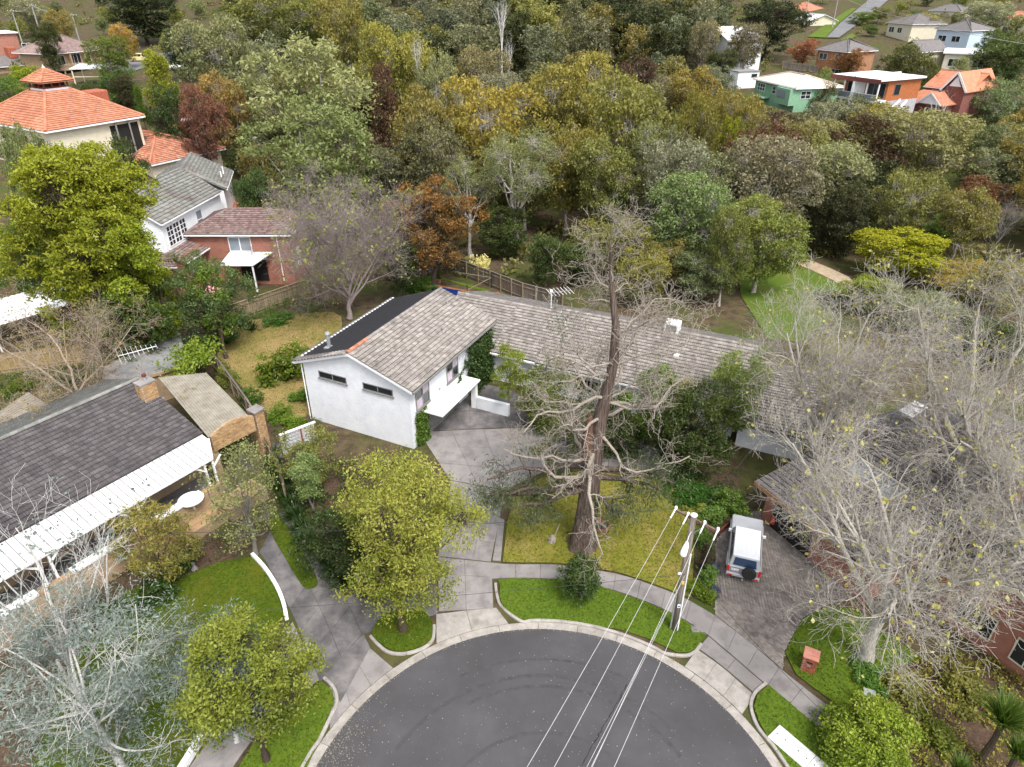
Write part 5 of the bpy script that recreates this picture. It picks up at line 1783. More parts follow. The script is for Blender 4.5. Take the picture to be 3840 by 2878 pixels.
def plant_tree(name, meshes, x, y, z, sx, sz, rz, label, cat='tree', group=None, tint=None, parts=('trunk', 'crown')):
    e = empty(name, (x, y, z), rz, label, cat, group)
    e.scale = (sx, sx, sz)
    for pn, me in zip(parts, meshes):
        if me is None: continue
        o = link(bpy.data.objects.new(pn, me), e)
        if tint: o.color = (*tint, 1)
    return e


# ------------------------------------------------------------------ shared kinds for the bush, each 10 m high and 4 m in radius
KIND = {}


def kind(key, n, **kw):
    bk, lf_ = kw.pop('bk'), kw.pop('lf')
    KIND[key] = [tree_meshes(key, *leafy(100 + i * 17 + len(KIND) * 5, 10, 4, **kw), bk, LF[lf_]) for i in range(n)]


MID = dict(nclump=470, per=40, spread=.46, size=.25, trunk=.017)
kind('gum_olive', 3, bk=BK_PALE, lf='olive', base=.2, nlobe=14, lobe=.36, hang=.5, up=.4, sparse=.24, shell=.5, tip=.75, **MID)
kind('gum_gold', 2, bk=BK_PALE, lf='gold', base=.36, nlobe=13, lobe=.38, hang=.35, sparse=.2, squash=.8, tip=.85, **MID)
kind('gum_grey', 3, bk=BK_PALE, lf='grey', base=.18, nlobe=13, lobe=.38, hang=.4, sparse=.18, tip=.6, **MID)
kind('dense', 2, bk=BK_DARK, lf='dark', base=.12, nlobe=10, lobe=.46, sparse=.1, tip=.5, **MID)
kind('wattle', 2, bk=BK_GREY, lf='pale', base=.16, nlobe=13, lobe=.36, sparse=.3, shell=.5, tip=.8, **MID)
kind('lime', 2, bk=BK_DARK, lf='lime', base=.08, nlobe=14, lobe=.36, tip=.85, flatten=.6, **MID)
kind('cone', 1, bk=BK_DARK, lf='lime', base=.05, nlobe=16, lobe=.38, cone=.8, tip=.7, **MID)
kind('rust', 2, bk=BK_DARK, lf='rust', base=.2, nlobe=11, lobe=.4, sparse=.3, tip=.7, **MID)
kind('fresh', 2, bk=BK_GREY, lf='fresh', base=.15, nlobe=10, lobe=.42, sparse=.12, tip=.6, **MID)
FARK = dict(nclump=210, per=26, spread=.62, size=.46, trunk=.018, twigs=False)
kind('far_grey', 3, bk=BK_GREY, lf='grey', base=.25, nlobe=9, lobe=.42, sparse=.25, tip=.5, **FARK)
kind('far_olive', 2, bk=BK_GREY, lf='olive', base=.28, nlobe=9, lobe=.42, sparse=.25, tip=.7, **FARK)
kind('far_dark', 2, bk=BK_DARK, lf='dark', base=.12, nlobe=9, lobe=.45, tip=.5, **FARK)
wood_, _lf, _ = bare(77, 10, .8, 7, ((6, .5, 40), (5, .3, 42), (4, .18, 45)), trunk=.018, clear=.2, tlen=.45, npts=5, sides=(7, 5, 4, 3, 3, 3))
KIND['bare_grey'] = [tree_meshes('bare_grey', wood_, None, BK_GREY, None)]

TR = random.Random(42)


def bush(key, label, x, y, z, h, r, name='tree', tint=None, group=None, cat='tree'):
    """one of the shared kinds, sized so its top and width are those of this tree"""
    ms = TR.choice(KIND[key])
    if tint is None:
        v = TR.uniform(.85, 1.2)
        tint = (v * TR.uniform(.92, 1.1), v, v * TR.uniform(.85, 1.15))
    return plant_tree(name, ms, x, y, z, r / 4, h / 10, TR.uniform(0, 6.28), label, cat, group, tint)


# ---------- bush trees one can tell apart
bush('fresh', 'pale feathery green tree at the left edge behind the big lime tree', -49.57, 72, 0.65, 16.97, 3.01, 'feathery_tree', (1.5, 1.2, 2.2))
bush('dense', 'dark green tree standing in front of the terracotta roof', -42.45, 76, 0.59, 15.04, 2.96, 'dense_tree', (1.3, 1.35, 1.2))
bush('cone', 'bright lime conifer rising right of the terracotta pyramid roof', -58.01, 122, 7.86, 12.75, 3.91, 'conifer_tree')
bush('cone', 'slim dark cypress beside the bright lime conifer', -59.11, 116, 8.48, 7.55, 1.23, 'cypress_tree', (.35, .55, .7))
bush('dense', 'dark tree with reddish top behind the terracotta roof lantern', -66.31, 126, 9.97, 6.61, 2.19, 'dense_tree', (1.2, .9, .9))
bush('dense', 'round dark green tree below the lime conifer', -50.89, 108, 5.3, 11.82, 3.04, 'dense_tree', (1.0, 1.3, 1.0))
bush('gum_grey', 'tall grey green gum behind the pale wattle at the left', -51.19, 135, 4.66, 20.53, 8.05, 'gum_tree', (1.15, 1.15, .9))
bush('rust', 'pinkish brown flowering tree left of the pale wattle', -45.07, 104, 2.49, 15.22, 3.25, 'russet_tree', (2.0, 1.5, 1.7))
bush('gum_olive', 'thin brown leaved gum between the pinkish tree and the pale wattle', -46.45, 118, 1.88, 16.08, 5.48, 'gum_tree', (1.35, 1.0, 1.0))
bush('wattle', 'huge pale lime wattle, the widest crown of the near forest edge', -30.52, 112, -2.33, 25.71, 11.17, 'wattle_tree')
bush('wattle', 'green spreading wattle below and in front of the huge pale one', -25.19, 92, -1.92, 19.33, 8.42, 'wattle_tree', (.72, .85, .7))
bush('dense', 'small dark tree beside the red and white house', -31.08, 82, -0.67, 11.58, 2.99, 'dense_tree', (1.2, 1.6, 1.2))
bush('gum_gold', 'flat topped golden gum on white limbs above the pale wattle', -21.22, 132, 0.4, 23.51, 6.93, 'gum_tree', (1.05, 1.15, .9))
bush('rust', 'dark rust brown tree right of the huge pale wattle', -21.47, 116, -2.24, 21.04, 4.29, 'russet_tree', (1.0, .9, .8))
bush('gum_grey', 'narrow pale grey gum behind the rust brown tree', -12.38, 126, -1.1, 21.47, 3.84, 'gum_tree', (1.4, 1.4, 1.1))
bush('gum_grey', 'brown grey domed gum in the middle of the forest', -6.47, 140, 2.4, 17.6, 5.96, 'gum_tree', (1.25, 1.05, .9))
bush('gum_olive', 'broad golden olive gum at the centre of the forest', -4.02, 106, -2.46, 21.03, 7.9, 'gum_tree', (1.45, 1.25, .8))
bush('gum_olive', 'brown olive gum left of the broad golden one', -11.78, 104, -2.51, 19.8, 5.53, 'gum_tree', (1.05, .95, .85))
bush('gum_grey', 'grey olive gum low in the forest left of the multi stemmed one', -11.04, 98, -2.43, 16.39, 5.33, 'gum_tree', (.85, .8, .65))
bush('gum_gold', 'tall pale gold gum, highest of the middle forest', 10.54, 118, -2.19, 22.65, 7.22, 'gum_tree', (1.1, 1.12, 1.0))
bush('gum_olive', 'big dark olive gum with forked trunk right of centre', 17.12, 104, -2.51, 21.88, 7.73, 'gum_tree', (1.0, 1.05, .8))
bush('gum_olive', 'green olive gum low in front of the forked one', 12.15, 92, -1.92, 14.89, 5.66, 'gum_tree', (.85, .95, .8))
bush('gum_olive', 'dense olive gum right of the multi stemmed pale gum', 7.78, 98, -2.43, 16.39, 5.33, 'gum_tree', (1.05, 1.0, .75))
bush('gum_gold', 'umbrella crowned gum on a bare white trunk', 25.52, 100, -2.6, 19.62, 3.52, 'gum_tree', (.75, .8, .6))
bush('lime', 'small bright lime tree right of the umbrella gum', 33.38, 108, -2.42, 15.21, 2.28, 'lime_tree')
bush('rust', 'large russet tree in the right of the forest', 34.22, 100, -2.6, 16.06, 6.09, 'russet_tree', (1.25, 1.0, 1.0))
bush('gum_grey', 'rounded green gum just above the house ridge cooler', 19.93, 78, -0.82, 12.3, 5.71, 'gum_tree', (.9, 1.15, .7))
bush('gum_olive', 'olive gum standing on the bright park lawn', 27.37, 72, -0.58, 11.19, 5.11, 'gum_tree', (.9, 1.1, .75))
bush('gum_olive', 'smaller olive gum at the left edge of the park lawn', 22.41, 68, -0.42, 11.17, 2.78, 'gum_tree', (.75, .9, .7))
bush('gum_grey', 'pale grey green gum with many limbs behind the sandy path', 43.1, 94, -2.09, 13.64, 7.65, 'gum_tree', (1.25, 1.25, 1.0))
bush('gum_grey', 'wide olive gum with whitish limbs on the right', 60.78, 108, -2.42, 15.86, 8.94, 'gum_tree', (1.2, 1.1, .75))
bush('gum_olive', 'olive brown gum below the red roofed house', 59.45, 120, -2.15, 15.4, 6.45, 'gum_tree', (1.3, 1.2, .85))
bush('lime', 'brilliant yellow green tree beside the end of the sandy path', 46.16, 77, -0.78, 5.77, 5.62, 'lime_tree', (1.25, 1.15, .7))
bush('fresh', 'leaf green tree behind the brilliant yellow one', 57.92, 88, -1.58, 5.37, 3.62, 'green_tree')
bush('rust', 'orange brown rounded tree at the right edge', 65.63, 96, -2.26, 8.86, 4.49, 'russet_tree', (1.7, 1.35, 1.0))
KIND['bare_grey'] and bush('bare_grey', 'bare grey branched tree at the right edge under the orange brown one', 62.9, 86, -1.41, 7.09, 3.81, 'bare_tree')
bush('gum_olive', 'olive tree with orange tips behind the bare plane trees', 51.83, 72, -0.58, 2.69, 5.68, 'gum_tree', (1.25, 1.05, .7))
bush('dense', 'dark low tree between the sandy path and the bare plane trees', 36.02, 68, -0.42, 1.18, 3.23, 'dense_tree', (1.7, 1.8, .8))
bush('dense', 'small dark evergreen in the back corner by the pool fence', 3.82, 74, -0.66, 6.36, 2.58, 'dense_tree', (1.3, 1.5, 1.0))
bush('gum_olive', 'orange tipped wispy tree right behind the pool fence end', 14.1, 68, -0.42, 6.35, 3.12, 'gum_tree', (1.1, 1.1, .8))
bush('gum_grey', 'grey green tree right of the russet tree', 47.6, 112, -2.33, 14.01, 5.02, 'gum_tree', (1.3, 1.15, .8))
bush('gum_olive', 'brown olive gum in front of the dark modern house', 37.78, 122, -2.1, 16.85, 4.59, 'gum_tree', (1.15, 1.05, .8))
bush('rust', 'low brown tree between umbrella gum and russet tree', 27.65, 96, -2.26, 12.09, 3.46, 'russet_tree', (.9, 1.0, .9))
bush('dense', 'grey brown spreading bush in front of the modern house balcony', 56.28, 132, 0.4, 14.48, 3.7, 'dense_tree', (2.0, 1.5, 1.6))
bush('gum_grey', 'grey green gum below the modern house stair', 60.69, 128, -0.6, 13.87, 4.02, 'gum_tree', (.95, 1.0, .95))
bush('dense', 'dark spreading tree between the modern house and the red roof', 79.24, 150, 4.9, 14.64, 5.7, 'dense_tree', (2.2, 1.9, 1.6))
bush('fresh', 'pale lime round tree left of the modern house', 61.07, 147, 4.15, 11.2, 2.91, 'round_tree', (1.5, 1.3, 1.8))
bush('fresh', 'bright green hedge tree between the modern house and the red roof', 77.31, 140, 2.4, 10.44, 1.93, 'round_tree', (1.0, 1.0, 1.2))
bush('rust', 'orange round tree above the green house', 75.35, 195, 10.3, 7.4, 3.66, 'russet_tree', (3.2, 2.0, 1.6))
bush('rust', 'bronze round tree above the modern house roof', 83.03, 185, 9.1, 7.01, 4.06, 'russet_tree', (2.5, 2.0, 1.2))
bush('dense', 'blackish green tall tree left of the orange round tree', 68.35, 205, 11.4, 14.34, 10.3, 'dense_tree', (.9, .9, 1.0))
bush('gum_grey', 'grey brown tree right of the far white house', 55.49, 180, 8.5, 13.23, 4.86, 'gum_tree', (1.0, .85, .8))
bush('gum_grey', 'thin grey tree half hiding the far white house', 44.69, 178, 8.26, 13.84, 3.73, 'gum_tree', (1.1, .95, .9))
bush('fresh', 'bright green tree on the bend of the far road', 118.91, 262, 17.13, 4.05, 4.68, 'green_tree')
bush('gum_olive', 'olive pine beside the bright green tree on the far road', 125.3, 264, 17.36, 5.55, 3.76, 'pine_tree')
bush('fresh', 'small bright bush below the olive pine', 112.41, 240, 14.9, 3.6, 2.45, 'green_tree')
bush('wattle', 'pale yellow green tree right of the far road', 126.48, 240, 14.9, 6.64, 6.8, 'wattle_tree', (1.3, 1.2, .9))
bush('gum_grey', 'misty grey tree in the top right corner', 140.67, 230, 13.9, 11.1, 7.48, 'gum_tree', (1.6, 1.6, 1.6))
bush('fresh', 'soft green tree under the pale far house in the top right', 126.97, 200, 10.9, 8.43, 4.82, 'green_tree', (.8, .8, .8))
bush('dense', 'dark green tree at the right edge beside the red roof', 108.26, 165, 6.7, 13.06, 6.49, 'dense_tree', (1.9, 2.0, 1.6))
bush('gum_grey', 'grey green tree at the right edge under the red roofed house', 92.18, 138, 1.9, 12.85, 6.01, 'gum_tree', (.9, 1.1, .8))
bush('gum_grey', 'broad olive grey tree at the right edge of the forest', 76.8, 110, -2.37, 14.05, 5.64, 'gum_tree', (.85, .95, .7))
bush('fresh', 'round green bush left of the white flat roof', 95.65, 172, 7.54, 6.88, 3.17, 'round_tree', (.9, .9, .9))
bush('wattle', 'pale green shrub tree above the red roofed house', 96.05, 160, 6.1, 10.29, 2.45, 'wattle_tree', (.9, 1.0, .8))
bush('dense', 'dark green tree below the far white house', 47.11, 170, 7.3, 9.65, 4.67, 'dense_tree', (1.3, 1.2, 1.0))
bush('gum_gold', 'yellow tipped gum above the balcony house', -111.98, 190, 12.98, 11.09, 3.95, 'gum_tree')
bush('fresh', 'lime spreading tree right of the balcony house', -79.94, 150, 11.32, 9.53, 4.31, 'green_tree', (1.1, .95, .8))
bush('dense', 'dark rounded tree behind the balcony house roof', -100.95, 165, 11.94, 10.73, 3.46, 'dense_tree', (1.4, 1.3, 1.0))
bush('gum_olive', 'orange leaved tree behind the lime spreading tree', -89.32, 175, 12.36, 9.6, 3.15, 'gum_tree', (1.9, 1.3, .9))
bush('dense', 'tall blackish pine above the yellow wagon', -102.94, 215, 14.38, 13.91, 11.98, 'pine_tree', (.9, .95, 1.0))
bush('gum_grey', 'bare topped grey tree in the top left corner', -142.93, 230, 15.35, 11.65, 6.09, 'gum_tree', (1.5, 1.4, 1.4))
bush('gum_olive', 'dark green gum on the skyline left of centre', -51.96, 175, 8.04, 20.55, 12.32, 'gum_tree', (.8, .9, .7))
bush('far_dark', 'bushy dark tree left of the tall grey green gum', -69.44, 160, 11.23, 10.39, 4.33, 'dense_tree')
bush('gum_olive', 'olive gum behind the flat topped golden gum', -37.43, 165, 6.7, 21.54, 7.27, 'gum_tree', (1.1, 1.05, .8))

# a tall multi-stemmed gum with pale limbs, standing at the forest edge
def multistem():
    w_, l_ = leafy(911, 15, 4.6, base=.42, nlobe=12, lobe=.36, nclump=420, per=38, spread=.45, size=.2, hang=.5, sparse=.4, tip=.6, trunk=.022, wob=.3, shell=.45)
    return tree_meshes('multistem', w_, l_, BK_PALE, LF['grey'])


MSM = multistem()
for a_, lb, rz_ in (((0.79, 88, -1.58, 16.37, 5.38), 'pale multi stemmed gum with bare white limbs at the forest edge', .4),
                    ((-5.42, 86, -1.41, 13.33, 3.67), 'slender gum with white forking limbs left of the multi stemmed one', 2.5),
                    ((19.67, 98, -2.43, 16.69, 4.7), 'forked gum with pale limbs beside the dark olive one', 4.1)):
    plant_tree('gum_tree', MSM, a_[0], a_[1], a_[2], a_[4] / 4.6, a_[3] / 15, rz_, lb, 'tree', None, (1.1, 1.15, .8))

# dead white snags standing up out of the far forest
wood_, _lf, _ = bare(31, 10, .45, 5, ((5, .3, 38), (3, .16, 42)), trunk=.02, clear=.3, tlen=.7, npts=5, sides=(6, 5, 4, 3, 3, 3))
SNAG = tree_meshes('snag', wood_, None, bark('bleached_wood', (.42, .4, .38), (.6, .58, .56)), None)
for a_, lb in (((-2.05, 165, 6.7, 19.85, 4.39), 'dead white snag standing above the middle forest'), ((-15.95, 128, -0.6, 22.84, 2.32), 'bare white limbs under the flat topped golden gum'),
               ((-0.53, 145, 3.65, 16.55, 2.64), 'small dead white tree below the tall snag'), ((66.1, 112, -2.33, 16.69, 4.25), 'bleached bare limbs rising from the wide olive gum')):
    plant_tree('dead_tree', SNAG, a_[0], a_[1], a_[2], a_[4] / 3, a_[3] / 10, 1.0, lb)

# ---------- the rest of the bush, filling the valley and the hill behind
placed = [(o.location.x, o.location.y) for o in COL.objects if o.get('category') == 'tree']
CLEAR = [(-100, -45, 78, 112), (-35, -18, 60, 100), (58, 80, 134, 160), (42, 60, 132, 152), (68, 92, 122, 142), (96, 116, 160, 190), (74, 100, 190, 212),
         (-110, -62, 120, 190), (46, 62, 186, 205), (20, 45, 60, 84)]


def ok(x, y, d):
    for a, b_, c, e in CLEAR:
        if a < x < b_ and c < y < e: return False
    if abs(x - (103 + (y - 250) * .6)) < 9 and y > 215: return False
    return all((x - p[0]) ** 2 + (y - p[1]) ** 2 > d * d for p in placed)


n_fill = {'v': 0, 'h': 0, 't': 0, 'l': 0}
MAXF = {'v': 75, 'h': 190, 't': 42, 'l': 60}
tries = 0
while tries < 26000:
    tries += 1
    y = 80 + (TR.random() ** 1.15) * 330
    x = TR.uniform(-.82, .82) * (y + 12)
    town = x > .28 * y and y > 140
    left = x < -.36 * y and y > 95
    far = y > 150
    g_ = 't' if town else 'l' if left else 'h' if far else 'v'
    if n_fill[g_] >= MAXF[g_]: continue
    d = (4.6 + .012 * y) if g_ in 'vh' else 7.5
    if y < 95 and x < 15: continue
    if not ok(x, y, d): continue
    placed.append((x, y))
    n_fill[g_] += 1
    h = TR.uniform(10, 15.5) if g_ in 'vh' else TR.uniform(4.5, 8)
    r = h * TR.uniform(.36, .48)
    v = TR.uniform(.75, 1.15)
    q = TR.random()
    if far:
        key = 'far_grey' if q < .55 else 'far_olive' if q < .8 else 'far_dark'
    else:
        key = 'gum_grey' if q < .3 else 'gum_olive' if q < .66 else 'dense' if q < .76 else 'wattle' if q < .84 else 'rust' if q < .92 else 'gum_gold'
    tint = (v * TR.uniform(.9, 1.15), v, v * TR.uniform(.8, 1.1))
    if g_ == 't': lb, gp = 'rounded garden tree among the houses on the far slope', 'garden trees on the far slope'; tint = (v * TR.uniform(.9, 1.3), v * 1.25, v * .8)
    elif g_ == 'l': lb, gp = 'garden tree among the houses on the left hillside', 'garden trees on the left hillside'; tint = (v * 1.1, v * 1.2, v * .8)
    elif far: lb, gp = 'gum tree in the unbroken bush on the hill behind', 'gums of the hillside bush'
    else: lb, gp = 'gum tree filling the thick bush of the valley', 'gums of the valley bush'
    bush(key, lb, x, y, ter(x, y) - .2, h, r, 'gum_tree' if g_ in 'vh' else 'garden_tree', tint, gp)


def understorey():
    """shoulder-high scrub under the gums; one mass nobody could count"""
    rng = np.random.default_rng(19)
    C = []
    for _ in range(1700):
        y = 78 + 330 * rng.random() ** 1.3
        x = (rng.random() * 2 - 1) * .82 * (y + 12)
        if not ok(x, y, 0): continue
        if y < 95 and -5 < x < 22 and rng.random() < .8: continue
        z = ter(x, y)
        h = .6 + 2.2 * rng.random() ** 2
        for k in range(7): C.append((x + rng.normal() * .8, y + rng.normal() * .8, z + h * (.25 + .7 * rng.random())))
    C = np.array(C)
    V, F, tv = blades(rng, C, 9, .75, .62, 1.8, .6, 0, rng.random(len(C)) * .7)
    o = link(bpy.data.objects.new('scrub', np_mesh('scrub', V, [F], LF['olive'], attr={'tint': tv})))
    tag(o, kind='stuff', label='low olive scrub covering the forest floor')


understorey()

# a far-off wood closing the view, reads as one mass
def far_wood():
    rng = np.random.default_rng(8)
    C = []
    for _ in range(1500):
        y = 400 + 420 * rng.random()
        x = (rng.random() * 2 - 1) * (y * .9)
        z = ter(x, y)
        h = 9 + 7 * rng.random()
        for k in range(9):
            C.append((x + rng.normal() * 2.6, y + rng.normal() * 2.6, z + h * (.35 + .6 * rng.random())))
    C = np.array(C)
    V, F, tv = blades(rng, C, 5, 2.0, 2.0, 1.5, .6, 0, rng.random(len(C)) * .6)
    o = link(bpy.data.objects.new('far_wood', np_mesh('far_wood', V, [F], LF['grey'], attr={'tint': tv})))
    tag(o, kind='stuff', label='grey green wood covering the farthest hillside')


far_wood()

# ------------------------------------------------------------------ the trees close to the court, each grown for itself
GUM_BARK = M('fluted_gum_bark', [(.05, .036, .03), (.11, .08, .066), (.19, .155, .135)], .95, 2.2, 8, bump=1.0, bscale=3, stretch=(7, 7, .35), spec=.1)
DEADWOOD = bark('dead_twig_bark', (.21, .175, .14), (.34, .30, .255), (.12, .095, .075), scale=2)
PLANE_BARK = bark('plane_tree_bark', (.26, .24, .205), (.46, .43, .38), (.15, .13, .10), scale=1.6)
TWIG_BARK = bark('twig_bark', (.19, .17, .145), (.34, .31, .275), scale=3)
PURPLE_TWIG = bark('purple_grey_twig', (.20, .155, .15), (.33, .28, .27), scale=3)
WHITE_BARK = bark('white_birch_bark', (.45, .44, .41), (.62, .6, .57), scale=3)


def dead_gum():
    rng = np.random.default_rng(5)
    e = empty('gum_tree', (*(4.34, 31.19), -.1), 0, 'huge half dead gum with dark fluted trunk and twisted bare limbs', 'tree')
    H_ = 20.0
    zt = np.array([0, .5, 1.5, 3, 5, 7, 9, 11, 13, 15, 17, 19.5])
    px = np.array([0, 0, .05, .12, .2, .3, .45, .75, 1.0, .95, .6, .35])
    py = np.array([0, 0, 0, .05, .1, .1, .15, .2, .2, .3, .3, .4])
    tr = np.array([1.0, .80, .66, .60, .56, .48, .40, .31, .25, .19, .12, .05])
    # fluted trunk: ring radius varies with angle
    S = 22
    V = []
    ph = rng.random(S) * .25
    for i in range(len(zt)):
        for k in range(S):
            a = 2 * PI * k / S
            fl = 1 + .09 * math.cos(5 * a + .3 * zt[i]) + .07 * math.cos(9 * a - .2 * zt[i]) * (1 if zt[i] < 8 else .4) + ph[k] * .12
            V.append((px[i] + math.cos(a) * tr[i] * fl, py[i] + math.sin(a) * tr[i] * fl, zt[i]))
    idx = np.arange(len(zt) * S).reshape(len(zt), S)
    A = idx[:-1]; B = idx[1:]
    F = np.stack([A, np.roll(A, -1, 1), np.roll(B, -1, 1), B], -1).reshape(-1, 4)
    link(bpy.data.objects.new('trunk', np_mesh('trunk', np.array(V), [F], GUM_BARK, smooth=True)), e)
    # torn stub with red heartwood, up against the trunk
    st = MB().tube([(-.15, -.45, 7.0), (-.22, -.5, 8.4), (-.16, -.46, 9.6), (-.1, -.42, 10.1)], [.3, .3, .2, .05], 8)
    st.build('broken_stub', M('red_heartwood', [(.08, .04, .03), (.14, .075, .05)], .9, 3, stretch=(8, 8, .6)), e)
    br = Branches()
    tp = np.c_[px, py, zt]
    nl = 30
    h = np.concatenate([rng.uniform(6.2, 11, 13), rng.uniform(10, 18.5, nl - 13)])
    a = np.arange(nl) * 2.4 + rng.normal(size=nl) * .3
    base = np.stack([np.interp(h, zt, tp[:, k]) for k in range(3)], -1)
    d = np.stack([np.cos(a), np.sin(a), .15 + .5 * (h / 20) + .2 * rng.normal(size=nl)], -1)
    ln = np.interp(h, [4, 7, 11, 15, 19], [3.4, 5.8, 5.8, 4.6, 2.6]) * (.8 + .4 * rng.random(nl))
    n = 9
    Q = np.empty((nl, n, 3)); Q[:, 0] = base
    d = nrm(d)
    for j in range(1, n):
        d = nrm(d + .33 * rng.normal(size=d.shape) + np.array([0, 0, .04]))
        Q[:, j] = Q[:, j - 1] + d * (ln / (n - 1))[:, None]
    r0 = np.interp(h, zt, tr) * (.22 + .10 * rng.random(nl))
    R_ = r0[:, None] * np.linspace(1, .3, n)[None]
    big = Branches(); big.add(Q, R_, 7)
    P1, R1 = sprout(rng, Q, R_, 7, .2, 1, 2.3, 48, .36, .12, 7, .58, .4)
    big.add(P1, R1 * .8, 5)
    V_, F_ = big.geometry()
    link(bpy.data.objects.new('limbs', np_mesh('limbs', V_, [F_], DEADWOOD, smooth=True)), e)
    tw = Branches()
    P2, R2 = sprout(rng, P1, R1, 5, .15, 1, 1.15, 50, .42, .1, 6, .62, .45)
    tw.add(P2, np.maximum(R2, .011), 4)
    P3, R3 = sprout(rng, P2, R2, 3, .2, 1, .6, 55, .4, .05, 4, .7, .5)
    tw.add(P3, np.maximum(R3, .008), 3)
    V_, F_ = tw.geometry()
    link(bpy.data.objects.new('twigs', np_mesh('twigs', V_, [F_], DEADWOOD, smooth=True)), e)
    # living low boughs with hanging grey leaves
    C = []
    for h_, az, L_ in ((4.3, PI * .98, 6.0), (5.2, PI * 1.08, 7.4), (4.8, PI * 1.25, 4.6), (5.6, -.35, 4.2), (4.2, -.9, 3.4), (6.2, PI * .85, 6.6), (6.0, .25, 5.0)):
        b = np.array([np.interp(h_, zt, px), np.interp(h_, zt, py), h_])
        dd = np.array([math.cos(az), math.sin(az), .02])
        q = [b]
        for j in range(9):
            dd = dd + rng.normal(size=3) * .22; dd[2] = dd[2] * .8 - .01; dd /= np.linalg.norm(dd)
            q.append(q[-1] + dd * L_ / 9)
        q = np.array(q)
        low = Branches(); low.add(q[None], (np.linspace(.22, .05, 10))[None], 7)
        p1, r1 = sprout(rng, q[None], np.linspace(.22, .05, 10)[None], 9, .3, 1, 1.5, 50, .35, .0, 6, .5, .4)
        low.add(p1, r1, 4)
        V_, F_ = low.geometry()
        link(bpy.data.objects.new('limb', np_mesh('limb', V_, [F_], GUM_BARK, smooth=True)), e)
        for p in p1: C += [p[-1] - (0, 0, .2), p[-2] - (0, 0, .25), p[3] - (0, 0, .2)]
    tips = Q[rng.choice(nl, 9, replace=False), -1]
    C += [t for t in tips] + [Q[-1, -1] + (0, 0, .6), np.array([px[-1], py[-1], 19.9])]
    C = np.array(C)
    V, F, tv = blades(rng, C, 60, .62, .20, 4.2, .2, .9, .5 * rng.random(len(C)), 1.0)
    link(bpy.data.objects.new('crown', np_mesh('crown', V, [F], LF['grey'], attr={'tint': tv})), e).color = (.72, .85, .72, 1)


dead_gum()


def plane_trees():
    YL = leaf_mat('pale_yellow_new_leaf', (.30, .28, .06), (.45, .42, .14))
    specs = [(211, (18.11, 23.02), 12.5, .95, 'bare plane tree with pale mottled limbs, nearest the footpath'),
             (223, (27.5, 33.28), 15.0, .78, 'bare plane tree farther back at the right edge of the picture'),
             (239, (19.96, 35.79), 13.0, .66, 'bare plane tree rising beside the garage roof behind the car'),
             (251, (26.09, 23.16), 12.5, .78, 'bare plane tree at the right edge near the cordyline')]
    for sd_, xy, H_, sp, lb in specs:
        (V, F), lf_, tips = bare(sd_, H_, sp, 8, ((7, .40, 40), (6, .27, 44), (5, .165, 48), (4, .095, 50)), trunk=.028, wob=.15, clear=.2, up=.10,
                                 leaf=420, lsize=.17, lspread=.12, lper=3, rr=.52, lean=.85, tlen=.42, sides=(11, 8, 6, 4, 3, 3), npts=6)
        e = empty('plane_tree', (*xy, -.05), 0, lb, 'tree')
        link(bpy.data.objects.new('branches', np_mesh('branches', V, [F], PLANE_BARK, smooth=True)), e)
        v, f, t = lf_
        link(bpy.data.objects.new('leaves', np_mesh('leaves', v, [f], YL, attr={'tint': t})), e)


plane_trees()


def front_tree(name, label, spec, seed, lf_, bk, tint=None, cat='tree', **kw):
    x, y, z, h, r = spec
    w_, l_ = leafy(seed, h, r, **kw)
    return plant_tree(name, tree_meshes(name, w_, l_, bk, lf_), x, y, z, 1, 1, 0, label, cat, None, tint)


GOLDW = leaf_mat('golden_wattle_leaf', (.11, .15, .012), (.20, .235, .022), (.34, .34, .06))
LIMED = leaf_mat('dark_lime_leaf', (.055, .09, .008), (.115, .155, .014), (.26, .29, .04))
SILV = leaf_mat('silver_blue_leaf', (.085, .125, .105), (.17, .215, .19), (.26, .30, .26))
LOQ = leaf_mat('loquat_leaf', (.022, .034, .02), (.05, .065, .04), (.26, .13, .03))
BLOSS = leaf_mat('pale_bud_leaf', (.16, .18, .05), (.30, .32, .12))
SAPL = leaf_mat('deep_green_leaf', (.018, .045, .008), (.045, .085, .015), (.09, .14, .03))
LIMEB = leaf_mat('bright_lime_leaf', (.10, .17, .008), (.19, .28, .02), (.28, .34, .05))

front_tree('wattle_tree', 'golden green wattle on the grass island at the kerb', (*(-5.81, 24.85), -.05, 11.4, 3.9), 41, GOLDW, BK_BROWN,
           base=.12, nlobe=17, lobe=.30, nclump=640, per=62, spread=.42, size=.15, aspect=2.4, trunk=.017, sparse=.28, shell=.45, tip=.85, wob=.22)
front_tree('street_tree', 'dark lime street tree on the bottom left nature strip', (*(-10.93, 17.71), -.05, 8.6, 2.75), 44, LIMED, BK_DARK,
           base=.26, nlobe=14, lobe=.34, nclump=480, per=64, spread=.34, size=.14, aspect=2.0, trunk=.016, sparse=.15, shell=.5, tip=.9)
front_tree('silver_tree', 'silver blue leaved tree filling the bottom left corner', (-16.6, 16.8, -.05, 11.5, 4.5), 47, SILV, WHITE_BARK,
           base=.1, nlobe=18, lobe=.30, nclump=560, per=46, spread=.48, size=.18, aspect=4.2, trunk=.016, sparse=.42, shell=.35, tip=.8, wob=.3, hang=.15)
front_tree('silver_tree', 'smaller silver blue tree spreading over the mossy lawn', (-12.6, 18.6, -.05, 7.2, 2.6), 49, SILV, WHITE_BARK, (.9, .95, .95),
           base=.1, nlobe=12, lobe=.32, nclump=300, per=40, spread=.5, size=.18, aspect=4.5, trunk=.014, sparse=.4, shell=.35, tip=.8, wob=.3)
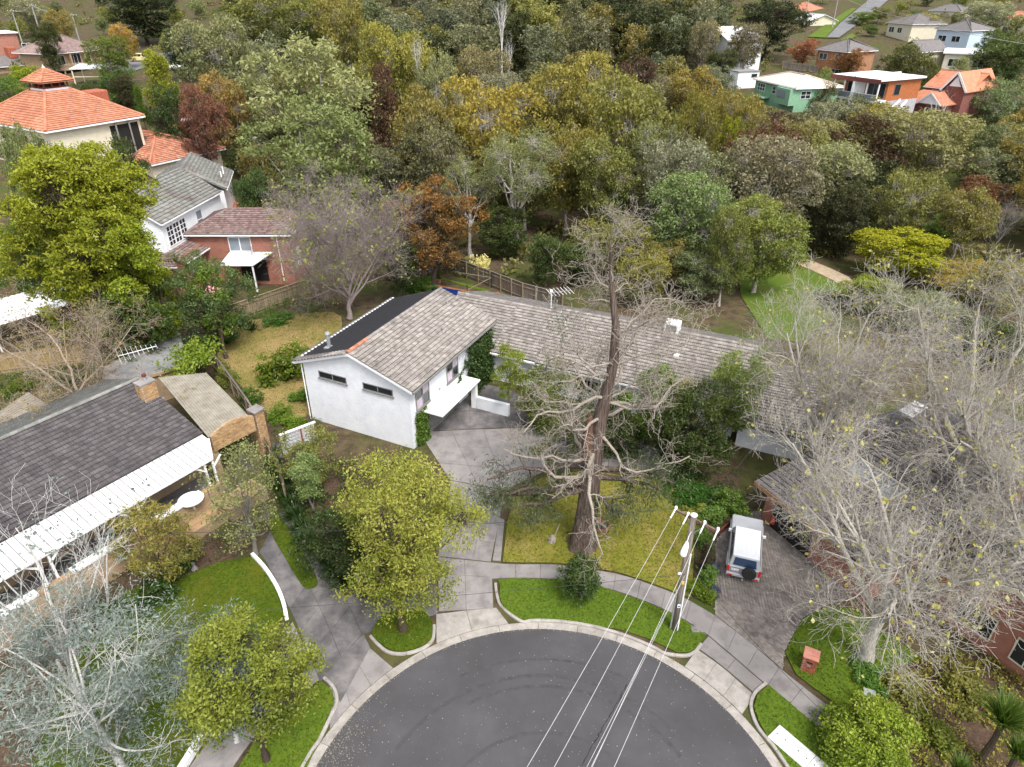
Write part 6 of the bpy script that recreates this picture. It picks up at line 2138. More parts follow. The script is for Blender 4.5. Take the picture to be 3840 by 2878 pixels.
front_tree('street_sapling', 'small dark green sapling on the central nature strip', (*(3.88, 26.88), -.02, 3.2, 1.3), 51, SAPL, BK_GREY,
           base=.28, nlobe=9, lobe=.42, nclump=150, per=70, spread=.26, size=.12, aspect=1.8, trunk=.02, tip=.6)
front_tree('cypress_tree', 'big lime green billowing tree towering at the left edge', (-36.47, 57, -0.1, 18.73, 6.32), 53, LF['lime'], BK_DARK,
           base=.04, nlobe=34, lobe=.30, nclump=1500, per=62, spread=.55, size=.27, trunk=.02, tip=1.0, flatten=.55, shell=.7)
front_tree('cypress_tree', 'lower lime green tree at the right foot of the billowing one', (-31.36, 54, -0.1, 13.68, 2.79), 54, LF['lime'], BK_DARK, (.9, 1.0, .9),
           base=.04, nlobe=16, lobe=.34, nclump=420, per=56, spread=.45, size=.24, trunk=.02, tip=.8, flatten=.55, shell=.7)
front_tree('loquat_tree', 'dark loquat tree with an orange flushed top', (-9.09, 74, -0.66, 12.6, 4.94), 55, LOQ, BK_DARK,
           base=.06, nlobe=15, lobe=.36, nclump=420, per=50, spread=.5, size=.3, aspect=2.6, trunk=.025, tip=1.0)
front_tree('shrub_tree', 'blue green spreading tree with bright leafy patch by the paling fence', (-27.91, 57, -0.1, 9.91, 4.42), 56, LF['dark'], BK_BROWN, (1.6, 2.0, 1.9),
           base=.08, nlobe=14, lobe=.34, nclump=420, per=48, spread=.42, size=.2, trunk=.02, sparse=.25, tip=.8)
front_tree('fig_bush', 'bright green climber patch in the blue green spreading tree', (-26.36, 55.5, -0.1, 9.2, 1.58), 57, LIMEB, BK_BROWN, (.8, .85, .8),
           base=.02, nlobe=7, lobe=.4, nclump=90, per=50, spread=.4, size=.24, trunk=.02)
front_tree('blossom_tree', 'grey twigged tree with fresh pale buds beside the verandah', (-15.6, 30.5, -0.1, 7.94, 2.6), 58, BLOSS, BK_GREY,
           base=.2, nlobe=14, lobe=.36, nclump=360, per=15, spread=.34, size=.12, aspect=1.4, trunk=.018, shell=.25, tip=.4, wob=.25)
front_tree('brown_conifer', 'olive brown conifer shrub against the verandah wall', (-20.07, 28.5, -0.1, 5.56, 2.26), 59, LF['olive'], BK_BROWN, (1.25, 1.2, 1.0),
           base=.05, nlobe=10, lobe=.38, nclump=240, per=50, spread=.32, size=.16, aspect=3, trunk=.02, sparse=.25, tip=.8)
front_tree('small_tree', 'small umbrella shaped shrub on the mossy lawn', (*(-16.02, 22.61), 0, 3.0, 1.6), 60, LF['olive'], BK_DARK, (.9, 1.05, .9),
           base=.5, nlobe=8, lobe=.36, nclump=70, per=50, spread=.32, size=.12, aspect=3, trunk=.03, squash=.6, tip=.7, wob=.3)
front_tree('dark_bush', 'big dark evergreen between the long wing and the front lawn', (11.78, 38, -0.1, 7.65, 2.84), 61, LF['dark'], BK_DARK, (1.1, 1.25, .8),
           base=.03, nlobe=14, lobe=.36, nclump=420, per=54, spread=.4, size=.18, trunk=.02, tip=.55)
front_tree('grey_shrub', 'rounded grey green shrub at the end of the long tiled wing', (16, 42, -0.1, 7.54, 2.26), 62, LF['olive'], BK_GREY, (1.1, 1.5, 1.2),
           base=.03, nlobe=11, lobe=.38, nclump=260, per=50, spread=.36, size=.16, trunk=.02, tip=.6)
front_tree('acacia', 'pale yellow flowering shrub against the tiled wing', (12, 40.5, -0.1, 6.77, 1.42), 63, BLOSS, BK_GREY, (1.4, 1.2, 1.0),
           base=.05, nlobe=8, lobe=.4, nclump=90, per=44, spread=.32, size=.14, trunk=.02)
front_tree('leafy_shrub', 'bright green leafy shrub in front of the tiled wing', (9.74, 42, -0.1, 6.66, 1.95), 64, LIMEB, BK_GREY, (.62, .75, .7),
           base=.04, nlobe=9, lobe=.4, nclump=170, per=50, spread=.36, size=.19, trunk=.02)
front_tree('bamboo', 'clump of yellow green bamboo beside the dark ivy', (-0.28, 46, -0.1, 6.2, 1.4), 65, LIMEB, BK_GREY, (.95, .85, .6),
           base=.05, nlobe=8, lobe=.36, nclump=110, per=40, spread=.34, size=.24, aspect=5, hang=.6, trunk=.012)
front_tree('olive_shrub', 'dull olive shrub behind the golden wattle by the garden wall', (-13.64, 37, -0.1, 4.94, 1.97), 66, LF['olive'], BK_GREY, (1.2, 1.3, 1.0),
           base=.05, nlobe=9, lobe=.4, nclump=170, per=46, spread=.34, size=.15, trunk=.02, sparse=.25)
front_tree('pale_shrub', 'pale mint green shrub left of the golden wattle', (-13.06, 34.5, -0.1, 4.44, 1.01), 67, LF['fresh'], BK_GREY, (2.0, 1.7, 3.2),
           base=.03, nlobe=8, lobe=.42, nclump=120, per=44, spread=.3, size=.13, trunk=.02)
front_tree('dark_bush', 'dark leafy bush under the golden wattle', (-9.85, 28.5, -0.1, 5.14, 2.14), 68, LF['dark'], BK_DARK, (1.0, 1.2, .8),
           base=.02, nlobe=10, lobe=.4, nclump=200, per=50, spread=.36, size=.16, trunk=.02)
front_tree('dark_bush', 'second dark bush in the shade of the wattle by the letterbox', (-7.61, 27.8, -0.1, 4.94, 1.62), 69, LF['dark'], BK_DARK, (1.1, 1.2, .8),
           base=.02, nlobe=9, lobe=.4, nclump=150, per=50, spread=.36, size=.16, trunk=.02)
front_tree('laurel_bush', 'dense lime laurel bush at the bottom right by the footpath', (15.66, 18.3, -0.1, 2.63, 2.01), 70, LIMED, BK_DARK, (1.1, 1.25, .9),
           base=.02, nlobe=12, lobe=.4, nclump=330, per=56, spread=.3, size=.13, aspect=1.8, trunk=.02, tip=.8)
front_tree('olive_shrub', 'wispy olive shrub on the forecourt behind the gum trunk', (3.57, 37, -0.1, 5.74, 2.25), 71, LF['olive'], BK_GREY, (.9, 1.05, .9),
           base=.1, nlobe=9, lobe=.38, nclump=120, per=46, spread=.36, size=.17, trunk=.02, sparse=.35, hang=.4)
front_tree('olive_shrub', 'tall olive shrub between the bamboo and the long wing', (2.75, 45, -0.1, 5.07, 2.61), 72, LF['olive'], BK_GREY, (.9, 1.1, .85),
           base=.04, nlobe=11, lobe=.38, nclump=220, per=46, spread=.4, size=.19, trunk=.02, sparse=.25)
front_tree('dark_bush', 'dark bush under the long wing between olive shrub and gum', (6.3, 41, -0.1, 5.25, 3.08), 73, LF['dark'], BK_DARK, (1.3, 1.4, .9),
           base=.02, nlobe=12, lobe=.4, nclump=260, per=50, spread=.4, size=.18, trunk=.02)

# leafless trees
def bare_tree(name, label, spec, seed, bk, lf=None, tint=None, **kw):
    x, y, z, h, r = spec
    (V, F), l_, _t = bare(seed, h, kw.pop('spread', .9), **kw)
    e = empty(name, (x, y, z), 0, label, 'tree')
    link(bpy.data.objects.new('branches', np_mesh('branches', V, [F], bk, smooth=True)), e)
    if l_ is not None:
        o = link(bpy.data.objects.new('leaves', np_mesh('leaves', l_[0], [l_[1]], lf, attr={'tint': l_[2]})), e)
        if tint: o.color = (*tint, 1)
    return e


bare_tree('bare_tree', 'tangled purple grey bare tree between the two backyards', (*(-16.84, 64.37), -.1, 13.0, 5), 81, PURPLE_TWIG, LF['olive'], (1.2, 1.4, 1.1),
          spread=.95, leaders=11, lv=((9, .42, 42), (8, .28, 46), (6, .16, 50), (3, .09, 50)), trunk=.02, wob=.2, clear=.08, lean=.8, tlen=.3, leaf=700, lsize=.22, lspread=.4, lper=6)
bare_tree('bare_tree', 'bare brown budded tree at the left edge above the paling fence', (-32.5, 44.0, -.1, 10.5, 4), 82, bark('pinkish_twig', (.30, .23, .17), (.42, .35, .28)), BLOSS, (1.1, .75, .6),
          spread=.95, leaders=7, lv=((6, .45, 45), (6, .30, 48), (4, .18, 50), (3, .1, 50)), trunk=.018, wob=.24, clear=.15, lean=.95, tlen=.35, leaf=900, lsize=.12, lspread=.2, lper=3)
bare_tree('birch_tree', 'white limbed bare birch over the verandah at the bottom left', (-19.5, 19.5, -.1, 12.0, 4), 83, WHITE_BARK, SILV, None,
          spread=.75, leaders=7, lv=((5, .40, 38), (5, .26, 42), (4, .14, 45)), trunk=.012, wob=.13, clear=.2, lean=.55, tlen=.5, leaf=160, lsize=.16, lspread=.2, lper=4)
bare_tree('bare_shrub', 'thin bare shrub in front of the red brick wing', (*(-28.08, 75.48), 0, 5.2, 2), 84, PURPLE_TWIG, None, None,
          spread=.9, leaders=6, lv=((5, .4, 42), (5, .26, 46), (4, .14, 48)), trunk=.016, wob=.2, clear=.1, lean=.8, tlen=.3)


# ------------------------------------------------------------------ low shrubs
def shrub_mesh(nm, seed, lf_, h=1.0, r=.7, per=40, nclump=70, size=.11, aspect=2.0, hang=0):
    w_, l_ = leafy(seed, h, r, base=.02, nlobe=7, lobe=.5, nclump=nclump, per=per, spread=.17, size=size, aspect=aspect, trunk=.03, hang=hang)
    return tree_meshes(nm, w_, l_, BK_BROWN, lf_)


SH = {k: shrub_mesh(k, 300 + i, m_) for i, (k, m_) in enumerate((('green_shrub', LF['fresh']), ('lime_shrub', LIMEB), ('dark_shrub', SAPL), ('olive_shrub', LF['olive']), ('gold_shrub', GOLDW)))}


def shrub(kind_, label, xy, h, r, tint=None, name='shrub', z=0.0, group=None):
    return plant_tree(name, SH[kind_], xy[0], xy[1], z - .02, r / .7, h, TR.uniform(0, 6.28), label, 'shrub', group, tint, ('stem', 'foliage'))


shrub('lime_shrub', 'large round lime bush on the dry backyard lawn', (-19.96, 51.49), 2.7, 1.9, (.62, .62, .5), 'round_bush')
shrub('olive_shrub', 'thin bush behind the large round lime one on the backyard lawn', (-18.7, 53.3), 2.9, 1.1, (1.4, 1.7, 1.0))
for lb, (x, y), h, r, k, t in (
        ('low weedy clump along the white house gable wall', (-17.45, 48.57), .7, 1.1, 'lime_shrub', (.6, .8, .7)),
        ('weedy bush behind the brick gate pier', (-18.46, 45.41), 1.1, .9, 'lime_shrub', (.75, .85, .7)),
        ('bright weeds between gate pier and garden wall', (-17.09, 44.43), .8, .9, 'lime_shrub', (.8, .9, .7)),
        ('upright green shrub right of the ribbed carport roof', (-21.28, 47.27), 1.7, .8, 'green_shrub', (.8, 1.0, .7)),
        ('climbing rose at the carport roof edge', (-24.43, 50.23), 2.0, .6, 'olive_shrub', (1.3, 1.5, .9)),
        ('leafy weeds at the back corner of the dry lawn', (-28.21, 58.27), 1.0, 1.4, 'green_shrub', (.6, .9, .5)),
        ('low green weeds under the paling fence', (-23.9, 63.13), .8, 1.5, 'green_shrub', (.6, .9, .5)),
        ('pale leafy shrub at the pavers top left corner', (12.73, 33.37), 1.3, .9, 'green_shrub', (1.4, 1.5, 1.5)),
        ('taller pale shrub behind the four wheel drive', (14.11, 34.39), 1.5, 1.1, 'green_shrub', (1.1, 1.2, 1.0)),
        ('shrub behind the power pole crossarm', (11.78, 31.27), 1.2, .7, 'green_shrub', (1.2, 1.3, 1.2)),
        ('mint green shrub in the narrow bed beside the car', (11.29, 28.25), 1.2, .62, 'green_shrub', (1.6, 1.7, 1.9)),
        ('blue flowered plant at the edge of the pavers', (11.41, 27.32), .6, .38, 'dark_shrub', (1.6, 1.0, 12)),
        ('second blue flowered plant beside the pavers', (11.88, 29.08), .6, .36, 'dark_shrub', (1.6, 1.0, 12)),
        ('dark ground cover at the edge of the yellowing lawn', (11.82, 36.42), .5, 1.6, 'dark_shrub', (.8, 1.2, .7)),
        ('dark green weeds under the big evergreen', (12.93, 35.79), .5, 1.4, 'dark_shrub', (.8, 1.2, .7)),
        ('green bush under the verandah wall', (-19.79, 27.15), 1.2, 1.1, 'dark_shrub', (1.0, 1.1, .8)),
        ('round leafed shrub beside the planter wall', (-19.43, 29.45), 1.0, .8, 'dark_shrub', (1.0, 1.2, .9)),
        ('lime tipped shrub in the verandah bed', (-21, 26.48), .9, .7, 'lime_shrub', (.6, .7, .5)),
        ('dark shrub at the bed edge near the silver tree', (-21.85, 25.52), 1.1, 1.0, 'dark_shrub', (1.1, 1.1, .9)),
        ('grassy shrub left of the palm at bottom right', (19.19, 18.68), .9, 1.0, 'gold_shrub', (.7, .75, .7)),
        ('scrubby plant between palm and bare plane tree', (22.02, 21.04), .9, 1.2, 'olive_shrub', (1.2, 1.2, .9)),
        ('dull low shrub at the right bed edge', (19.08, 21.04), .7, 1.1, 'olive_shrub', (1.3, 1.3, 1.0)),
        ('green cover below the bare plane trunk', (17.85, 21.81), .5, 1.0, 'green_shrub', (.7, 1.0, .6)),
        ('fern like plant by the tan paling fence', (-35.48, 52.88), 1.2, 1.0, 'dark_shrub', (1.1, 1.2, 1.0)),
        ('dark fern below the tan paling fence', (-38.27, 50.85), 1.1, 1.1, 'dark_shrub', (.9, 1.1, .9)),
        ('yellow green weeds at the left edge bed', (-41.71, 49.31), .9, 1.1, 'lime_shrub', (.6, .6, .5)),
        ('wispy shrub beside the pool', (-10.62, 72.5), 1.4, 1.6, 'green_shrub', (.6, .8, .6)),
        ('flowering white bush in front of the pool fence', (-3.95, 77.21), 2.6, 1.3, 'lime_shrub', (4.0, 2.6, 11))):
    shrub(k, lb, (x, y), h, r, t, z=ter(x, y))

for lb, (x, y, z, h, r), k, t in (
        ('dark low evergreen by the clothes hoist', (7.83, 75, -0.7, 5.26, 3.41), 'dense', (1.4, 1.5, 1.0)),
        ('olive understorey tree behind the dead gum top', (11.87, 77, -0.78, 7.4, 4.5), 'gum_olive', (1.0, 1.05, .8)),
        ('grey green low tree left of the park lawn', (20.44, 70, -0.5, 5.73, 3.46), 'gum_grey', (.8, .95, .7)),
        ('brown olive low tree behind the ridge cooler', (17.59, 73, -0.62, 5.86, 3.07), 'gum_olive', (.95, .9, .8)),
        ('leafy dark tree at the foot of the multi stemmed gum', (-1.52, 86, -1.41, 7.09, 3.81), 'dense', (1.3, 1.4, .9)),
        ('lime edged tree right of the sandy path end', (37.3, 66, -0.34, 4.01, 3.09), 'lime', (.8, .9, .7)),
        ('dull olive tree at the right edge above the bare planes', (49.29, 64, -0.26, 6.66, 3.87), 'gum_olive', (1.1, 1.05, .8)),
        ('grey green tree behind the bare planes', (39.68, 60, -0.1, 4.29, 3.73), 'gum_grey', (.95, 1.05, .8)),
        ('dark tree filling behind the right hand house', (42.8, 55, -0.1, 4.22, 3.49), 'dense', (1.3, 1.4, .9)),
        ('olive shrub tree between the tiled wing end and the planes', (29.1, 56, -0.1, 1.41, 2.55), 'gum_olive', (1.0, 1.05, .8)),
        ('green tree at the left edge behind the pale patio roof', (-49.33, 66, 0.29, 9.66, 3.41), 'fresh', (.8, .85, .7)),
        ('green bushy tree under the big lime tree', (-32.14, 52, -0.1, 8.53, 3.21), 'dense', (1.3, 1.7, 1.0)),
        ('dark tree right of the purple grey bare tree', (-11.98, 70, -0.5, 7.76, 2.68), 'dense', (1.2, 1.3, .9)),
        ('green garden tree left of the terracotta house', (-79.7, 118, 9.43, 7.51, 4.77), 'fresh', (.8, .9, .7)),
        ('lime garden tree behind the terracotta pyramid roof', (-82.62, 128, 10.1, 7.56, 4.34), 'lime', (.9, 1.0, .8)),
        ('bushy green tree right of the pergola', (-68.22, 128, 10.1, 6.84, 3.57), 'fresh', (.55, .65, .55))):
    bush(k, lb, x, y, z, h, r, 'garden_tree', t)

# ------------------------------------------------------------------ power pole, lines
POLE_WOOD = M('grey_pole_timber', [(.09, .075, .06), (.17, .145, .12), (.24, .21, .18)], .95, 2, 7, bump=.4, stretch=(9, 9, .5))
ARM_WOOD = M('rusty_arm_timber', [(.12, .07, .045), (.2, .14, .10)], .95, 4, bump=.3)
CABLE = M('pale_cable', [(.45, .45, .44), (.55, .55, .54)], .5, 3)
CABLE_DARK = M('dark_cable', [(.03, .03, .03), (.05, .05, .05)], .6, 3)
PX_, PY_ = (8.68, 24.91)
A1, A2 = Vector((7.98, 25.61, 7.75)), Vector((9.67, 24.08, 7.75))
pole = empty('power_pole', (PX_, PY_, 0), 0, 'grey timber power pole with crossarm and white street lamp on the nature strip', 'power pole')
MB().tube([(0, 0, -.3), (0, 0, 3), (.02, 0, 8.0)], [.2, .18, .145], 14).build('post', POLE_WOOD, pole, smooth=True)
MB().lathe([(.16, 8.0), (.17, 8.05), (.1, 8.1)], (.02, 0, 0), 12).build('pole_cap', WHITE, pole)
o3 = Vector((PX_, PY_, 0))
ca = MB().bar(A1 - o3, A2 - o3, .1, .13).build('crossarm', ARM_WOOD, pole)
MB().bar(A1.lerp(A2, .28) - o3 + Vector((0, 0, -.05)), (.02, -.16, 7.0), .04, .03).bar(A1.lerp(A2, .72) - o3 + Vector((0, 0, -.05)), (.02, -.16, 7.0), .04, .03).build('arm_brace', STEEL, pole)
wt = [.01, .3, .69, .99]
ends = []
for t, (u_, v_) in zip(wt, ((0.48, 13.25), (1.4, 13.25), (2.68, 13.25), (3.43, 13.25))):
    a = A1.lerp(A2, t) + Vector((0, 0, .12))
    q = Vector((u_, v_, 7.2))
    MB().lathe([(.05, -.08), (.05, 0), (.075, .03), (.04, .08), (.075, .1), (.06, .16)], a - o3 - Vector((0, 0, .06)), 10).build('insulator', WHITE, pole)
    d = (q - a).normalized()
    s = MB().tube([a - o3 + d * .02, a - o3 + d * .75 + Vector((0, 0, -.02))], .035, 8); s.build('strain_clamp', WHITE, pole)
    ends.append((a, q))
MB().tube([(.17, -.14, .0), (.16, -.13, 5.6)], .04, 8).build('conduit', WHITE, pole)
MB().tube([(-.2, -.05, .0), (-.19, -.05, 3.0)], .05, 8).build('conduit', STEEL, pole)
for z, m_, w_ in ((3.6, M('yellow_tag', [(.6, .4, .05), (.65, .45, .08)], .6, 3), .13), (1.9, WHITE, .16)):
    MB().box(-w_ / 2, w_ / 2, -.215, -.19, z, z + .22).build('pole_tag', m_, pole)
MB().box(-.05, .05, -.225, -.216, 1.97, 2.06).build('tag_mark', M('blue_mark', [(.01, .03, .1), (.02, .05, .15)], .6, 3), pole)
lm = MB().tube([(.0, -.1, 7.1), (-.18, -.35, 7.0), (-.3, -.6, 6.85)], .03, 8)
lm.build('lamp_arm', STEEL, pole)
lh_ = MB().tube([(-.28, -.55, 6.86), (-.36, -.75, 6.78), (-.52, -1.05, 6.68), (-.6, -1.22, 6.62), (-.63, -1.28, 6.6)], [.06, .13, .16, .15, .06], 10)
lh_.build('lamp_head', WHITE, pole, smooth=True)
MB().tube([(-.18, -.12, 4.3), (-.32, -.2, 4.34)], .06, 8).build('cable_clamp', WHITE, pole)


def wire(a, b, sag, r, mat, label, n=24, name='overhead_wire', cat='wire', group=None):
    a, b = Vector(a), Vector(b)
    pts = []
    for i in range(n + 1):
        t = i / n
        p = a.lerp(b, t); p.z -= sag * 4 * t * (1 - t)
        pts.append(tuple(p - a))
    o = MB().tube(pts, r, 5).build(name, mat, None, smooth=True)
    o.location = a
    return tag(o, label, cat, group)


for (a, q), lb in zip(ends, ('leftmost', 'second from the left', 'second from the right', 'rightmost')):
    far_ = a + (q - a) * 2.6
    far_.z = a.z - .1
    wire(a, far_, .75, .0095, CABLE, lb + ' of the pale power wires crossing the court', group='power wires over the court')
b0 = Vector((PX_ + .05, PY_ - .18, 4.3))
for dx, lb in ((0, 'left strand of the low twin cable leaving the power pole'), (.16, 'right strand of the low twin cable leaving the power pole')):
    f_ = Vector((2.81, 14.76, 4.6)) + Vector((dx, 0, 0))
    wire(b0, b0 + (f_ - b0) * 2.2 + Vector((0, 0, .6)), .25, .009, CABLE, lb, group='twin cable')
wire(A1 + Vector((0, 0, .1)), (-19.68, 28.1, 4), .5, .012, CABLE_DARK, 'thin dark service line from the pole to the verandah house')
wire(b0, (-22.12, 22.46, 3.6), .35, .011, CABLE_DARK, 'lower thin dark line running left from the power pole')
wire((PX_, PY_, 5.0), (13.29, 17.23, 3.6), .3, .011, CABLE_DARK, 'thin dark line running down right from the power pole')
wire((PX_, PY_, 7.9), (17.68, 39.09, 3.6), .4, .011, CABLE_DARK, 'thin line from the pole top toward the tiled wing')
p_ = MB().box(-.35, .35, -.22, .22, 0, .11).build('pit_lid', CONC, None, bevel=.01)
p_.location = (*(9.96, 24.85), .0)
tag(p_, 'small concrete service lid in the grass right of the power pole', 'service lid')


# ------------------------------------------------------------------ four wheel drive
def car_body(mb, prof, ys):
    """closed hull from side profiles at several half-widths; prof list of (x, z) loops the same length"""
    n = len(prof[0])
    b = len(mb.v)
    for pr, y in zip(prof, ys):
        for x, z in pr: mb.v.append((x, y, z))
    for i in range(len(ys) - 1):
        for k in range(n):
            k2 = (k + 1) % n
            mb.f.append((b + i * n + k, b + i * n + k2, b + (i + 1) * n + k2, b + (i + 1) * n + k))
    mb.f.append(tuple(b + k for k in range(n - 1, -1, -1)))
    mb.f.append(tuple(b + (len(ys) - 1) * n + k for k in range(n)))


PAINT = M('silver_paint', [(.46, .47, .49), (.52, .53, .55)], .28, 1, spec=.6, metal=.35)
PAINT_W = M('white_paint_car', [(.74, .75, .76), (.78, .79, .8)], .25, 1, spec=.6)
RED_LENS = M('red_lens', [(.42, .008, .008), (.55, .02, .015)], .2, 3, spec=.6)
RUBBER = M('tyre_rubber', [(.014, .014, .014), (.024, .024, .024)], .85, 8)


def wheel(parent, x, y, r=.38, w=.26, axis='y', name='wheel'):
    prof = [(r * .62, -w / 2), (r * .92, -w / 2), (r, -w * .32), (r, w * .32), (r * .92, w / 2), (r * .62, w / 2)]
    o = MB().lathe(prof, (0, 0, 0), 20).build(name, RUBBER, parent, smooth=False)
    rot = Matrix.Rotation(PI / 2, 4, 'X') if axis == 'y' else Matrix.Rotation(PI / 2, 4, 'Y')
    o.matrix_basis = Matrix.Translation((x, y, r)) @ rot
    MB().lathe([(r * .6, -w * .42), (r * .55, -w * .46), (r * .2, -w * .4), (r * .1, w * .4), (r * .2, w * .44), (r * .6, w * .42)], (0, 0, 0), 16).build('rim', STEEL, o)
    return o


def suv():
    rear = Vector(((12.31, 28.54)[0] + .95, ((12.31, 28.54)[1] + (14.14, 27.9)[1]) / 2, 0))
    hd = Vector((.33, .944, 0)).normalized()
    rz = math.atan2(hd.y, hd.x)
    e = empty('car', (rear.x, rear.y, 0), rz, 'silver and white four wheel drive parked nose in on the clay pavers', 'car')
    # local x forward from the rear face, y left
    L_, W2 = 4.85, .93
    low = MB()
    def side(inset, dz=0):
        return [(.02 + inset, .48), (.0 + inset, 1.10 + dz), (L_ - 1.25, 1.12 + dz), (L_ - .12 - inset, 1.02 + dz), (L_ - .02 - inset, .86), (L_ - inset, .48)]
    car_body(low, [side(.06, -.03), side(.0), side(.0), side(.06, -.03)], [-W2, -W2 + .07, W2 - .07, W2])
    low.build('body', PAINT, e, bevel=.04)
    # cabin
    cb = MB()
    base = [(.05, -.86), (3.35, -.86), (3.35, .86), (.05, .86)]
    top = [(.22, -.74), (2.75, -.74), (2.75, .74), (.22, .74)]
    vs = [(x, y, 1.09) for x, y in base] + [(x, y, 1.76) for x, y in top]
    cb.add(vs, [(3, 2, 1, 0), (4, 5, 6, 7), (0, 1, 5, 4), (1, 2, 6, 5), (2, 3, 7, 6), (3, 0, 4, 7)])
    cb.build('cabin', PAINT, e, bevel=.05)
    MB().box(.2, 2.72, -.72, .72, 1.765, 1.81).build('roof_panel', PAINT_W, e, bevel=.035)
    for y in (-.5, -.25, 0, .25, .5): MB().box(.35, 2.6, y - .03, y + .03, 1.811, 1.823).build('roof_rib', PAINT_W, e)
    # glass set proud on the cabin faces
    def face(nm, P_, mat, th=.015):
        P_ = [Vector(p) for p in P_]
        nn = (P_[1] - P_[0]).cross(P_[2] - P_[0]).normalized() * th
        mb = MB()
        n = len(P_)
        mb.add([tuple(p - nn * .3) for p in P_] + [tuple(p + nn) for p in P_], [tuple(range(n - 1, -1, -1)), tuple(range(n, 2 * n))] + [(i, (i + 1) % n, n + (i + 1) % n, n + i) for i in range(n)])
        return mb.build(nm, mat, e)
    lerp = lambda x0, x1, t: x0 + (x1 - x0) * t
    def rearpt(y, z):
        t = (z - 1.09) / .67
        return (lerp(.05, .22, t) , y * lerp(1, .86, t), z)
    face('rear_window', [rearpt(.66, 1.18), rearpt(-.66, 1.18), rearpt(-.66, 1.66), rearpt(.66, 1.66)], glass_mat('rear_glass', (.02, .04, .09)), .02)
    for s in (-1, 1):
        def sp(x, z):
            t = (z - 1.09) / .67
            return (x, s * lerp(.86, .74, t), z)
        for x0, x1, x2, x3 in ((.42, 1.25, 1.2, .46), (1.35, 2.15, 2.1, 1.35), (2.25, 3.0, 2.62, 2.2)):
            q = [sp(x0, 1.16), sp(x1, 1.16), sp(x2, 1.66), sp(x3, 1.66)]
            face('side_window', q if s < 0 else q[::-1], GLASS, .015)
        MB().box(0.0, .06, s * .86 - .07, s * .86 + .07, .72, 1.12).build('tail_light', RED_LENS, e, bevel=.01).location.x = -.03
        MB().box(2.85, 2.95, s * .98 - .1, s * .98 + .1, 1.15, 1.34).build('mirror', PAINT_W, e, bevel=.02)
        MB().box(.35, 1.45, s * .95 - .04, s * .95 + .04, .74, .84).build('wheel_arch', PAINT, e, bevel=.02)
        MB().box(3.35, 4.4, s * .95 - .04, s * .95 + .04, .74, .84).build('wheel_arch', PAINT, e, bevel=.02)
        wheel(e, .92, s * .80); wheel(e, 3.85, s * .80)
        MB().box(-.12, -.06, s * .72 - .12, s * .72 + .12, .50, .58).build('reflector', RED_LENS, e)
    face('windscreen', [(3.3, -.74, 1.13), (3.3, .74, 1.13), (2.83, .66, 1.68), (2.83, -.66, 1.68)], GLASS, .02)
    MB().box(-.1, .1, -.92, .92, .46, .66).build('rear_bumper', PAINT, e, bevel=.03)
    MB().box(L_ - .08, L_ + .1, -.9, .9, .46, .7).build('front_bumper', PAINT, e, bevel=.03)
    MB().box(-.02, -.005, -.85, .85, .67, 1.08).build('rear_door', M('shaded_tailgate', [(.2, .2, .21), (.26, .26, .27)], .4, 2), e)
    sw = MB().lathe([(.36, -.12), (.39, -.06), (.39, .1), (.36, .13), (.1, .14)], (0, 0, 0), 22).build('spare_wheel', RUBBER, e)
    sw.matrix_basis = Matrix.Translation((-.15, -.3, .95)) @ Matrix.Rotation(-PI / 2, 4, 'Y')
    pl = MB().box(-.045, -.021, .28, .70, .84, .98).build('number_plate', WHITE, e)
    tc = bpy.data.curves.new('plate_text', 'FONT')
    tc.body = 'CSI 28A'; tc.size = .125; tc.extrude = .001; tc.align_x = 'CENTER'; tc.align_y = 'CENTER'
    to = bpy.data.objects.new('plate_text', tc); COL.objects.link(to)
    bpy.context.view_layer.update()
    tm = bpy.data.meshes.new_from_object(to.evaluated_get(bpy.context.evaluated_depsgraph_get()))
    bpy.data.objects.remove(to)
    tm.materials.clear(); tm.materials.append(M('plate_ink', [(.02, .03, .08), (.03, .04, .1)], .6, 3))
    inst('plate_text', tm, Matrix.Translation((-.048, .49, .91)) @ Matrix(((0, 0, -1, 0), (-1, 0, 0, 0), (0, 1, 0, 0), (0, 0, 0, 1))), pl)
    MB().tube([(-.1, 0, .42), (-.28, 0, .42)], .03, 8).lathe([(.02, .42), (.045, .46), (.045, .5), (.02, .53)], (-.28, 0, 0), 8).build('tow_bar', STEEL, e)
    MB().box(.1, L_ - .1, -.8, .8, .3, .5).build('underbody', BLACKMETAL, e)
    return e


suv()


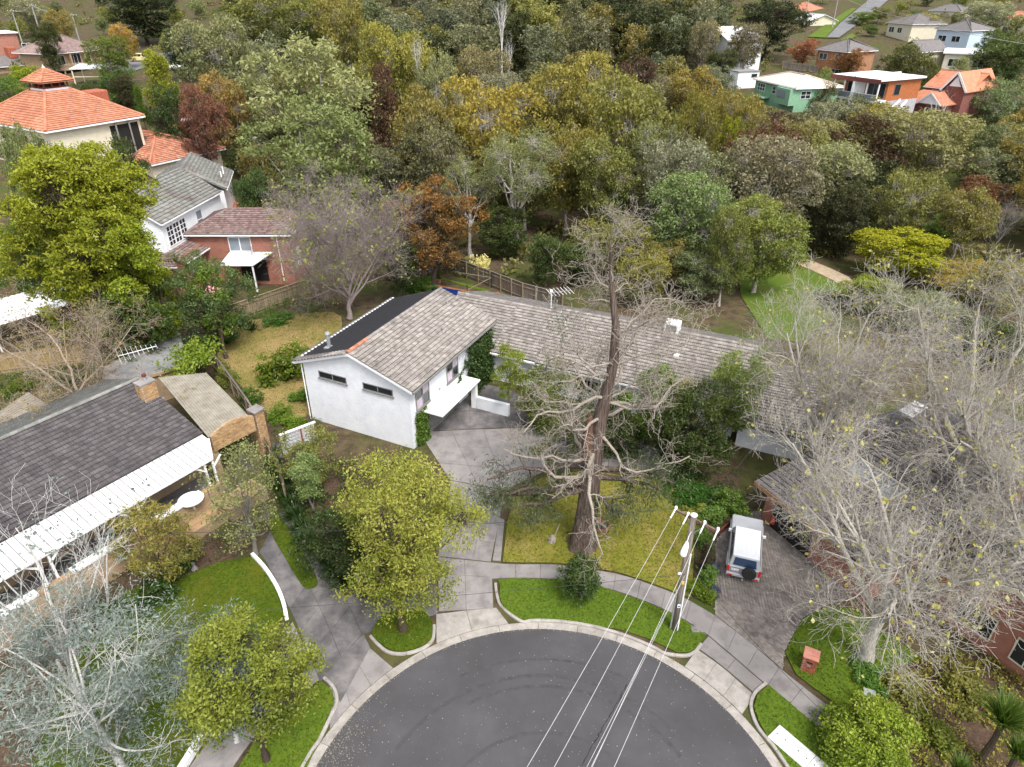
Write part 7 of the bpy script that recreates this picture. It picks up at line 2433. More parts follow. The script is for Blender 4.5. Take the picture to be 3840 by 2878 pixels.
def small_car(label, loc_, rz, paint, name='car', van=False):
    e = empty(name, loc_, rz, label, 'van' if van else 'car')
    L_, W2, h = (4.3, .85, 1.9) if van else (4.1, .84, 1.45)
    b = MB()
    belt = 1.0 if van else .86
    sd = lambda i: [(.04 + i, .35), (i, belt - .05), (.1 + i, belt), (L_ - 1.1, belt), (L_ - .1 - i, belt - .18), (L_ - i, .35)]
    car_body(b, [sd(.05), sd(0), sd(0), sd(.05)], [-W2, -W2 + .06, W2 - .06, W2])
    b.build('body', paint, e, bevel=.04)
    x1, x2 = (L_ - 1.1, L_ - 1.5) if van else (L_ - 1.2, L_ - 1.9)
    x0 = .1 if van else .35
    c = MB()
    c.add([(.08, -.8, belt), (x1, -.8, belt), (x1, .8, belt), (.08, .8, belt), (x0 + .1, -.68, h), (x2, -.68, h), (x2, .68, h), (x0 + .1, .68, h)],
          [(3, 2, 1, 0), (4, 5, 6, 7), (0, 1, 5, 4), (1, 2, 6, 5), (2, 3, 7, 6), (3, 0, 4, 7)])
    c.build('cabin', paint, e, bevel=.05)
    for s in (-1, 1):
        k = 3 if van else 2
        for i in range(k):
            a = x0 + .15 + (x2 - x0 - .1) * i / k; b2 = x0 + .05 + (x2 - x0 - .1) * (i + 1) / k
            MB().box(a, b2, s * .75 - .02, s * .75 + .045, belt + .1, h - .14).build('side_window', GLASS, e)
        for x in (.75, L_ - .8): wheel(e, x, s * .74, .3, .2)
        MB().box(L_ - .06, L_ + .02, s * .6 - .12, s * .6 + .12, .55, .68).build('headlight', GLASS_PALE, e)
        MB().box(-.03, .05, s * .68 - .1, s * .68 + .1, .6, .78).build('tail_light', RED_LENS, e)
    MB().box(x2 + .08, x1 - .1, -.64, .64, belt + .05, belt + .07).build('bonnet_seam', BLACKMETAL, e)
    f = MB()
    t0, t1 = .15, .85
    f.add([(x1 + (x2 - x1) * t0 + .03, -.7, belt + (h - belt) * t0), (x1 + (x2 - x1) * t0 + .03, .7, belt + (h - belt) * t0), (x1 + (x2 - x1) * t1 + .03, .62, belt + (h - belt) * t1), (x1 + (x2 - x1) * t1 + .03, -.62, belt + (h - belt) * t1)], [(0, 1, 2, 3)])
    f.build('windscreen', GLASS, e)
    return e


RED_PAINT = M('red_paint', [(.30, .035, .02), (.38, .06, .03)], .35, 2, spec=.5)
small_car('red hatchback half hidden under the bare branches by the garage', (*(17.09, 32.42), 0), math.radians(70), RED_PAINT)
small_car('pale yellow wagon on the road at the far left', (-93.99, 185.43, 12.89), math.radians(10), M('yellow_paint', [(.55, .47, .22), (.6, .52, .26)], .4, 2), 'van', True)
small_car('silver car parked on the far left road behind the yellow wagon', (-100.29, 216.53, 14.57), math.radians(25), PAINT)
small_car('white car beside the lime conifer on the far left', (-78.95, 173.76, 12.41), math.radians(-20), PAINT_W)
# the road those stand on
drape('road', [(-93.68, 173.76), (-97.32, 196.9), (-89.09, 206.55), (-81.9, 188.59), (-86.11, 177.26), (-86.41, 162.15)], .12, ROADFAR)
drape('road', [(97.5, 236.78), (101.37, 236.78), (114.3, 256.94), (142.85, 301.18), (155.86, 322.32), (148.25, 322.32), (135.16, 301.18), (112.39, 263.98)], .35, ROADFAR)['label'] = 'grey road climbing the far hill at the top right'
drape('lawn', [(92.3, 238.35), (97.21, 236.78), (111.92, 263.98), (130.39, 294.68), (128.28, 294.68), (109.08, 265.73)], .3, G_PARK)['label'] = 'green verge left of the far road'
drape('lawn', [(100.75, 233.7), (108.64, 244.82), (108.12, 239.94), (99.81, 227.75)], .3, G_PARK)['label'] = 'green verge right of the far road'


# ------------------------------------------------------------------ letterboxes, planter, pits and other small things
def brick_letterbox():
    c = Vector((*(14.97, 22.5), 0))
    d = Vector((*(15.38, 22.28), 0)) - c
    e = empty('letterbox', c, math.atan2(d.y, d.x), 'red brick letterbox pillar with a flat tiled top on the front lawn', 'letterbox')
    brick_block(e, -.33, .33, -.33, .33, 0, 1.05, BRICK_RED, ME_BR)
    top = M('salmon_cap_tile', [(.42, .17, .12), (.5, .22, .16)], .85, 5, piece=.08)
    for i in range(2):
        for j in range(3):
            MB().box(-.37 + i * .37 + .004, -.37 + (i + 1) * .37 - .004, -.37 + j * .2467 + .004, -.37 + (j + 1) * .2467 - .004, 1.05, 1.10).build('cap_tile', top, e)
    MB().box(-.14, .14, -.345, -.33, .72, .84).build('mail_slot', BLACKMETAL, e)
    MB().box(-.08, .08, -.347, -.33, .5, .62).build('number_plate', STEEL, e)


brick_letterbox()
e = empty('letterbox', (*(-5.23, 29.71), 0), .2, 'small black letterbox on a post beside the driveway', 'letterbox')
MB().box(-.05, .05, -.05, .05, 0, .9).build('post', M('dark_post', [(.04, .03, .025), (.07, .05, .04)], .9, 5), e)
MB().tube([(-.24, 0, 1.0), (.24, 0, 1.0)], .13, 10).build('box', BLACKMETAL, e)
MB().box(-.3, -.25, -.08, .08, .93, 1.05).build('flap', WHITE, e)
MB().box(.12, .2, -.136, -.12, .98, 1.06).build('number_plate', WHITE, e)
e = empty('letterbox', (*(16.99, 20.3), 0), -.4, 'blue grey metal letterbox on a leaning post under the bare plane tree', 'letterbox')
MB().bar((0, 0, 0), (-.1, .05, .8), .08, .08).build('post', STEEL, e)
MB().box(-.34, .12, -.16, .2, .8, 1.02).build('box', M('blue_grey_metal', [(.2, .24, .3), (.3, .34, .4)], .5, 4), e, bevel=.02)
MB().box(-.38, .16, -.2, .24, 1.022, 1.05).build('lid', STEEL, e)
MB().box(-.28, .04, -.175, -.158, .88, .93).build('mail_slot', DARK, e)
e = empty('signboard', (*(-8.49, 27.76), 0), .1, 'plain pale blue grey panel standing beside the golden wattle', 'panel')
pale = M('pale_blue_panel', [(.5, .54, .58), (.58, .62, .66)], .6, 2)
MB().box(-.36, .36, -.03, .03, .25, 1.3).build('panel', pale, e, bevel=.01)
for x in (-.28, .28): MB().box(x - .03, x + .03, -.028, .028, 0, .25).build('leg', STEEL, e)
TERRA = M('terracotta_pot', [(.30, .11, .05), (.40, .17, .09)], .85, 4, bump=.2)
e = empty('planter', (*(5.69, 32.55), 0), 0, 'round terracotta planter of dry twigs beside the big gum trunk', 'planter')
MB().lathe([(.32, 0), (.46, .36), (.5, .42), (.5, .5), (.44, .5), (.40, .36)], (0, 0, 0), 24).build('pot', TERRA, e)
MB().lathe([(.42, .36), (.2, .39)], (0, 0, 0), 20).build('soil', MULCH, e)
tw_ = MB()
rr_ = random.Random(4)
for k in range(26):
    a = rr_.uniform(0, 6.28); b_ = rr_.uniform(0, 6.28)
    tw_.tube([(.3 * math.cos(a), .3 * math.sin(a), .42), (.05 * math.cos(b_), .05 * math.sin(b_), .62), (.34 * math.cos(b_), .34 * math.sin(b_), .5)], .012, 4)
tw_.build('dry_twigs', TWIG_BARK, e)
e = empty('stump', (*(2.47, 31.51), 0), 0, 'weathered broken stump in the grass left of the big gum', 'stump')
MB().tube([(0, 0, -.05), (.05, .02, .35), (.02, .05, .55)], [.3, .2, .08], 9).build('stump_wood', DEADWOOD, e)
MB().tube([(.1, 0, .3), (.3, .1, .9), (.5, .3, 1.3)], [.06, .04, .015], 6).tube([(-.1, 0, .2), (-.3, -.1, .6)], [.06, .02], 6).build('dead_branch', DEADWOOD, e)


def pits():
    o = Vector((11.73, 18.77)); q = Vector((12.99, 17.15)); s = Vector((12.8, 19.11))
    rz = math.atan2(q.y - o.y, q.x - o.x)
    wht = M('new_white_concrete', [(.55, .54, .53), (.64, .63, .62)], .85, 3, 6, bump=.1)
    lidm = M('pit_lid_concrete', [(.42, .41, .42), (.5, .49, .5)], .9, 6)
    L_ = 1.85
    wd = abs((s - o).cross((q - o).normalized())) if False else .95
    u = (q - o).normalized(); v = Vector((-u.y, u.x))
    if (s - o).dot(v) < 0: v = -v
    for k in range(2):
        lb = ('pale new concrete drainage pit at the kerb, the farther of two' if k == 0 else 'pale new concrete drainage pit cut by the bottom edge, nearer of two')
        c = o + u * (k * (L_ + .02))
        e = empty('drainage_pit', (c.x, c.y, 0), math.atan2(u.y, u.x), lb, 'drain pit')
        sg = 1 if v.dot(Vector((-u.y, u.x))) > 0 else -1
        bx = lambda mb, a0, a1, b0, b1, z0, z1: mb.box(a0, a1, min(sg * b0, sg * b1), max(sg * b0, sg * b1), z0, z1)
        bx(MB(), 0, L_, 0, wd, -.3, .15).build('surround', wht, e, bevel=.015)
        bx(MB(), .38, L_ - .38, .2, wd - .14, .151, .157).build('lid', lidm, e)
        for a in (.18, L_ - .18): MB().lathe([(.035, 0), (.035, .004)], (a, sg * wd * .5, .151), 8).build('lifting_hole', DARK, e)
        for a in (.6, L_ - .6): MB().lathe([(.03, 0), (.03, .004)], (a, sg * wd * .52, .158), 8).build('lifting_hole', DARK, e)


pits()

# white painted garden edging and wall cappings
o = ed.build('lawn_edging', WHITE); tag(o, 'white painted curved edging between mossy lawn and concrete track', 'edging')
o = ed2.build('lawn_edging', WHITE); tag(o, 'white painted low wall curving under the dark lime street tree', 'edging')
e = empty('timber_edging', (*(12.83, 32), 0), 0, 'low dark red timber edging behind the four wheel drive', 'edging')
a_, b_ = Vector((*(12.83, 32), .2)), Vector((*(15.39, 34.39), .2))
MB().bar((0, 0, .2), b_ - a_ + Vector((0, 0, .2)), .07, .4).build('board', M('dark_red_board', [(.13, .035, .025), (.2, .06, .04)], .85, 4), e)
for t in (0, .5, 1): MB().box(-.05, .05, -.05, .05, -.1, .45).build('post', ARM_WOOD, e).location = (b_ - a_) * t


# ------------------------------------------------------------------ fences, paling by paling
def paling_fence(label, pts, h, mat, pw=.12, gap=.006, cap=False, both=True, step=2.4, th=.018, name='paling_fence', budget=300):
    x0, y0 = pts[0]
    e = empty(name, (x0, y0, ter(x0, y0)), 0, label, 'fence')
    z00 = ter(x0, y0)
    me = MB().box(-pw / 2, pw / 2, -th / 2, th / 2, 0, h).mesh('paling', mat)
    pm = MB().box(-.06, .06, -.06, .06, -.2, h + .06).mesh('post', TIMBER)
    k = 0
    rr = random.Random(len(label))
    far_ms = []
    for a, b in zip(pts, pts[1:]):
        a, b = Vector(a), Vector(b)
        d = b - a; ln = d.length; d.normalize()
        rz = math.atan2(d.y, d.x)
        n = int(ln / (pw + gap))
        for i in range(n):
            p = a + d * ((i + .5) * (pw + gap))
            off = .022 if i % 2 else 0
            m = Matrix.Translation((p.x - x0 - d.y * off, p.y - y0 + d.x * off, ter(p.x, p.y) - z00 + rr.uniform(-.02, .02))) @ Matrix.Rotation(rz, 4, 'Z') @ Matrix.Rotation(rr.uniform(-.01, .01), 4, 'Y')
            if k < budget: inst('paling', me, m, e)
            else: far_ms.append(m)
            k += 1
        m_ = int(ln / step) + 1
        for i in range(m_ + 1):
            p = a + d * (ln * i / m_)
            inst('post', pm, Matrix.Translation((p.x - x0 + d.y * .09, p.y - y0 - d.x * .09, ter(p.x, p.y) - z00)) @ Matrix.Rotation(rz, 4, 'Z'), e)
        for z in (.35, h - .35):
            r = MB().bar((a.x - x0 + d.y * .05, a.y - y0 - d.x * .05, ter(a.x, a.y) - z00 + z), (b.x - x0 + d.y * .05, b.y - y0 - d.x * .05, ter(b.x, b.y) - z00 + z), .05, .08)
            r.build('rail', TIMBER, e)
        if cap:
            MB().bar((a.x - x0, a.y - y0, ter(a.x, a.y) - z00 + h + .05), (b.x - x0, b.y - y0, ter(b.x, b.y) - z00 + h + .05), .14, .05).build('capping', mat, e)
    if far_ms: join_inst('paling_run', me, far_ms, e)
    return e


paling_fence('brown paling fence with double post behind the dry backyard lawn', [(-29.36, 62.35), (-27.06, 65.36), (-23.11, 71.05), (-17.34, 68.11)], 1.85, TIMBER, cap=True)
paling_fence('long weathered paling fence behind the swimming pool', [(-11.19, 77.21), (-8.27, 80.14), (-2.47, 74.02), (1.23, 69.89), (5.38, 66.65)], 1.9, TIMBER_GREY, cap=True)
paling_fence('tan paling fence at the left edge behind the tiled roof', [(-47.49, 52.05), (-43.36, 53.3), (-38.89, 54.85)], 1.8, TIMBER_TAN)
paling_fence('narrow paling fence seen edge on between shed and dry lawn', [(-28.46, 55.48), (-25.5, 52.05), (-20.97, 45.75), (-19.43, 43.47)], 1.7, TIMBER_GREY, cap=True)
paling_fence('short grey timber fence running from the brick gate pier', [(-18.22, 41.06), (-16.21, 38.04), (-14.98, 35.32)], 1.5, TIMBER_GREY)
paling_fence('paling fence under the blue green tree', [(-34.2, 59.25), (-30.43, 58.27), (-29.24, 62.03)], 1.8, TIMBER)
# breeze block garden wall with white capping, from the carport to the white house
bw = Vector((*(-16.78, 40.49), 0)); bx_ = Vector((*(-14.63, 42.24), 0))
e = empty('block_wall', bw, math.atan2((bx_ - bw).y, (bx_ - bw).x), 'patterned grey block garden wall with white capping joining the white house', 'wall')
ln_ = (bx_ - bw).length
blk = M('grey_screen_block', [(.36, .36, .36), (.5, .5, .5)], .9, 3, piece=.15)
mblk = MB().box(-.14, -.09, -.06, .06, -.14, .14).box(.09, .14, -.06, .06, -.14, .14).box(-.089, .089, -.06, .06, -.14, -.09).box(-.089, .089, -.06, .06, .09, .14).bar((-.09, 0, -.09), (.09, 0, .09), .1, .04).mesh('screen_block', blk)
for i in range(int(ln_ / .29)):
    for j in range(6): inst('screen_block', mblk, Matrix.Translation((.15 + i * .29, 0, .15 + j * .29)), e)
MB().box(0, ln_, -.1, .1, 1.77, 1.87).build('wall_capping', WHITE, e, bevel=.01)
MB().box(ln_ * .55, ln_ * .55 + .1, -.12, .12, 0, 1.76).build('gate_post', M('rust_gate_post', [(.2, .05, .03), (.26, .08, .05)], .8, 4), e)


# ------------------------------------------------------------------ iron roofed shed with the aerial
def shed():
    A = (-33.62, 48.68); B = (-30.5, 56.27); C_ = (-26.77, 49.7); D_ = (-29.74, 47.02); E_ = (-32.1, 46.44)
    pts = [A, B, C_, D_, E_]
    e = empty('shed', (A[0], A[1], 0), 0, 'old shed with a rusting corrugated iron roof behind the brick chimney', 'shed')
    loc = [(p[0] - A[0], p[1] - A[1]) for p in pts]
    ce = (sum(p[0] for p in loc) / 5, sum(p[1] for p in loc) / 5)
    MB().prism([(ce[0] + (p[0] - ce[0]) * .94, ce[1] + (p[1] - ce[1]) * .94) for p in loc], 0, 2.48).build('wall', BR_TAN, e)
    # corrugated sheets: wave runs across, flutes along the C-B direction
    f = (Vector(loc[1]) - Vector(loc[2])).normalized()
    s = Vector((f.y, -f.x))
    q = [(Vector(p).dot(s), Vector(p).dot(f)) for p in loc]
    s0, s1 = min(a for a, _ in q), max(a for a, _ in q)
    mb = MB()
    step = .045
    n = int((s1 - s0) / step)
    prev = None
    for i in range(n + 1):
        x = s0 + i * step
        ys = []
        for (a0, b0), (a1, b1) in zip(q, q[1:] + q[:1]):
            if (a0 - x) * (a1 - x) <= 0 and a0 != a1: ys.append(b0 + (b1 - b0) * (x - a0) / (a1 - a0))
        if len(ys) < 2: prev = None; continue
        z = 2.6 + .03 * math.cos(i * PI)
        P0 = s * x + f * min(ys); P1 = s * x + f * max(ys)
        b = len(mb.v)
        mb.v += [(P0.x, P0.y, z), (P1.x, P1.y, z + .12)]
        if prev is not None: mb.f.append((prev, prev + 1, b + 1, b))
        prev = b
    mb.build('iron_roof', IRON, e)
    for a, b in ((0, 4), (2, 3), (0, 1)):
        MB().bar((*loc[a], 2.62), (*loc[b], 2.62), .12, .22).build('roof_edging', BR_TAN if (a, b) == (2, 3) else TIMBER, e)


shed()


def aerial(label, foot, h, boom, n, scale=1.0, rz=0.0, mat=None):
    e = empty('tv_aerial', foot, rz, label, 'aerial')
    mat = mat or STEEL
    MB().tube([(0, 0, 0), (0, 0, h)], .022 * scale, 6).build('mast', mat, e)
    MB().bar((-boom / 2, 0, h), (boom / 2, 0, h + .05), .04 * scale, .04 * scale).build('boom', WHITE, e)
    for i in range(n):
        x = -boom / 2 + boom * i / (n - 1)
        w_ = (1.5 - 1.1 * i / (n - 1)) * scale
        MB().bar((x, -w_, h + .05), (x, w_, h + .05), .02 * scale, .02 * scale).build('element', WHITE, e)
    return e


aerial('big white television aerial standing over the iron shed roof', (-27.72, 44.76, 4), 2.4, 2.6, 9, 1.0, math.radians(35), STEEL)
aerial('television aerial on the old terracotta wing roof', (-45.48, 102.59, 9.2), 4.0, 2.6, 8, 1.3, math.radians(20))
hh = empty('clothes_hoist', (5.07, 67.17, -0.29), .3, 'small white clothes hoist at the end of the pool fence', 'clothes hoist')
MB().tube([(0, 0, 0), (0, 0, 2.0)], .04, 8).build('post', STEEL, hh)
for k in range(7): MB().bar((-1.2 + k * .4, -1.0, 2.05), (-1.2 + k * .4, 1.0, 2.05), .04, .03).build('line_bar', WHITE, hh)
MB().bar((-1.25, 0, 2.0), (1.25, 0, 2.0), .05, .05).build('arm', STEEL, hh)


# ------------------------------------------------------------------ swimming pool
def pool():
    z = -.25
    c = [Vector((*p, z)) for p in ((-9.09, 73.68), (-3, 70.85), (-4.47, 69.05), (-10.53, 71.9))]
    e = empty('swimming_pool', c[0], 0, 'blue swimming pool with brick coping behind the white house', 'swimming pool')
    r = [p - c[0] for p in c]
    ce = sum(r, Vector()) / 4
    zt = max(ter(p.x, p.y) for p in c) - c[0].z + .06
    MB().prism([(p.x, p.y) for p in r], zt - .3, zt - .12).build('water', WATER, e)
    wall_ = M('blue_pool_tile', [(.012, .035, .16), (.02, .05, .22)], .4, 5)
    for i in range(4):
        a, b = r[i], r[(i + 1) % 4]
        d = (b - a).normalized(); out = Vector((d.y, -d.x, 0))
        if out.dot(a - ce) < 0: out = -out
        MB().bar(a + Vector((0, 0, zt - .1)), b + Vector((0, 0, zt - .1)), .04, .22).build('pool_wall', wall_, e)
        n = int((b - a).length / .25)
        for k in range(n):
            p = a + d * ((k + .5) * (b - a).length / n) + out * .2
            MB().box(-.115, .115, -.17, .17, -.03, .03).build('coping_brick', COPING, e).matrix_basis = Matrix.Translation((p.x, p.y, zt + .01)) @ Matrix.Rotation(math.atan2(d.y, d.x), 4, 'Z')
    MB().box(r[0].x + 3, r[0].x + 3.5, r[0].y - 1.9, r[0].y - 1.6, zt - .12, zt - .02).build('skimmer', BLACKMETAL, e)
    return zt + c[0].z


zp = pool()
drape('paving', [(-2.81, 71.03), (-1.63, 72.2), (1.69, 67.17), (0.93, 66.26), (-2.84, 68.92)], .07, COPING)['label'] = 'orange brick paving between pool and tiled wing'
drape('lawn', [(-11.74, 71.03), (-9.9, 75.59), (-8.04, 76.23), (-2.95, 72.2), (-2.44, 72.8), (-9.59, 77.88), (-12.91, 75.59)], .05, G_GREEN)['label'] = 'green grass strip beyond the pool'
fe = empty('pool_fence', (-7.85, 75.27, -0.61), 0, 'dark thin rail pool fence with brown handrail', 'fence')
pf = [Vector((-10.08, 77.21, -0.69)), Vector((-2.36, 73.71, -0.55)), Vector((-4.91, 69.61, -0.38))]
for a, b in zip(pf, pf[1:]):
    MB().bar(a - fe.location + Vector((0, 0, 1.25)), b - fe.location + Vector((0, 0, 1.25)), .06, .06).build('rail', TIMBER, fe)
for p in pf: MB().box(-.05, .05, -.05, .05, 0, 1.9).build('post', BLACKMETAL, fe).location = p - fe.location
e = empty('potted_plant', (-8.61, 75.27, -0.61), 0, 'small plant in a terracotta pot on the grass by the pool', 'pot plant')
MB().lathe([(.22, 0), (.34, .5), (.38, .55), (.32, .55)], (0, 0, 0), 14).build('pot', TERRA, e)
o = link(bpy.data.objects.new('foliage', SH['green_shrub'][1]), e); o.location = (0, 0, .5); o.scale = (.5, .5, 1.3)


# ------------------------------------------------------------------ climbers, strap leaves, hedge, palm
def climber(label, C, per, size, spread, lm, tint=None, name='ivy', seed=1):
    rng = np.random.default_rng(seed)
    C = np.array(C, float)
    c0 = C.mean(0); c0[2] = C[:, 2].min()
    V, F, tv = blades(rng, C - c0, per, spread, size, 1.3, .3, .1, rng.random(len(C)) * .8)
    o = link(bpy.data.objects.new(name, np_mesh(name, V, [F], lm, attr={'tint': tv})))
    o.location = c0
    if tint: o.color = (*tint, 1)
    return tag(o, label, 'climber')


mw = WH.matrix_world
rng_ = np.random.default_rng(9)
bpy.context.view_layer.update()
wp = lambda x, y, z: tuple(WH.matrix_world @ Vector((x, y, z)))
climber('bright green ivy column on the front corner of the white house', [wp(4.85 + .2 * rng_.random(), .8 + 1.3 * rng_.random(), 2.75 * rng_.random()) for _ in range(150)], 26, .13, .22, LF['fresh'], (.8, .95, .6), seed=2)
climber('thick dark ivy up the far end of the white upper storey', [wp(4.9 + .5 * rng_.random(), 8.6 + 3.8 * rng_.random(), .3 + 4.5 * rng_.random()) for _ in range(330)], 30, .17, .32, LF['dark'], (.9, 1.3, .8), seed=3)
climber('thin vine trailing over the white garage hood', [wp(4.85 + .5 * t, 8.4 - 2.2 * t + .2 * math.sin(9 * t), 2.75 + .9 * (1 - t) ** 2) for t in np.linspace(0, 1, 26)], 9, .12, .1, LF['dark'], (.9, 1.4, .8), seed=4)
climber('lime ivy hanging over the gable end of the long wing', [wp(26 + .35 * rng_.random(), 15.5 + 3 * rng_.random(), 3.2 + 2 * rng_.random()) for _ in range(70)], 24, .2, .3, LIMEB, (.8, .85, .7), seed=5)
sx, sy, sz = (-26.29, 50.11, 2.9)
climber('bright lime creeper spilling over the shed roof and the ribbed carport', [(sx + rng_.normal() * .75 - .5, sy + rng_.normal() * 1.5, sz - .4 + abs(rng_.normal()) * .5) for _ in range(150)], 26, .19, .34, LIMEB, seed=6)
climber('dark heart leaved creeper along the back of the iron shed', [(sx - 4.5 + t * 4 + rng_.normal() * .3, sy + 1.5 + t * 2.6 + rng_.normal() * .4, 1.6 + rng_.random()) for t in rng_.random(120)], 20, .2, .35, LF['fresh'], (.55, .75, .5), seed=7)


def strap_mesh(nm, seed, n=70, L_=.8, w=.035, lm=None, droop=.8):
    rng = np.random.default_rng(seed)
    V, F = [], []
    for k in range(n):
        a = rng.uniform(0, 6.28); el = rng.uniform(.5, 1.45); ln = L_ * rng.uniform(.7, 1.15)
        d = np.array([math.cos(a) * math.cos(el), math.sin(a) * math.cos(el), math.sin(el)])
        s = np.array([-math.sin(a), math.cos(a), 0]) * w
        p = np.array([rng.normal() * .08, rng.normal() * .08, 0])
        b = len(V)
        for j in range(5):
            t = j / 4
            wd = s * (1 - t ** 2 * .9) * (1 if j else .6)
            V += [p - wd, p + wd]
            p = p + d * ln / 4
            d = d + np.array([0, 0, -droop * .28]); d /= np.linalg.norm(d)
        for j in range(4): F.append((b + 2 * j, b + 2 * j + 1, b + 2 * j + 3, b + 2 * j + 2))
    return np_mesh(nm, np.array(V), [np.array(F)], lm)


AG = [strap_mesh('agapanthus', s_, 75, .85, .03, SAPL) for s_ in (1, 2, 3)]
rr_ = random.Random(8)
for i, (x, y) in enumerate(((-17.46, 40.49), (-16.86, 39.37), (-17.18, 39.1), (-16.24, 38.15), (-16.52, 37.78), (-15.59, 37.02), (-15.92, 36.52), (-14.99, 35.79), (-15.33, 35.46), (-14.41, 34.8), (-14.78, 34.62), (-13.84, 33.72), (-14.18, 33.54), (-13.26, 32.76), (-13.6, 32.51), (-12.66, 31.8), (-12.99, 31.51), (-12.06, 30.79), (-11.27, 29.83), (-10.5, 28.9), (-9.65, 28.11), (-11.83, 30.99), (-10.13, 29.08))):
    o = link(bpy.data.objects.new('agapanthus', rr_.choice(AG)))
    o.location = (x, y, .03); o.rotation_euler.z = rr_.uniform(0, 6.28); s_ = rr_.uniform(1.0, 1.5); o.scale = (s_, s_, s_)
    tag(o, 'dark green strap leaved clump in the hedge along the driveway', 'agapanthus', 'strap leaved hedge along the driveway')
for (x, y), lb in (((-27.36, 62.24), 'strap leaved clump in the corner of the dry backyard lawn'), ((-25.88, 61.29), 'second strap leaved clump on the dry backyard lawn')):
    o = link(bpy.data.objects.new('agapanthus', AG[0])); o.location = (x, y, .03); o.scale = (1.7, 1.7, 1.6)
    tag(o, lb, 'agapanthus')

hx = Vector((*(10.19, 27.76), 0)); hy = Vector((*(11.26, 26.75), 0))
dd_ = hy - hx
C = [(hx.x + dd_.x * t + (v_ - .5) * .75 * -dd_.y / dd_.length, hx.y + dd_.y * t + (v_ - .5) * .75 * dd_.x / dd_.length, .12 + z_ * .55) for t, v_, z_ in rng_.random((260, 3))]
o = climber('clipped lime green box hedge behind the power pole', C, 26, .08, .13, LIMEB, (.75, .8, .5), 'hedge', 12)
o['category'] = 'hedge'
e = empty('conifer_shrub', (*(11.2, 29.19), 0), 0, 'slim reddish brown pencil conifer in the narrow bed by the car', 'shrub')
Cc = [(rng_.normal() * .16 * (1 - t), rng_.normal() * .16 * (1 - t), t * 2.0) for t in rng_.random(90)]
V, F, tv = blades(np.random.default_rng(3), np.array(Cc), 30, .17, .1, 2.5, .2, 0)
link(bpy.data.objects.new('foliage', np_mesh('foliage', V, [F], LF['rust'], attr={'tint': tv * .3})), e)
MB().tube([(0, 0, 0), (0, 0, 1.0)], .04, 6).build('stem', BK_BROWN, e)

PALM = [strap_mesh('palm_head', 21, 190, 1.25, .032, LF['fresh'], .25), strap_mesh('palm_head', 22, 150, 1.05, .03, LF['fresh'], .25)]
for (u_, v_), h_, s_, m_, lb in (((21.02, 17.81), 2.6, 1.25, 0, 'spiky green cabbage palm head at the bottom right, the bigger one'), ((21.21, 16.78), 2.0, 1.05, 1, 'spiky green cabbage palm head at the bottom right, cut by the frame'), ((18.89, 16.59), 1.2, .8, 1, 'low spiky palm head left of the bigger one')):
    e = empty('palm', (u_, v_, 0), 0, lb, 'palm')
    MB().tube([(0, 0, -.05), (.05, 0, h_ * .6), (0, 0, h_)], [.16, .12, .13], 8).build('trunk', BK_BROWN, e)
    o = link(bpy.data.objects.new('crown', PALM[m_]), e); o.location = (0, 0, h_); o.scale = (s_, s_, s_); o.color = (1.0, .95, .8, 1)


def bed_cover(label, polys, den, lm, size, hgt, tint, seed):
    rng = np.random.default_rng(seed)
    C = []
    for poly in polys:
        xs = [p[0] for p in poly]; ys = [p[1] for p in poly]
        n = int((max(xs) - min(xs)) * (max(ys) - min(ys)) * den)
        for x, y in zip(rng.uniform(min(xs), max(xs), n), rng.uniform(min(ys), max(ys), n)):
            if in_poly(x, y, poly) and math.sin(x * 1.7 + seed) * math.sin(y * 1.4) > -.55: C.append((x, y, .08 + hgt * rng.random() ** 2))
    V, F, tv = blades(rng, np.array(C), 9, .24, size, 2.2, .7, 0, rng.random(len(C)))
    o = link(bpy.data.objects.new('ground_cover', np_mesh('ground_cover', V, [F], lm, attr={'tint': tv})))
    o.color = (*tint, 1)
    tag(o, label, kind='stuff')


bed_cover('green and brown ground cover in the bottom right bed', [[(16.08, 19.58), (16.07, 20.06), (17.85, 21.81), (21.01, 23.02), (27.42, 23.72), (24.03, 16.78), (16.59, 16.78), (16.99, 18.28)]], 16, LF['olive'], .15, .35, (1.5, 1.5, .9), 31)
bed_cover('dark leafy ground cover under the golden wattle', [[(-14.11, 34.17), (-11.36, 30.21), (-9.13, 27.49), (-7.35, 26.32), (-4.9, 30.02), (-4.81, 35.08), (-6.23, 39.65), (-12.92, 39.65), (-16.17, 40.49)]], 15, LF['dark'], .17, .5, (1.0, 1.25, .8), 32)
bed_cover('dark ground cover along the verandah bed', [[(-21.97, 24.55), (-22.39, 23.72), (-21.05, 16.78), (-22.26, 16.78), (-28.11, 25.84), (-24.43, 31.19), (-19.49, 32.42), (-16.01, 31.19), (-17.6, 29.71), (-19.19, 28.54), (-21.02, 26.42)]], 7, LF['dark'], .16, .35, (1.0, 1.2, .8), 33)
bed_cover('dark green cover in the narrow bed between lawn and pavers', [[(10.45, 37.53), (12.07, 39.1), (16.08, 38.04), (14.35, 34.17), (12.79, 32.21), (11.28, 26.81), (10.35, 27.32), (11.39, 31.19), (13.13, 34.71)]], 14, SAPL, .14, .3, (1.0, 1.1, .8), 34)
bed_cover('weedy green growth around the dry backyard lawn', [[(-27.61, 53.3), (-27.34, 55.93), (-25.12, 53.3), (-22.15, 49.31), (-19.78, 46.09), (-17.08, 45.08), (-15.58, 46.43), (-14.14, 41.94), (-16.59, 40.77), (-20.23, 45.75)], [(-27.69, 56.85), (-29.46, 62.89), (-23.87, 70), (-19.2, 67.5), (-18.65, 64), (-26.05, 64), (-28.14, 61.82)]], 9, LF['fresh'], .15, .45, (.6, .85, .5), 35)
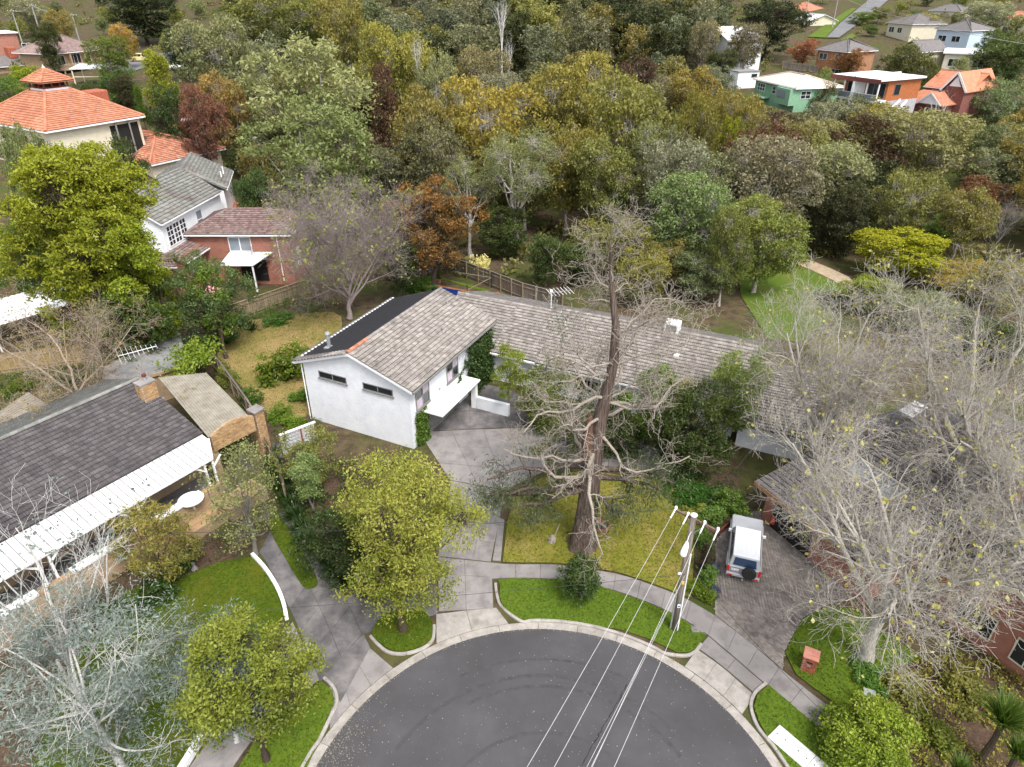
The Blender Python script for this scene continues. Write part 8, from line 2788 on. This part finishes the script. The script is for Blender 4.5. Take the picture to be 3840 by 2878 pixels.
bed_cover('fern and weed cover by the tan paling fence', [[(-42.46, 45.75), (-40.93, 49.31), (-36.67, 50.85), (-33.82, 54.15), (-36.35, 55.03), (-43.06, 52.8), (-45.87, 50.85)]], 9, LF['dark'], .18, .5, (1.3, 1.6, 1.0), 36)

# dry cut grass raked over the back lawn
e_ = empty('log', (*(-24.54, 63.44), .12), .4, 'pale fallen log by the paling fence', 'log')
MB().tube([(-1.1, 0, 0), (0, .1, .05), (1.0, 0, 0)], [.16, .14, .1], 8).tube([(-.2, .1, .1), (.4, .5, .2)], [.06, .03], 6).build('log_wood', DEADWOOD, e_)
bb = empty('bird_bath', (*(-20.07, 33.09), 1.35), 0, 'wide pale round bowl table on the verandah corner', 'bowl')
MB().lathe([(.12, 0), (.1, .5), (.2, .6), (.75, .72), (.78, .78), (.6, .74)], (0, 0, 0), 20).build('bowl', SHEETWHITE, bb)
st_ = empty('garden_statue', (*(-18.75, 29.19), 0), 0, 'small pale garden ornament at the lawn edge', 'ornament')
MB().lathe([(.16, 0), (.2, .1), (.13, .3), (.09, .4), (.12, .5), (.05, .62)], (0, 0, 0), 10).build('body', CONC, st_)
um = empty('umbrella', (-31.9, 66.27, 1.6), 0, 'faded pink garden umbrella under the lime tree', 'umbrella')
MB().lathe([(1.5, 0), (1.0, .35), (.1, .7)], (0, 0, .4), 8).build('canopy', M('faded_pink', [(.62, .28, .27), (.7, .35, .33)], .8, 3), um)
MB().tube([(0, 0, -1.7), (0, 0, .8)], .03, 6).build('pole', WHITE, um)
pt = empty('patio_roof', (-46.6, 62.77, 2.6), .9, 'pale corrugated patio roof behind the lime tree at the left edge', 'patio roof')
sl_ = MB()
for k in range(48): sl_.add([(-6 + k * .25, -3, .06 * (k % 2)), (-6 + (k + 1) * .25, -3, .06 * ((k + 1) % 2)), (-6 + (k + 1) * .25, 3, .3 + .06 * ((k + 1) % 2)), (-6 + k * .25, 3, .3 + .06 * (k % 2))], [(0, 1, 2, 3)])
sl_.build('roof_sheet', SHEETWHITE, pt)
for x in (-5.5, 0, 5.5): MB().box(x - .06, x + .06, -2.8, -2.68, -2.6, 0).build('post', WHITE, pt)


# ------------------------------------------------------------------ far power poles
def far_pole(label, foot, h, rz, arm=2.0, wires=None):
    e = empty('power_pole', foot, rz, label, 'power pole')
    MB().tube([(0, 0, -.5), (0, 0, h)], [.19, .13], 8).build('post', M('far_pole_timber', [(.25, .25, .23), (.33, .33, .31)], .9, 3) if 'far_pole_timber' not in bpy.data.materials else bpy.data.materials['far_pole_timber'], e)
    MB().bar((-arm / 2, -.18, h - .5), (arm / 2, -.18, h - .5), .1, .12).build('crossarm', ARM_WOOD, e)
    for t in (-.95, -.35, .35, .95): MB().lathe([(.05, 0), (.07, .1), (.03, .2)], (t * arm / 2, -.18, h - .43), 6).build('insulator', WHITE, e)
    return e


fp_ = [((-134.43, 208.96, 14.08), 9.5, 'far power pole at the top left, leftmost of three'), ((-127.2, 206.55, 13.93), 11, 'far power pole behind the balcony house'), ((-112.73, 198.65, 13.44), 9.5, 'far power pole right of the balcony house beside the road')]
for f_, h_, lb in fp_: far_pole(lb, f_, h_, .5)
fr_ = [((96.67, 255.14, 16.51), 9.5, 'far power pole left of the climbing road'), ((106.2, 255.14, 16.51), 10, 'far power pole beside the climbing road'), ((135.68, 298.98, 21.46), 8, 'pale far pole at the top of the climbing road')]
for f_, h_, lb in fr_: far_pole(lb, f_, h_, .2)
for i in range(2):
    a = Vector(fp_[i][0]) + Vector((0, 0, fp_[i][1] - .4)); b = Vector(fp_[i + 1][0]) + Vector((0, 0, fp_[i + 1][1] - .4))
    wire(a, b, .6, .03, CABLE, ('left' if i == 0 else 'right') + ' span of far power line above the balcony house', group='far power lines')
a = Vector(fr_[0][0]) + Vector((0, 0, 9)); b = Vector(fr_[1][0]) + Vector((0, 0, 9.5))
wire(a, b, .5, .03, CABLE, 'far power line between poles left of the climbing road', group='far power lines')
wire(b, (75.29, 108.95, 22), 1.2, .03, CABLE, 'far power line crossing the top right houses', group='far power lines')
um2 = empty('shade_umbrella', (80.21, 208.09, 11.5), 0, 'white garden umbrella on the far slope below the orange tree', 'umbrella')
MB().lathe([(1.7, 0), (1.2, .25), (.1, .5)], (0, 0, 2.3), 10).build('canopy', WHITE, um2)
MB().tube([(0, 0, -1), (0, 0, 2.6)], .05, 6).build('pole', WHITE, um2)
paling_fence('grey paling fence behind the green house', [(70.26, 194.35), (77.54, 189.49)], 1.9, TIMBER_GREY, pw=.2)
